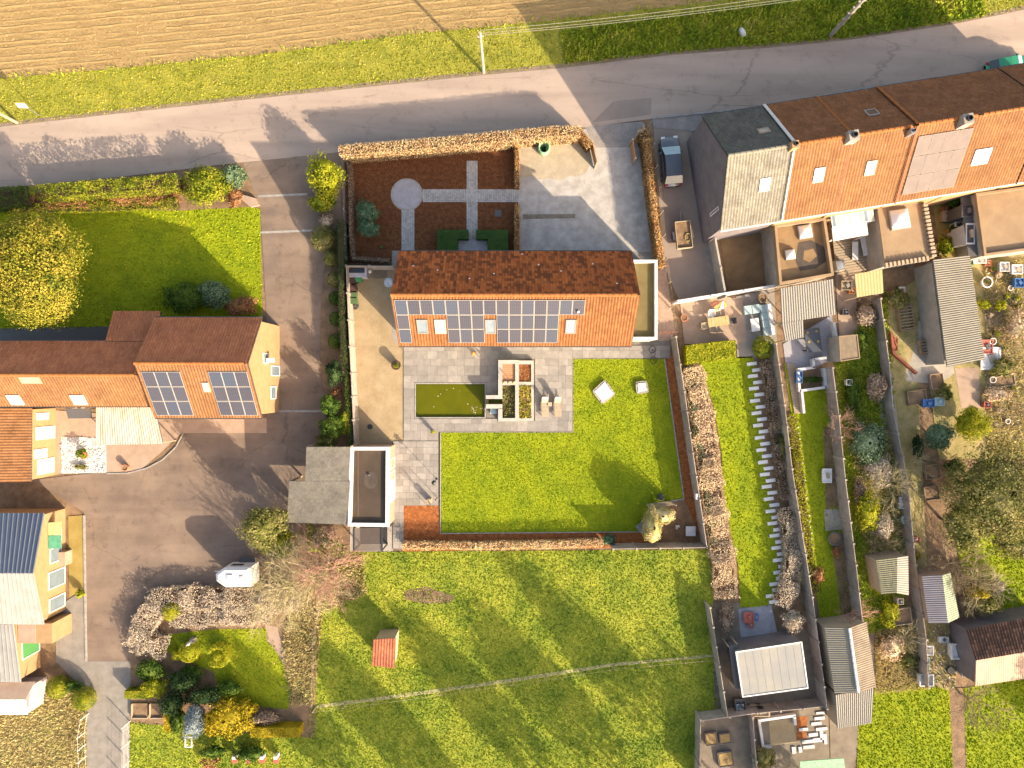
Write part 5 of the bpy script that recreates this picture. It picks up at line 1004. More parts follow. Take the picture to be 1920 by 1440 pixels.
wirefence('thin wire fence with pale posts left of the bark garden', [(648, 290), (652, 400), (655, 492)], 1.6, 2.1, 'zinc'); wirefence('wire fence with pale posts between forecourt hedge and neighbour drive', [(1214, 240), (1232, 360), (1244, 490), (1262, 620)], 1.6, 2.1, 'pale')
wirefence('sagging wire fence crossing the back meadow', [(592, 1326), (760, 1304), (960, 1276), (1150, 1247), (1345, 1229)], 1.0, 3.2, 'pale', 2)
wirefence('white railed fence beside the paver path at lower left', [(244, 1352), (243, 1500)], 1.3, 1.9, 'white', 6); wirefence('white fence with leaning stays around the left rough garden', [(166, 1338), (160, 1372), (163, 1440)], 1.2, 1.2, 'white', 2)
wirefence('thin fence between garden and back meadow', [(620, 1040), (600, 1150), (592, 1200), (590, 1320)], 1.1, 2, 'pale', 3)
# green climbers outside the left fence
hedge('dark columnar hedge between left driveway and yard fence', [(637, 412), (639, 500), (641, 600), (645, 700)], .55, 1.9, L_['dark'], .09, 260); hedge('glossy climbing hedge hugging the lower yard fence', [(648, 640), (652, 740), (658, 838)], .45, 1.7, L_['mid'], .1, 200, rough=.12)
# the golden corner shrub and neighbours
bush('large golden yellow conifer leaning over the back right corner', 1222, 985, 18, 36, 3.4, L_['pampas'], .10, name='tree', cat='tree', z0=.3, core=.82, n=9000); bush('straw gold shrub mass above the golden corner conifer', 1238, 964, 27, 17, 2.9, L_['pampas'], .10, core=.82, n=7000)
bush('spiky pale green plant over the end of the dead hedge', 1141, 1012, 15, 12, 1.2, L_['bluegreen'], .2, n=320)
t = thing('trellis', 'wooden lattice panel standing behind the golden corner shrub', 'trellis', P(1244, 949)); a, b = P(1220, 953, 2.0), P(1267, 947, 2.0); a.z = b.z = .1; d = b - a; n = Vector((-d.y, d.x, 0)).normalized() * .03; m = MB(); K = 14
for k in range(K + 1): m.pbox(a + d * (k / K), d.normalized() * .04, n, (0, 0, 1.95))
for k in range(13): m.pbox(a + Vector((0, 0, .15 * k)) + n, d, n * .6, (0, 0, .04))
m.build('lattice', MAT['pale'], t, kind='stuff'); MB().tube([a, a + Vector((0, 0, 2.05))], .05, 6).build('post', MAT['pale'], t); MB().tube([b, b + Vector((0, 0, 2.05))], .05, 6).build('post', MAT['pale'], t)
def chair(label, u, v, a, mat='pale', name='garden_chair', group=None, z=0, w=.55, cat='chair', sm=None):
    p = P(u, v, .5); t = thing(name, label, cat, (p.x, p.y, z), group); t.rotation_euler.z = a; R = lambda x, y, zz: (p.x + x, p.y + y, z + zz)
    MB().pbox(R(-w / 2, -w / 2, .4), (w, 0, 0), (0, w, 0), (0, 0, .05)).build('seat', MAT[sm or mat], t); MB().pbox(R(-w / 2, w / 2, .45), (w, 0, 0), (0, .12, .45), (0, .04, 0)).build('backrest', MAT[sm or mat], t)
    for x in (-1, 1):
        for y in (-1, 1): MB().pbox(R(x * w * .45 - .02, y * w * .45 - .02, 0), (.04, 0, 0), (0, .04, 0), (0, 0, .4)).build('leg', MAT[mat], t)
        MB().pbox(R(x * w * .5 - .025, -w * .4, .62), (.05, 0, 0), (0, w * .9, 0), (0, 0, .03)).build('armrest', MAT[mat], t)
    return t
chair('weathered slatted garden chair beside the golden corner shrub', 1204, 989, .7, 'zinc', w=.75)
p = P(1295, 996, .6); t = thing('garden_table', 'square white speckled table in the shaded back corner', 'table', (p.x, p.y, 0)); MB().box(p, .85, .85, .55, .62).build('table_top', MAT['parapet'], t); MB().box((p.x - .02, p.y), .6, .6, 0, .55).build('base', MAT['dgreen'], t)
p = P(1271, 989, .4); t = thing('garden_light', 'small white box with black top in the dark corner bed', 'light', (p.x, p.y, 0)); MB().box(p, .3, .3, 0, .4).build('body', MAT['parapet'], t); MB().box((p.x + .05, p.y - .05), .12, .12, .4, .6).build('lamp_head', MAT['black'], t)
p = P(1241, 934, .6); t = thing('garden_statue', 'dark grey statue on the lawn beside the bed edging', 'statue', (p.x, p.y, 0)); MB().box(p, .5, .55, 0, .2).build('plinth', MAT['dgrey'], t); MB().lathe([(.2, .2), (.24, .4), (.14, .7), (.17, .85), (.11, 1.0), (.12, 1.1), (.02, 1.2)], (p.x, p.y, 0), 10).build('figure', MAT['dgrey'], t, smooth=True)
p = P(1306, 930, 1.8); MB().pbox((p.x - .1, p.y - .25, 1.5), (.16, 0, 0), (0, .45, 0), (0, 0, .5)).pbox((p.x - .12, p.y - .27, 2.0), (.2, 0, 0), (0, .49, 0), (0, 0, .03)).build('nest_box', MAT['parapet'], label='white box fixed to the right concrete fence', cat='box', loc=(p.x, p.y, 1.5))
# ---------------------------------------------------------------- vehicles
def car(label, u, v, ang, paint, L=4.3, Wd=1.78, H=1.5):
    p = P(u, v, 1.0); t = thing('parked_car', label, 'car', (p.x, p.y, 0)); ca, sa = math.cos(ang), math.sin(ang); R = lambda x, y, z: (p.x + x * ca - y * sa, p.y + x * sa + y * ca, z)
    hw = Wd / 2; st = [(-2.12, .70, .35, .62), (-2.05, .82, .28, .80), (-1.6, .99, .22, .93), (-.8, 1.0, .2, .96), (.3, 1.0, .2, .95), (.95, .99, .2, .93), (1.6, .94, .22, .84), (2.0, .80, .28, .72), (2.15, .60, .35, .6)]
    vs = []; fs = []; k = L / 4.3
    for y, w, zl, zh in st:
        w *= hw; vs += [R(-w * .92, y * k, zl), R(-w, y * k, (zl + zh) / 2), R(-w * .97, y * k, zh - .07), R(-w * .84, y * k, zh), R(w * .84, y * k, zh), R(w * .97, y * k, zh - .07), R(w, y * k, (zl + zh) / 2), R(w * .92, y * k, zl)]
    n = len(st)
    for i in range(n - 1):
        for j in range(8): fs.append((i * 8 + j, i * 8 + (j + 1) % 8, (i + 1) * 8 + (j + 1) % 8, (i + 1) * 8 + j))
    fs += [tuple(range(8)), tuple(range((n - 1) * 8 + 7, (n - 1) * 8 - 1, -1))]
    MB().add(vs, fs).build('body', paint, t, smooth=True)
    A = [(-1.95, .78, .92), (-1.45, .70, 1.42), (-.3, .68, 1.5), (.35, .69, 1.45), (1.15, .80, .94)]; A = [(y * k, w * hw / .89, z) for y, w, z in A]
    MB().add([R(-A[1][1], A[1][0], A[1][2]), R(A[1][1], A[1][0], A[1][2]), R(A[2][1], A[2][0], A[2][2]), R(A[3][1], A[3][0], A[3][2]), R(-A[3][1], A[3][0], A[3][2]), R(-A[2][1], A[2][0], A[2][2])] , [(0, 1, 2, 5), (5, 2, 3, 4)]).build('roof', paint, t)
    MB().add([R(-A[3][1], A[3][0], A[3][2]), R(A[3][1], A[3][0], A[3][2]), R(A[4][1], A[4][0], A[4][2]), R(-A[4][1], A[4][0], A[4][2])], [(0, 1, 2, 3)]).build('windscreen', MAT['carg'], t)
    MB().add([R(-A[1][1], A[1][0], A[1][2]), R(A[1][1], A[1][0], A[1][2]), R(A[0][1], A[0][0], A[0][2]), R(-A[0][1], A[0][0], A[0][2])], [(3, 2, 1, 0)]).build('rear_window', MAT['carw'], t)
    for s in (-1, 1):
        q = [R(s * A[0][1], A[0][0], A[0][2]), R(s * A[1][1], A[1][0], A[1][2]), R(s * A[2][1], A[2][0], A[2][2]), R(s * A[3][1], A[3][0], A[3][2]), R(s * A[4][1], A[4][0], A[4][2]), R(s * hw * .86, -.3, .93)]
        MB().add(q, [(0, 1, 2, 3, 4, 5)]).build('side_window', MAT['carw'], t)
        MB().add([R(s * hw * .95, .75, .9), R(s * (hw + .14), .75, .92), R(s * (hw + .14), .6, .92), R(s * hw * .95, .6, .9), R(s * hw * .95, .75, 1.02), R(s * (hw + .14), .75, 1.04), R(s * (hw + .14), .6, 1.04), R(s * hw * .95, .6, 1.02)], [(0, 1, 2, 3), (7, 6, 5, 4), (0, 4, 5, 1), (1, 5, 6, 2), (2, 6, 7, 3)]).build('mirror', paint, t)
        for y in (-1.3 * k, 1.32 * k):
            a, b = Vector(R(s * (hw - .2), y, .31)), Vector(R(s * (hw + .01), y, .31)); w_ = MB().tube([a, b], .31, 16).build('wheel', MAT['tyre'], t); MB().tube([b, b + (b - a) * .04], .2, 12).build('rim', MAT['chrome'], w_)
        a = Vector(R(s * hw * .62, 1.98 * k, .66)); MB().box(a, .35, .22, .58, .74, ang).build('headlight', MAT['lamp'], t); a = Vector(R(s * hw * .72, -2.02 * k, .8)); MB().box(a, .26, .12, .66, .88, ang).build('tail_light', MAT['tail'], t)
    return t
car('dark grey hatchback parked beside the tall grey gable', 1260, 300, math.radians(5), MAT['carp'], 4.5)
car('green car on the road half hidden behind the orange row roofs', 1897, 124, math.radians(-80), MAT['carv'], 4.0)
p = P(1282, 440, .8); t = thing('trailer', 'small open trailer filled with earth in the shaded side drive', 'trailer', (p.x, p.y, 0)); a_ = math.radians(6); ca, sa = math.cos(a_), math.sin(a_); R = lambda x, y: (p.x + x * ca - y * sa, p.y + x * sa + y * ca)
MB().box(p, 1.3, 2.3, .4, .46, a_).build('bed', MAT['dgrey'], t); MB().box(p, 1.2, 2.2, .46, .7, a_).build('load', MAT['soil'], t)
for x, y, w, l in ((-.66, 0, .05, 2.36), (.66, 0, .05, 2.36), (0, -1.17, 1.27, .05), (0, 1.17, 1.27, .05)): MB().box(R(x, y), w, l, .4, .88, a_).build('side_board', MAT['pale'], t)
for s in (-1, 1): a, b = Vector((*R(s * .72, 0), .3)), Vector((*R(s * .9, 0), .3)); MB().tube([a, b], .3, 14).build('wheel', MAT['tyre'], t); MB().box(R(s * .81, 0), .24, .7, .6, .63, a_).build('mudguard', MAT['pavement'], t)
MB().tube([(*R(0, 1.2), .42), (*R(0, 2.2), .42)], .04, 6).build('drawbar', MAT['zinc'], t); m = MB(); m.tube([(R(.35, -.25)[0] + .26 * math.cos(x * .5236), R(.35, -.25)[1] + .34 * math.sin(x * .5236), .74) for x in range(13)], .05, 5).build('yellow_hoop', MAT['clad'], t)
# caravan with pointed nose
q = [P(u, v, 2.5) for u, v in [(403, 1077), (419, 1065), (469, 1064), (471, 1101), (421, 1102), (404, 1090)]]; c = sum(q, Vector()) / 6; t = thing('caravan', 'white caravan with pointed nose parked beside the dead flower border', 'caravan', (c.x, c.y, 0))
MB().prism([(p.x, p.y) for p in q], .5, 2.3).build('body', MAT['white'], t); m = MB(); n = 6; z0, z1 = 2.303, 2.5; top = [((p.x - c.x) * .8 + c.x, (p.y - c.y) * .75 + c.y, z1) for p in q]
m.add([(p.x, p.y, z0) for p in q] + top, [(i, (i + 1) % n, n + (i + 1) % n, n + i) for i in range(n)] + [tuple(range(2 * n - 1, n - 1, -1))]); m.build('roof', MAT['white'], t)
MB().box((c.x, c.y), .5, .5, 2.5, 2.6).build('roof_vent', MAT['parapet'], t); MB().box((c.x + 1, c.y), .3, .3, 2.5, 2.58).build('roof_vent', MAT['parapet'], t)
for y in (-.85, .85): MB().tube([(c.x + .2, c.y + y - .05, .32), (c.x + .2, c.y + y + .05, .32)], .32, 14).build('wheel', MAT['tyre'], t)
MB().tube([(q[0].x + .3, c.y, .45), (q[0].x - .9, c.y, .45)], .05, 6).build('drawbar', MAT['zinc'], t); MB().box((c.x + .3, c.y + .86), 1, .06, 1.3, 1.8).build('window', MAT['carw'], t); MB().box((c.x + .8, c.y + 1.1), 1.3, .5, .7, .8).build('bike_rack', MAT['dgrey'], t)
# ---- poles, wires, signs
def pole(label, u, v, h, mat, r=.13, cross=None, name='utility_pole', lean=(0, 0)):
    p = P(u, v); t = thing(name, label, 'pole', p); MB().tube([p, p + Vector((lean[0], lean[1], h))], r, 8, r2=r * .65).build('shaft', mat, t)
    for k, (z, w) in enumerate(cross or []): MB().box((p.x + lean[0] * z / h, p.y + lean[1] * z / h), w, .12, z, z + .12, .15).build('crossarm', mat, t)
    return p, t
p1, _ = pole('pale concrete utility pole on the grass verge by the field', 907, 136, 7.0, MAT['conc'], .15, [(6.3, .5)])
p2, _ = pole('notched concrete pole carrying the wires at the top right', 1556, 68, 8.5, MAT['conc'], .18, [(2 + k * .9, .62) for k in range(6)])
pole('tilted pale pole at the left edge beside the road', 32, 230, 6.5, MAT['pale'], .14, lean=(-.4, .2))
t = thing('power_lines', 'twin pale power lines strung along the verge to the notched pole', 'wire', (p1.x, p1.y, 6)); 
for k, (za, zb) in enumerate(((6.8, 7.7), (6.1, 6.8), (6.5, 7.3))):
    for A, B in ((Vector((p1.x, p1.y + .2 * k, za)), Vector((p2.x, p2.y + .25 * k, zb))), (Vector((p2.x, p2.y + .25 * k, zb)), Vector((p2.x + 26, p2.y + 2.2 + k, zb)))):
        MB().tube([A + (B - A) * (i / 12) - Vector((0, 0, 2.2 * (i / 12) * (1 - i / 12))) for i in range(13)], .013, 4).build('wire', MAT['conc'], t)
t = thing('road_sign', 'white round road sign on a thin post in the left verge', 'road sign', P(76, 217)); p = P(76, 217); MB().tube([p, p + Vector((0, 0, 2.4))], .03, 6).build('post', MAT['zinc'], t); 
MB().pbox((p.x - .45, p.y - .1, 2.0), (.8, 0, 0), (0, .2, .5), (0, -.03, .03)).build('sign_face', MAT['white'], t); MB().pbox((p.x - .47, p.y + .08, 2.46), (.84, 0, 0), (0, .08, .1), (0, -.03, .03)).build('orange_band', MAT['orange'], t)
p = P(1391, 62); MB().lathe([(.28, 0), (.32, .15), (.2, .3), (.02, .34)], p, 7, sy=1.6, a=.4).build('marker_stone', MAT['parapet'], label='small white marker stone in the shaded verge', cat='stone')
for i, (u, v) in enumerate(((14, 1400),)): pass
# ---- left road hedge and side garden
hedge('clipped yellow green hedge along the road at the left', [(66, 358), (150, 352), (240, 345), (325, 338)], 1.1, 2.6, L_['yg'], .12, 190, bumpy=.4); hedge('shaded dark hedge base at the far left of the road', [(-40, 372), (40, 366)], 1.6, 2.0, L_['mid'], .13, 160, bumpy=.3)
hedge('dead brown border plants behind the left road hedge', [(20, 378), (120, 374), (230, 368), (330, 360)], 1.4, .7, L_['dahlia'], .1, 260, bumpy=.25)
hedge('leafy yellow green edging between lawn and dead border', [(70, 390), (200, 386), (330, 380)], .8, .6, L_['yg'], .1, 240, bumpy=.2)
bush('large bright green shrub at the junction of drive and road', 388, 350, 46, 42, 3.0, L_['yg'], .16); bush('grey green bushy plant beside the drive entrance', 436, 330, 26, 24, 2.2, L_['bluegreen'], .14); bush('brown dying plant under the grey green bush', 440, 372, 16, 18, 1.0, L_['dahlia'], .13)
p = P(470, 376, .3); MB().prism([tuple(P(u, v, .35)[:2]) for u, v in [(455, 365), (480, 372), (486, 384), (470, 388), (452, 374)]], 0, .35).build('concrete_block', MAT['pinkt'], label='pinkish concrete block at the left drive entrance', cat='block')
bush('big golden autumn tree at the left edge of the side lawn', 72, 505, 88, 104, 8.0, L_['autumn'], .15, name='broadleaf_tree', cat='tree', z0=1.2, n=52000, core=.5, k=120)
bush('wide dark green shrub behind the left orange roof', 352, 560, 48, 32, 3.0, L_['mid'], .15); bush('dark blue green shrub touching the right of the wide shrub', 403, 552, 30, 28, 2.8, L_['bluegreen'], .14); bush('brown leaved shrub at the corner of the left house', 452, 572, 34, 20, 1.6, L_['dahlia'], .13)
# ---- hedge shrubs between drive and yard
bush('bright yellow green leafy tree at the road corner of the plot', 612, 330, 34, 46, 4.0, L_['lime'], .16, name='broadleaf_tree', cat='tree'); bush('green lower shrub under the bright corner tree', 604, 378, 26, 20, 2.2, L_['yg'], .14)
bush('brown twiggy shrub below the corner tree beside the drive', 612, 415, 16, 18, 1.2, L_['brown'], .12)
for i, (u, v, r, h, lb) in enumerate(((607, 447, 22, 1.8, 'largest clipped round bush beside the left drive'), (622, 484, 14, 1.5, 'second clipped round bush down the left drive'), (628, 524, 13, 1.4, 'third round bush beside the left drive, half in shade'), (630, 560, 12, 1.3, 'fourth round bush beside the left drive, level with the bins'), (631, 598, 12, 1.3, 'fifth round bush beside the left drive'), (630, 640, 13, 1.3, 'lowest round bush in the drive border'))): bush(lb, u, v, r, r, h, L_['olive'] if i < 3 else L_['mid'], .09, ball=True, name='round_bush', cat='bush', group='clipped round bushes along the drive')
bush('orange rusty leaved plant in the drive border', 634, 736, 11, 9, 1.2, L_['dahlia'], .14)
for i, (u, v, rx, ry, h, k, lb) in enumerate(((628, 700, 16, 26, 3.0, 'dark', 'dark narrow conifer above the rusty plant in the drive border'), (620, 758, 18, 24, 3.2, 'mid', 'dark green conifer below the rusty plant'), (622, 800, 26, 24, 3.0, 'mid', 'broad conifer with lit tips above the slate carport'), (612, 826, 22, 14, 2.4, 'olive', 'olive green low conifer right above the slate carport'), (650, 790, 12, 30, 2.2, 'yg', 'glossy shrub at the foot of the yard fence'))): bush(lb, u, v, rx, ry, h, L_[k], .13, name='conifer', cat='conifer')
bush('dark green bushy tree at the foot of the left drive', 498, 985, 42, 42, 6.5, L_['olive'], .17, name='conifer_tree', cat='tree'); bush('lighter green shrub under the bushy tree at the foot of the drive', 520, 1020, 40, 26, 2.4, L_['yg'], .15); bush('tall dark shadowy evergreen above the bushy tree', 556, 960, 12, 16, 3, L_['dark'], .14)
for i, (u, v, sp, sd_) in enumerate(((585, 1075, 3.6, 3), (540, 1095, 3.6, 8), (628, 1060, 3.2, 12))): bare_tree(('central', 'left', 'right')[i] + ' pale leafless willow of the three at the meadow corner', u, v, sp * 1.3, 4.6, MAT['tw_pale'] if i != 2 else MAT['tw_pink'], 18, sd_, 4, tr=.1, group='bare willows at the meadow corner')
bush('dry brown bramble at the top of the willow corner', 612, 1010, 34, 22, .8, L_['brown'], .16, n=900, sparse=.4, core=0)
# ---- dead hydrangea border, topiary, garden
hedge('long border of pale dead flower heads along the courtyard', [(285, 1130), (350, 1122), (420, 1126), (500, 1128), (548, 1124)], 2.0, 1.0, L_['hydr'], .10, 330, bumpy=.3); hedge('second row of pale dead flower heads beside the garden lawn', [(330, 1162), (420, 1158), (500, 1155)], 1.5, .8, L_['hydr'], .10, 330, bumpy=.25)
hedge('pale dead flower border curving down the drive edge', [(290, 1140), (265, 1175), (256, 1205), (300, 1215)], 1.9, 1.1, L_['hydr'], .10, 330, bumpy=.3)
for u, v, r, h, k, lb in ((322, 1146, 15, 1.6, 'lime', 'round yellow green topiary ball inside the pale flower border'), (355, 1222, 17, 1.5, 'lime', 'topiary ball beside the small white statue'), (332, 1228, 9, 1, 'lime', 'tiny topiary ball left of the statue'), (109, 1288, 18, 1.7, 'yg', 'round clipped bush beside the pink terrace wall at lower left'), (158, 1310, 19, 1.7, 'yg', 'larger round clipped bush beside the paver path')): bush(lb, u, v, r, r, h, L_[k], .08, ball=True, name='topiary', cat='topiary')
p = P(411, 1228, .8); t = thing('topiary_spiral', 'ring shaped yellow green topiary with a ball in its middle', 'topiary', (p.x, p.y, 0)); VV = []
for a_ in np.linspace(-2.4, 2.6, 34): c = np.array([p.x + .82 * math.cos(a_), p.y + .82 * math.sin(a_), .75]); d = RN.normal(0, 1, (90, 3)); d /= np.linalg.norm(d, axis=1)[:, None]; VV.append(quads(c + d * [.26, .26, .7], d, .08, .5))
V = np.concatenate(VV); npmesh('ring', V, np.arange(len(V)).reshape(-1, 4), L_['lime'], t); crown('ball', (p.x, p.y, .8), (.42, .42, .75), L_['lime'], t, .08, smooth_ball=True)
p = P(350, 1210, 1.5); t = thing('garden_statue', 'small white figure statue among the topiary balls', 'statue', (p.x, p.y, 0)); MB().box(p, .4, .4, 0, .6).build('plinth', MAT['conc'], t); MB().lathe([(.12, 0), (.16, .15), (.1, .45), (.15, .6), (.07, .72), (.09, .82), (.01, .92)], (p.x, p.y, .6), 10).build('figure', MAT['parapet'], t, smooth=True); MB().tube([(p.x, p.y, 1.05), (p.x - .35, p.y - .3, 1.0)], .05, 6).build('arm', MAT['parapet'], t)
for u, v, w, l, h, k, lb in ((257, 1303, 48, 14, 1.0, 'yg', 'low clipped hedge block at the corner of the rose bed'), (318, 1352, 22, 40, 1.2, 'gold', 'square clipped golden hedge block below the dark shrubs'), (515, 1374, 92, 18, 1.2, 'gold', 'long clipped golden hedge along the edge of the garden')): boxhedge(lb, [(u - w / 2, v - l / 2), (u + w / 2, v - l / 2), (u + w / 2, v + l / 2), (u - w / 2, v + l / 2)], h, L_[k], .09, 260)
bush('silvery blue spruce at the edge of the lower left lawn', 366, 1352, 19, 34, 3.6, L_['blue'], .11, name='spruce_tree', cat='tree'); bush('large golden yellow conifer beside the blue spruce', 425, 1345, 52, 36, 2.6, L_['gold'], .16, name='conifer', cat='conifer'); bush('golden tips of the low conifer right of the large golden one', 462, 1328, 20, 18, 1.8, L_['gold'], .15, name='conifer', cat='conifer')
for u, v, rx, ry, h, k, lb in ((285, 1255, 30, 22, 1.8, 'mid', 'dark shrub under the pale border beside the drive'), (292, 1288, 24, 20, 2.0, 'lime', 'bright yellow leaved shrub above the low clipped hedge'), (340, 1280, 34, 22, 2.2, 'dark', 'dark conifer in the middle of the left garden bed'), (325, 1318, 26, 22, 2.6, 'dark', 'dark shrub above the square golden hedge'), (385, 1305, 36, 20, 2.4, 'dark', 'dark shrub behind the blue spruce'), (430, 1290, 30, 14, 1.8, 'mid', 'green shrub at the foot of the garden lawn'), (360, 1262, 24, 16, 1.0, 'mid', 'low green plants in the bark bed'), (498, 1345, 30, 14, 1.4, 'brown', 'brown dead shrubs above the long golden hedge'), (335, 1350, 14, 26, 2.2, 'mid', 'green shrub wedged between golden hedge and spruce'), (470, 1412, 34, 16, 1.6, 'mid', 'green shrub beside the red swings at the bottom'), (400, 1408, 30, 12, 1.4, 'mid', 'low green shrub below the golden conifer'), (135, 1285, 20, 12, 1.4, 'mid', 'green bush between the two round clipped bushes'), (152, 1112, 9, 9, .9, 'lime', 'small bright plant at the edge of the paver path')): bush(lb, u, v, rx, ry, h, L_[k], .14)
bush('tuft of pinkish grass near the bottom left lawn', 395, 1430, 20, 12, 1.2, L_['dahlia'], .18, n=300, sparse=.4, core=0)
for i in range(4):
    p = P(436 + i * 26, 1428, 1.1); t = thing('swing_seat', ('first', 'second', 'third', 'fourth')[i] + ' red and white play seat from the left at the bottom edge', 'play seat', (p.x, p.y, 0), 'red and white play seats'); MB().box((p.x, p.y - .1), .42, .5, .4, .75).build('seat', MAT['red'], t); MB().box((p.x + .1, p.y + .3), .3, .25, .4, 1.1).build('backrest', MAT['white'], t); MB().box(p, .3, .3, 0, .4).build('base', MAT['dgrey'], t)
p = P(352, 1393, .5); t = thing('garden_cloche', 'small white rectangular cloche frame lying on the lower left lawn', 'frame', (p.x, p.y, 0)); 
for x, y, w, l in ((-.28, 0, .08, .95), (.28, 0, .08, .95), (0, .44, .5, .08), (0, -.44, .5, .08)): MB().box((p.x + x, p.y + y), w, l, .3, .4).build('rail', MAT['white'], t)
for x, y in ((-.28, -.4), (.28, -.4), (-.28, .4), (.28, .4)): MB().box((p.x + x, p.y + y), .06, .06, 0, .3).build('leg', MAT['white'], t)
t = thing('cold_frame', 'two brown soil beds edged with pale boards at the drive corner', 'raised bed', P(275, 1335))
for a, b in ((246, 276), (280, 303)): q0, q1 = P(a, 1320, .25), P(b, 1346, .25); MB().pbox((q0.x, q1.y, 0), (q1.x - q0.x, 0, 0), (0, q0.y - q1.y, 0), (0, 0, .15)).build('bed_soil', MAT['soil'], t); MB().pbox((q0.x, q1.y, 0), (.08, 0, 0), (0, q0.y - q1.y, 0), (0, 0, .3)).build('board', MAT['pale'], t); MB().pbox((q0.x, q1.y - .08, 0), (q1.x - q0.x, 0, 0), (0, .08, 0), (0, 0, .3)).build('board', MAT['pale'], t)
q = [(115, 820), (199, 821), (200, 886), (116, 888)]; sheet('white_pebble_bed', q, MAT['pebble'], .018)
pt = scatter(q, 700); n = len(pt); V = quads(np.c_[pt, RN.uniform(.04, .1, n)], np.tile([0, 0, 1.], (n, 1)), .14, .5); npmesh('white_pebbles', V, np.arange(len(V)).reshape(-1, 4), ML('pebbles', [(.35, .35, .36), (.62, .6, .57), (.75, .73, .7)], 0), kind='stuff')
p = P(157, 854, .4); t = thing('yucca_plant', 'yucca with a brown pot in the middle of the white pebble bed', 'plant', (p.x, p.y, 0)); MB().lathe([(.2, 0), (.34, .4), (.3, .42), (.28, .36)], (p.x, p.y, 0), 12).build('pot', MAT['terra'], t); crown('foliage', (p.x, p.y + .2, .7), (.55, .5, .35), L_['yg'], t, .2, n=160, core=.2)
bush('low green sprigs at the foot of the white pebble bed', 152, 875, 16, 6, .4, L_['olive'], .13, n=160)
p = P(232, 878, .4); pot('terracotta pot standing on the brown patio below the veranda', 234, 877, .28, .45, MAT['terra'])
# ---- right: neighbour patio
p = P(1347, 605, .75); t = thing('garden_table', 'long pale wooden table on the sunny neighbour patio', 'table', (p.x, p.y, .015)); 
for k in range(6): MB().box((p.x - .75 + k * .31, p.y + k * .045), .29, .8, .7, .75, .14).build('table_board', M('table_wood', (.5, .37, .18), (.42, .3, .14)) if k == 0 else bpy.data.materials['table_wood'], t)
for x, y in ((-.7, -.3), (.8, -.15), (-.7, .3), (.75, .42)): MB().box((p.x + x, p.y + y), .08, .08, .015, .7).build('leg', MAT['pale'], t)
for i, (u, v, a_, w) in enumerate(((1334, 590, 0, .55), (1345, 590, .1, .5), (1336, 616, 3.1, .5), (1349, 615, 3.2, .5), (1322, 611, 1.7, .5), (1370, 602, -1.5, .5))): chair(('white chair at the back left of the long patio table', 'pale chair at the back right of the long patio table', 'chair at the front left of the long patio table', 'chair at the front right of the long patio table', 'chair at the left end of the long patio table', 'dark chair at the right end of the long patio table')[i], u, v, a_, 'white' if i == 0 else 'dgrey' if i == 5 else 'pale', group='chairs around the long patio table')
p = P(1352, 567, 2.0); t = thing('folded_parasol', 'folded red and yellow parasol against the patio wall', 'parasol', (p.x, p.y, 0)); MB().tube([(p.x, p.y, 0), (p.x + .1, p.y + .1, 2.4)], .03, 6).build('pole', MAT['pale'], t)
for k in range(8): a_ = k * .785; MB().add([(p.x + .1, p.y + .1, 2.35), (p.x + .75 * math.cos(a_), p.y + .45 * math.sin(a_) - .1, 1.5), (p.x + .7 * math.cos(a_ + .6), p.y + .42 * math.sin(a_ + .6) - .1, 1.45)], [(0, 1, 2)]).build('canopy_panel', (MAT['red'], MAT['clad'], MAT['white'], MAT['orange'])[k % 4], t)
t = thing('corner_sofa', 'pale blue L shaped corner sofa in the shaded patio', 'sofa', P(1430, 590, 0)); 
def cush(u0, v0, u1, v1, h, nm, mat='cush', z0=.05, a=.14): 
    c = P((u0 + u1) / 2, (v0 + v1) / 2, h); MB().box(c, abs(u1 - u0) * .0472, abs(v1 - v0) * .0472, z0, h, a).build(nm, MAT[mat], t)
for k in range(2): cush(1396 + k * 15, 573 - k * 2, 1410 + k * 15, 589 - k * 2, .45, 'seat_cushion')
for k in range(4): cush(1426 + k * 2.2, 571 + k * 14.5, 1441 + k * 2.2, 585 + k * 14.5, .45, 'seat_cushion')
for k in range(4): cush(1440.5 + k * 2.2, 570 + k * 14.5, 1446 + k * 2.2, 584 + k * 14.5, .8, 'back_cushion', 'white')
p = P(1416, 609, .4); t = thing('coffee_table', 'white rectangular coffee table inside the corner sofa', 'table', (p.x, p.y, .01)); MB().box(p, .72, 1.15, .36, .41, .14).build('table_top', MAT['white'], t)
for x, y in ((-.3, -.5), (.3, -.5), (-.3, .5), (.3, .5)): MB().box((p.x + x, p.y + y), .06, .06, .01, .36).build('leg', MAT['white'], t)
pot('terracotta pot in the left corner of the sunny neighbour patio', 1283, 596, .3, .45, MAT['terra']); pot('round wicker basket beside the corner sofa', 1430, 559, .4, .5, MAT['tw_brown'])
for i, (a, b) in enumerate(((1286, 1333), (1334, 1379))): boxhedge(('left', 'right')[i] + ' bright yellow clipped hedge block below the sunny patio', [(a, 648 - i * 6), (b, 643 - i * 5), (b + 1, 675 - i * 6), (a + 2, 683 - i * 6)], 1.3, L_['lime'], .11, 240, group='yellow hedge blocks below the patio')
bush('round clipped green bush beside the shaded patio', 1432, 651, 19, 19, 1.6, L_['yg'], .09, ball=True, name='round_bush', cat='bush')
t = cfence('low pale wall closing the top of the neighbour patio', [(1272, 564), (1460, 534)], 2.1, 3, 'parapet', pm='parapet', th=.16); t = cfence('pale wall top dividing grey end house yard from side drive', [(1342, 448), (1362, 556)], 2.0, 3, 'conc', th=.16)
t = cfence('white capped wall at the foot of the grey end house', [(1345, 440), (1455, 420)], 2.2, 3, 'parapet', pm='parapet', th=.14)
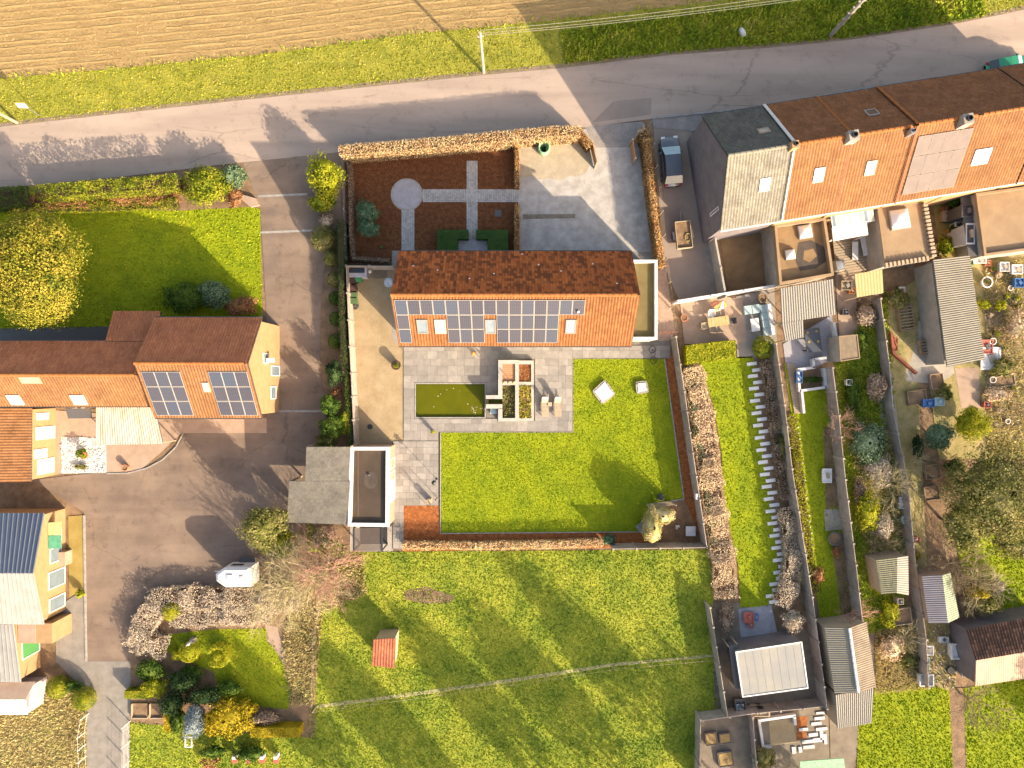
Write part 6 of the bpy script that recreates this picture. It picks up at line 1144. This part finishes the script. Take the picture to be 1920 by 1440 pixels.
cfence('long concrete fence beside the stepping stone garden', [(1456, 645), (1472, 760), (1486, 880), (1524, 1120), (1552, 1330)], 2.0); cfence('concrete fence right of the narrow lawn', [(1562, 690), (1574, 780), (1586, 900), (1606, 1060), (1618, 1165)], 1.9); cfence('weathered concrete wall down the overgrown garden', [(1652, 560), (1668, 680), (1676, 770), (1702, 900), (1718, 1060), (1738, 1200), (1742, 1290)], 1.5)
cfence('concrete fence between back meadow and cabin plot', [(1332, 1140), (1350, 1250), (1365, 1345)], 1.8); cfence('concrete fence below the garden cabin', [(1318, 1352), (1420, 1338), (1552, 1325)], 1.6); cfence('concrete fence left of the kitchen garden', [(1314, 1350), (1312, 1480)], 1.7); cfence('concrete fence inside the kitchen garden', [(1412, 1346), (1422, 1470)], 1.2)
# stepping stones
path = [(1413, 682), (1420, 760), (1433, 860), (1447, 950), (1460, 1030), (1464, 1070), (1452, 1105), (1444, 1134)]; t = thing('stepping_stone_path', None, None, P(1440, 900), kind='structure'); me = None; d_ = [math.dist(path[i], path[i + 1]) for i in range(len(path) - 1)]; tot = sum(d_); i = 0; s = 0
while s < tot:
    k = 0; r = s
    while k < len(d_) - 1 and r > d_[k]: r -= d_[k]; k += 1
    f = r / d_[k]; u = path[k][0] + (path[k + 1][0] - path[k][0]) * f + (5 if i % 2 else -4); v = path[k][1] + (path[k + 1][1] - path[k][1]) * f; p = P(u, v)
    if me is None: o = MB().box((p.x, p.y), .88, .30, .01, .08, .12).build('stepping_stone', MAT['white'], t); me = o.data; f0 = p
    else: o = bpy.data.objects.new('stepping_stone', me); link(o, t); o.location = p - f0
    s += 11.6; i += 1
hedge('pale dead grasses down the left edge of the long lawn', [(1300, 700), (1318, 780), (1330, 870), (1342, 960), (1358, 1050), (1362, 1110)], 1.9, .8, L_['drygr'], .10, 330, bumpy=.3); hedge('thin green strip of weeds along the neighbour side of the fence', [(1290, 690), (1305, 800), (1322, 900), (1338, 1020)], .5, .7, L_['bluegreen'], .12, 120)
hedge('brown bare shrubs between stepping stones and fence, upper part', [(1440, 680), (1452, 760), (1462, 840), (1475, 930)], 1.0, .8, L_['brown'], .09, 330, bumpy=.3); hedge('pale brown bare shrubs between stepping stones and fence, lower part', [(1480, 960), (1492, 1040), (1484, 1100), (1470, 1130)], 1.5, 1.1, L_['hydr'], .10, 320, bumpy=.3)
for u, v, rx, ry, h, k, lb in ((1488, 1165, 26, 22, 1.6, 'hydr', 'pale round dead shrub above the cabin patio'), (1362, 1155, 14, 36, 1.0, 'brown', 'dark brown shrubs left of the cabin patio'), (1466, 838, 8, 28, 1.3, 'olive', 'olive columnar shrub beside the long fence'), (1432, 1420, 22, 22, 1.2, 'olive', 'olive shrub at the bottom of the kitchen garden')): bush(lb, u, v, rx, ry, h, L_[k], .13)
hedge('yellow green edging plants beside the narrow lawn', [(1486, 780), (1498, 860), (1506, 950), (1520, 1050), (1530, 1110)], .8, .4, L_['lime'], .12, 150, bumpy=.1)
m = MB()
for k in range(30): p = P(1494 + k * 1.35 + random.uniform(-1, 1), 790 + k * 11); m.lathe([(.1, 0), (.08, .12), (.02, .16)], p, 6)
m.build('edging_cobbles', MAT['parapet'], kind='structure')
# narrow garden: walls, deck, table
def lowwall(label, segs, h, mat='parapet', w=.22, name='garden_wall'):
    t = thing(name, label, 'wall', P(*segs[0][0])); 
    for a, b in segs: a, b = G(*a, h), G(*b, h); d = b - a; n = Vector((-d.y, d.x, 0)).normalized() * w; MB().pbox(a - n / 2, d, n, (0, 0, h)).build('wall_section', MAT[mat], t)
    return t
lowwall('white stepped planter walls below the dark garden table', [((1496, 693), (1528, 689)), ((1526, 690), (1526, 673)), ((1526, 674), (1550, 671)), ((1497, 697), (1500, 735)), ((1546, 690), (1550, 728)), ((1500, 733), (1550, 726)), ((1504, 735), (1508, 775))], .6)
for u, v, w, l, lb in ((1524, 711, 42, 30, 'upper'), (1538, 682, 18, 14, 'small')): pass
sheet('planting_soil', [(1499, 697), (1546, 692), (1548, 726), (1501, 732)], MAT['soil'], .03); bush('row of low green plants inside the white planter', 1524, 712, 20, 7, .5, L_['mid'], .12)
t = thing('timber_deck', 'sunny brown timber deck strip beside the white planter', 'deck', P(1486, 730)); 
for k in range(20): a, b = P(1475 + k * .75, 682 + k * 4.7, .1), P(1492 + k * .5, 680 + k * 4.7, .1); MB().pbox((a.x, a.y - .2, .01), (b.x - a.x, 0, 0), (0, .2, 0), (0, 0, .09)).build('deck_board', MAT['pale'], t)
p = P(1525, 638, .8); t = thing('garden_table', 'dark rectangular garden table with four yellow placemats', 'table', (p.x, p.y, .01)); sheet('concrete_terrace', [(1468, 645), (1560, 590), (1566, 672), (1500, 700), (1474, 690)], MAT['disc'], .013); MB().box(p, 1.35, 2.1, .7, .78, .14).build('table_top', MC('slate_top', (.06, .065, .08)), t)
for x, y in ((-.55, -.9), (.55, -.9), (-.55, .9), (.55, .9)): MB().box((p.x + x, p.y + y), .1, .1, .014, .7).build('leg', MAT['black'], t)
for u, v in ((1514, 624), (1531, 621), (1517, 641), (1534, 640)): q = P(u, v, .8); MB().lathe([(.12, 0), (.12, .03)], (q.x, q.y, .782), 10).build('placemat', MAT['clad'], t)
MB().pbox(P(1556, 605, .5), (.25, 0, 0), (.5, -2.9, 0), (0, 0, .5)).build('white_bench', MAT['parapet'], label='long narrow white bench beside the dark garden table', cat='bench')
sheet('concrete_passage', [(1566, 515), (1602, 512), (1610, 628), (1574, 632)], MAT['pinkt'], .014)
def crate(label, u, v, w, l, h, mat, a=.14, name='crate', cat='crate', z=0, slats=False):
    p = P(u, v, h); t = thing(name, label, cat, (p.x, p.y, z)); th = .05; ca, sa = math.cos(a), math.sin(a)
    for x, y, ww, ll in ((-w / 2, 0, th, l), (w / 2, 0, th, l), (0, -l / 2, w, th), (0, l / 2, w, th)): MB().box((p.x + x * ca - y * sa, p.y + x * sa + y * ca), ww, ll, z, z + h, a).build('side', mat, t)
    if slats:
        n = max(3, int(l / .25))
        for k in range(n): y = -l / 2 + l * (k + .5) / n; MB().box((p.x - y * sa, p.y + y * ca), w, .1, z + h, z + h + .03, a).build('slat', mat, t)
    else: MB().box((p.x, p.y), w - th, l - th, z, z + h * .7, a).build('contents', MAT['soil'], t)
    return t
sm = lambda: None
for u, v, w, l, h, mt, sl_, lb, nm, ct in ((1700, 596, 1.2, 2.2, .5, 'tw_brown', 1, 'slatted brown wooden frame in the overgrown garden left of the long shed', 'wooden_frame', 'frame'), (1736, 650, .9, 1.3, .5, 'tw_brown', 1, 'small slatted pallet beside the long grey shed', 'pallet', 'pallet'), (1758, 715, 1.1, 1.3, .4, 'pinkt', 0, 'pale pink box planter below the long shed', 'planter_box', 'planter'), (1690, 1157, 1.8, 1.4, .6, 'pale', 0, 'pale crate with straw below the mossy shed', 'crate', 'crate'), (1360, 1385, 1.0, .9, .3, 'greywall', 0, 'right one of two square beds at the top of the kitchen garden', 'raised_bed', 'raised bed'), (1334, 1386, 1.0, 1.1, .3, 'greywall', 0, 'left one of two square beds at the top of the kitchen garden', 'raised_bed', 'raised bed'), (1361, 1424, 1.3, 1.3, .3, 'greywall', 0, 'square bed with straw cover at the bottom of the kitchen garden', 'raised_bed', 'raised bed'), (1750, 885, 1.3, 1.2, .3, 'tw_brown', 0, 'upper brown compost bay in the right garden', 'compost_bay', 'compost bay'), (1748, 925, 1.3, 1.2, .3, 'tw_brown', 0, 'lower brown compost bay in the right garden', 'compost_bay', 'compost bay')):
    crate(lb, u, v, w, l, h, MAT[mt], slats=bool(sl_), name=nm, cat=ct)
for u, v, w, l in ((1360, 1385, .95, .8), (1334, 1386, .95, 1.0), (1361, 1424, 1.2, 1.2)): p = P(u, v, .25); MB().box(p, w * .95, l * .95, .212, .25, .14).build('straw_mulch', MAT['straw'], kind='structure')
t = lowwall('white frame of the sand bed in the kitchen garden', [((1422, 1352), (1492, 1342)), ((1424, 1353), (1432, 1405)), ((1430, 1404), (1448, 1402)), ((1490, 1343), (1492, 1360))], .4); sheet('sand_bed', [(1441, 1352), (1485, 1347), (1494, 1392), (1445, 1398)], MAT['sandgravel'], .03)
sheet('rusty_bed', [(1492, 1345), (1514, 1342), (1512, 1384), (1494, 1388)], MAT['mulch'], .012)
kt = thing('garden_slabs', None, None, P(1530, 1370), kind='structure')
for k, (u, v, w, l) in enumerate(((1536, 1346, .9, .25), (1530, 1356, .9, .25), (1540, 1366, 1.0, .25), (1506, 1367, .8, .25), (1524, 1377, .8, .3), (1514, 1390, 1.0, .3), (1532, 1387, .8, .35), (1540, 1378, .3, .8), (1516, 1400, 1.0, .3), (1488, 1406, .35, .6), (1500, 1405, .3, .5), (1538, 1336, .8, .2), (1547, 1385, .25, .9))): p = P(u, v); MB().box(p, w, l, .008, .09, .1).build('white_slab', MAT['parapet'], kt)
MB().prism([tuple(P(u, v, 2)[:2]) for u, v in [(1500, 1428), (1582, 1422), (1590, 1480), (1500, 1490)]], 1.9, 2.0).build('green_canopy', MAT['mint'], label='pale green canopy roof cut by the bottom edge', cat='canopy')
lean_to('grey porch roof beside the cabin patio', [(1367, 1212), (1384, 1208), (1392, 1290), (1378, 1292)], (2.3, 2.3, 2.3, 2.3), MAT['greywall'], 'cabin_porch', cr=False)
# small clutter: pots, boxes, tubs
cl = [('red', 1404, 1158, .9, .9, .35, 'flat red toy box on the cabin patio', 'toy'), ('blue', 1418, 1157, .35, .6, .3, 'small blue toy on the cabin patio', 'toy'), ('red', 1408, 1172, .5, .5, .3, 'smaller red toy below the red box on the cabin patio', 'toy'),
      ('blue', 1499, 707, .5, 1.0, .7, 'blue barrel box beside the white planter', 'box'), ('blue', 1742, 756, 1.0, .7, .6, 'bright blue crate below the pale pink planter', 'crate'), ('cush', 1762, 753, .8, .7, .5, 'pale blue tub next to the bright blue crate', 'tub'), ('blue', 1912, 530, .8, .8, .7, 'blue water butt at the right edge of the picture', 'water butt'), ('white', 1908, 505, .9, .8, .6, 'white tub above the blue water butt', 'tub'), ('parapet', 1884, 500, .8, .8, .6, 'lilac grey tub in the allotment yard', 'tub'), ('red', 1851, 650, 1.0, 1.2, .35, 'orange red crates beside the long shed end', 'crates'), ('white', 1858, 672, 1.7, 1.9, .3, 'crumpled white sheet beside the shed corner', 'sheet'), ('red', 1852, 759, .6, .5, .5, 'small red bucket near the golden conifer', 'bucket'),
      ('parapet', 1697, 943, .9, 1.0, .5, 'grey white box standing on the garden path', 'box'), ('cush', 1700, 947 + 28, .7, .6, .5, 'pale blue tub on the red brick path', 'tub'), ('white', 1806, 1222, 2.0, 1.3, .9, 'white covered trailer box beside the grey shed gable', 'covered trailer'), ('parapet', 1738, 1276, 1.2, 1.0, .8, 'white tank on the path end', 'tank'), ('cush', 1736, 1248, .6, 1.4, .6, 'pale blue container above the white tank', 'container'), ('white', 1741, 1220, .9, .8, .6, 'white crate beside the concrete wall', 'crate'), ('conc', 1689, 1128, .5, .5, .9, 'grey barrel between shed and straw crate', 'barrel'), ('white', 1593, 717, .5, .5, .6, 'white bucket on the dark green lawn strip', 'bucket'), ('white', 1499 + 52, 838 + 54, .8, 1.2, .4, 'white rounded basin beside the narrow lawn', 'basin'), ('dgrey', 1388, 1325, .9, 1.2, .8, 'dark box at the cabin fence corner', 'box'), ('cush', 1388, 1330, .6, .8, .82, 'pale turquoise tub at the cabin fence corner', 'tub'), ('pale', 1425, 1333, 1.7, 1.0, .5, 'pale wooden board table leaning by the cabin fence', 'table'), ('black', 1427, 1331, .4, .4, .95, 'black bucket on the pale board table', 'bucket'),
      ('green', 1819, 489, .6, .7, .5, 'green box beside the head of the long shed', 'box'), ('white', 1838, 487, 1.1, .6, .5, 'white bench box beside the green box', 'box'), ('terra', 1853, 493, .5, .5, .4, 'orange pot beside the large tan extension', 'pot'), ('orange', 1688, 548, .6, .4, .5, 'orange toy in the overgrown garden', 'toy'), ('white', 1692, 543, .5, .5, .4, 'white tub beside the orange toy', 'tub'), ('red', 1716, 1012, .9, .4, .4, 'red and green boxes on the path end', 'box'), ('dgrey', 1634, 546, .9, .7, .5, 'dark covered stack in the corner by the canopy', 'stack'), ('brickr', 1680, 645, .3, 1.2, .3, 'stack of red bricks on the path edge', 'bricks'), ('parapet', 1548, 1050 - 4, 0.001, .001, .1, '', '')]
def tub(mat, u, v, w, l, h, lb, ct):
    p = P(u, v, h); t = thing(ct.replace(' ', '_'), lb, ct, (p.x, p.y, 0)); x, y = w / 2, l / 2; b = .85
    q = lambda s, z: [(p.x - x * s, p.y - y * s, z), (p.x + x * s, p.y - y * s, z), (p.x + x * s, p.y + y * s, z), (p.x - x * s, p.y + y * s, z)]
    MB().add(q(b, .02) + q(1, h * .9) + q(1.06, h * .9) + q(1.06, h) + q(.9, h) + q(.86, h * .8), [(3, 2, 1, 0)] + [(4 * k + i, 4 * k + (i + 1) % 4, 4 * k + 4 + (i + 1) % 4, 4 * k + 4 + i) for k in range(5) for i in range(4)] + [(20, 21, 22, 23)]).build('body', MAT[mat], t)
    MB().box((p.x + x * .2, p.y), w * .35, l * .4, h * .8, h * 1.06, random.uniform(0, 1)).build('contents', MAT[random.choice(['conc', 'dgrey', 'pale', mat])], t)
for a in cl[:-1]: tub(*a)
pot('round white ring planter in the allotment yard', 1851, 529, .48, .5, MAT['white'], L_['olive'], .2, lr=.7); pot('round dark fire bowl with pale disc in the narrow garden', 1566, 1010, .6, .4, MAT['dgrey'])
pot('pot with orange flowers in the terracotta courtyard', 1783, 432, .25, .4, MAT['orange'], L_['mid'], .3); pot('pot at the top of the terracotta courtyard', 1773, 390, .25, .4, MAT['terra'], L_['dahlia'], .3); pot('round yellow tub beside the mossy shed', 1718, 1041, .42, .4, MAT['clad'], L_['gold'], .2, lr=.8)
bush('leafy potted palm in the terracotta courtyard', 1790, 378, 17, 15, 1.8, L_['mid'], .16); bush('green plant beside the white umbrella base', 1797, 428, 12, 14, 1.2, L_['mid'], .14); bush('yellow climbing plant at the foot of the courtyard', 1772, 462, 16, 20, 1.2, L_['yg'], .14)
sheet('terracotta_courtyard', [(1748, 370), (1808, 362), (1832, 478), (1762, 488)], MAT['clad'], .02)
lean_to('terracotta red flat roof strip beside the tan extension', [(1800, 362), (1826, 358), (1840, 478), (1816, 482)], (2.6, 2.6, 2.6, 2.6), M('terracotta_sheet', (.36, .12, .06), (.28, .09, .05)), 'courtyard_roof', cr=False)
tub('pale', 1778, 405, .9, .9, .7, 'square beige table in the terracotta courtyard', 'table'); tub('dgrey', 1814, 395, .9, 1.0, 2.75, 'black square roof hatch on the terracotta strip', 'hatch'); tub('parapet', 1820, 438, .7, 1.7, 2.7, 'narrow grey bench on the terracotta strip', 'bench'); tub('white', 1799, 420, .6, .4, 1.0, 'white umbrella base in the terracotta courtyard', 'umbrella base')
for i, (u, v, a_) in enumerate(((1604, 470, 0), (1622, 462, .2))):
    p = P(u, v, .7); t = thing('garden_recliner', ('left', 'right')[i] + ' narrow white recliner on the timber terrace', 'recliner', (p.x, p.y, .35), 'white recliners on the timber terrace'); MB().box(p, .5, 1.6, .6, .68, a_).build('seat', MAT['white'], t)
    for y in (-.7, .7): MB().box((p.x, p.y + y), .45, .06, .35, .6, a_).build('leg', MAT['zinc'], t)
dome_t = thing('roof_light', 'small square roof light at the edge of the timber terrace', 'roof light', P(1575, 497, 0)); dome(dome_t, 1575, 497, .65, .8, .9, ang); MB().box(P(1575, 497, .9), .8, .95, 0, .9, ang).build('kerb', MAT['conc'], dome_t)
# ---- right: trees and shrubs
for u, v, rx, ry, h, k, lf, nm, ct, z0, lb in ((1820, 795, 38, 33, 2.6, 'lime', .12, 'conifer', 'conifer', None, 'broad golden green conifer between the right garden paths'), (1757, 815, 29, 31, 2.8, 'bluegreen', .14, 'shrub', 'shrub', None, 'round blue green shrub left of the golden conifer'), (1868, 920, 92, 92, 8, 'olive', .15, 'broadleaf_tree', 'tree', 1.5, 'huge olive green tree at the right edge'), (1805, 985, 42, 50, 5, 'olive', .2, 'broadleaf_tree', 'tree', 1, 'olive green tree on the lower left side of the huge one'), (1905, 1010, 50, 40, 6, 'olive', .2, 'broadleaf_tree', 'tree', 1.2, 'olive green tree below the huge one at the right edge'), (1845, 1128, 32, 24, 2.6, 'olive', .14, 'shrub', 'shrub', None, 'grey green shrub above the brown tiled shed'), (1830, 1108, 22, 14, 2.8, 'gold', .13, 'shrub', 'shrub', None, 'golden shrub behind the green sided greenhouse shed'), (1872, 1100, 14, 14, 1.6, 'hydr', .12, 'shrub', 'shrub', None, 'pale dead shrub at the edge of the orchard lawn'),
    (1640, 725, 22, 28, 1.8, 'brown', .13, 'shrub', 'shrub', None, 'dark brown round shrub in the overgrown garden'), (1600, 740, 16, 40, .9, 'mid', .14, 'shrub', 'shrub', None, 'dark green undergrowth right of the narrow garden'), (1625, 830, 34, 40, 2.0, 'bluegreen', .16, 'shrub', 'shrub', None, 'grey green thicket in the middle of the overgrown garden'), (1650, 880, 26, 34, 1.6, 'hydr', .16, 'shrub', 'shrub', None, 'pale flowering thicket beside the red brick path'), (1628, 960, 22, 40, 1.8, 'lime', .16, 'shrub', 'shrub', None, 'bright lime green shrub low in the overgrown garden'), (1655, 985, 22, 26, 1.5, 'hydr', .16, 'shrub', 'shrub', None, 'pale twiggy shrub right of the lime shrub'), (1612, 925, 12, 30, 1.0, 'brown', .14, 'shrub', 'shrub', None, 'dark brown dead stalks left of the lime shrub'), (1680, 560, 22, 22, 1.2, 'olive', .15, 'shrub', 'shrub', None, 'green plants at the top of the overgrown garden'), (1625, 590, 22, 26, 1.2, 'brown', .14, 'shrub', 'shrub', None, 'brown heap below the sand coloured canopy'), (1612, 640, 16, 26, 1.0, 'mid', .14, 'shrub', 'shrub', None, 'green bush right of the brown flat store'),
    (1875, 572, 11, 12, 1.4, 'lime', .13, 'shrub', 'shrub', None, 'small round lime bush in the allotment'), (1845, 570, 14, 10, .9, 'lime', .13, 'shrub', 'shrub', None, 'low yellow green plants beside the shed edge'), (1905, 610, 18, 36, 1.6, 'drygr', .16, 'shrub', 'shrub', None, 'pale dead bush at the right edge of the allotment'), (1880, 690, 26, 18, 1.0, 'olive', .15, 'shrub', 'shrub', None, 'mixed green bed in the lower allotment'), (1870, 740, 30, 16, .8, 'drygr', .15, 'shrub', 'shrub', None, 'dry bed edge below the mixed green bed'), (1772, 735, 16, 16, 1.1, 'olive', .14, 'shrub', 'shrub', None, 'green plant beside the pale pink planter'), (1720, 840, 12, 24, 1.2, 'dark', .14, 'shrub', 'shrub', None, 'dark gap shrub left of the blue green shrub'), (1668, 1150, 18, 26, 1.2, 'lime', .15, 'shrub', 'shrub', None, 'lime weeds below the mossy shed'), (1672, 1215, 26, 26, 1.2, 'drygr', .16, 'shrub', 'shrub', None, 'dry brown thicket right of the old brown shed'), (1705, 1240, 20, 14, .8, 'olive', .14, 'shrub', 'shrub', None, 'olive weeds beside the garden pond'), (1840, 1272, 24, 12, .8, 'drygr', .15, 'shrub', 'shrub', None, 'dry shrub at the foot of the grey gable shed'), (1790, 880, 20, 24, 1.6, 'olive', .15, 'shrub', 'shrub', None, 'olive shrub under the golden conifer'), (1535, 1080, 10, 18, 1.2, 'dahlia', .13, 'shrub', 'shrub', None, 'rusty shrub at the foot of the yellow edging'), (1568, 1036, 9, 10, .8, 'dahlia', .12, 'shrub', 'shrub', None, 'small orange shrub below the fire bowl'), (1528, 675, 8, 5, .5, 'brown', .1, 'shrub', 'shrub', None, 'tiny brown plant in the small white planter')):
    bush(lb, u, v, rx, ry, h, L_[k], lf, name=nm, cat=ct, z0=z0)
bare_tree('pinkish leafless shrub over the fence of the narrow garden', 1568, 800, 2.6, 1.6, MAT['tw_pink'], 12, 21, 3, name='bare_shrub', tr=.05, cat='shrub'); bare_tree('pinkish brown leafless shrub above the old brown shed', 1588, 1150, 2.8, 1.8, MAT['tw_pink'], 12, 22, 3, name='bare_shrub', tr=.05, cat='shrub')
bare_tree('pale leafless fruit tree above the greenhouse shed', 1772, 1050, 4.2, 3.2, MAT['tw_brown'], 8, 31, 4, tr=.12); bare_tree('leafless tree with fanned pale twigs at the corner of the orchard lawn', 1812, 1085, 3.6, 3.0, MAT['tw_pale'], 8, 33, 4, tr=.1); bare_tree('leafless tree over the lower right path', 1800, 1300, 3.6, 3.2, MAT['tw_brown'], 8, 35, 4, tr=.1); bare_tree('thin leafless tree in the overgrown garden', 1655, 900, 3.2, 2.6, MAT['tw_pale'], 8, 36, 4, tr=.08); bare_tree('leafless tree leaning over the brown tiled shed', 1880, 1205, 2.4, 3.9, MAT['tw_brown'], 7, 38, 3, tr=.08)
# trees standing beyond the foot of the frame: they throw the long shadows over the meadow
for i, (u, v, h, r) in enumerate(((820, 1620, 12, 2.0), (1010, 1660, 14, 2.2), (1170, 1600, 13.5, 1.9), (1330, 1620, 15, 2.3), (1480, 1600, 16, 2.4), (1640, 1650, 13, 2.2), (2120, 1490, 11, 2.3))):
    p = P(u, v); t = thing('roadside_tree', 'tall slim tree beyond the lower edge, number %d from the left by its shadow' % (i + 1), 'tree', p, 'trees below the frame'); t['label'] = ('slim', 'broad', 'second slim', 'second broad', 'third slim', 'third broad', 'outlying')[i] + ' tall tree beyond the lower edge, shading the meadow'
    MB().tube([p, p + Vector((0, 0, h * .8))], .18, 7, r2=.06).build('trunk', MAT['bark'], t); crown('crown', (p.x, p.y, h * .55), (r * 1.3, r * 1.1, h * .5), L_['olive'], t, .34, n=4800, k=40, sparse=.3, core=0)

# clutter of the right-hand gardens
sheet('bleached_ground', [(1660, 560), (1725, 520), (1720, 640), (1690, 720), (1668, 690)], MAT['drybase'], .0135)
tufts('dry_scrub', [(1600, 860), (1665, 800), (1690, 900), (1705, 1040), (1640, 1060), (1605, 980)], 140, .07, .3, MAT['dryblade']); tufts('garden_debris', [(1845, 500), (1915, 495), (1915, 800), (1850, 800)], 30, .16, .12, ML('mixed_debris', [(.1, .08, .06), (.4, .35, .3), (.62, .6, .56), (.45, .2, .1), (.3, .3, .32)], 0))
tufts('yard_debris', [(1690, 1180), (1800, 1170), (1790, 1290), (1730, 1290)], 30, .16, .12, bpy.data.materials['mixed_debris'])
for i, (u, v, sp, h, mt) in enumerate(((1700, 870, 2.6, 2.0, 'tw_pale'), (1640, 1020, 2.4, 1.8, 'tw_brown'), (1730, 1070, 2.4, 1.9, 'tw_pale'), (1905, 650, 2.8, 2.2, 'tw_pale'), (1895, 770, 3.0, 2.4, 'tw_brown'), (1690, 1190, 2.2, 1.6, 'tw_pale'), (1455, 720, 1.4, 1.2, 'tw_brown'), (1462, 800, 1.4, 1.1, 'tw_pale'), (1492, 1080, 1.6, 1.4, 'tw_pale'), (1610, 560, 1.6, 1.2, 'tw_brown'))):
    bare_tree(('leafless bush between brick path and compost bays', 'leafless bush low in the overgrown garden above the mossy shed', 'leafless bush left of the greenhouse shed', 'leafless bush at the right edge beside the dead bush', 'leafless bush above the huge olive tree at the right edge', 'leafless bush below the straw crate', 'leafless bush at the head of the dark bed by the stepping stones', 'second leafless bush down the dark bed by the stepping stones', 'leafless bush near the foot of the long fence', 'leafless bush below the sand coloured canopy')[i], u, v, sp, h, MAT[mt], 10, 50 + i, 3, name='bare_shrub', tr=.04, cat='shrub')
PL = ['small terracotta pot just left of the white ring planter top', 'small grey pot above the white ring planter', 'white pot below the lilac grey tub', 'dark pot between ring planter and round lime bush', 'terracotta pot right of the round lime bush', 'grey pot below the low yellow green plants by the shed edge', 'white pot above the orange red crates', 'dark pot right of the white pot above the orange red crates', 'terracotta pot right of the crumpled white sheet', 'grey pot at the right end of the mixed green bed', 'white pot left of the long raised vegetable bed', 'dark pot right of the long raised vegetable bed', 'terracotta pot beside the small red bucket', 'grey pot below the long raised vegetable bed', 'white pot nearest the huge olive tree', 'dark pot below the blue water butt']
for i in range(16):
    u, v = ((1862, 505), (1872, 515), (1895, 540), (1888, 556), (1905, 575), (1858, 590), (1862, 640), (1868, 625), (1880, 655), (1894, 700), (1862, 712), (1900, 728), (1858, 742), (1872, 770), (1890, 790), (1906, 560))[i]
    pot(PL[i], u, v, random.uniform(.16, .3), random.uniform(.25, .4), (MAT['terra'], MAT['conc'], MAT['white'], MAT['dgrey'])[i % 4], (L_['mid'], L_['lime'], None, L_['drygr'])[(i * 7) % 4], .25, lr=1.2, group='pots cluttering the right allotment')
wall = lowwall('low orange brick wall edging the overgrown garden', [((1672, 622), (1676, 662)), ((1676, 662), (1720, 700))], .4, 'brickr', .2)
wall = lowwall('pale block wall across the allotment', [((1790, 700), (1900, 560)),], .01, 'parapet', .01) if 0 else None
crate('wooden planter with dark earth at the foot of the long shed', 1720, 745, 1.6, 1.2, .35, MAT['tw_brown'], name='planter_box', cat='planter'); crate('long raised vegetable bed in the lower allotment', 1880, 715, 2.2, .9, .3, MAT['pale'], name='raised_bed', cat='raised bed')
tub('pale', 1588, 535, .9, .8, .7, 'pale wooden table in the concrete passage', 'table'); tub('dgrey', 1586, 585, .5, .5, .6, 'dark bin in the concrete passage', 'bin'); tub('conc', 1812, 1262, .7, .7, .8, 'grey barrel at the foot of the grey gable shed', 'barrel'); tub('white', 1770, 1200, .8, .5, .5, 'white box on the yard below the greenhouse shed', 'box'); tub('orange', 1598, 545, .5, .5, .5, 'orange pot beside the sand coloured canopy', 'pot')
p = P(1806, 1258, .3); MB().lathe([(.18, 0), (.34, 0), (.36, .1), (.34, .22), (.18, .22)], (p.x - 1, p.y, .01), 16).build('old_tyre', MAT['tyre'], label='black tyre lying below the white covered trailer box', cat='tyre')
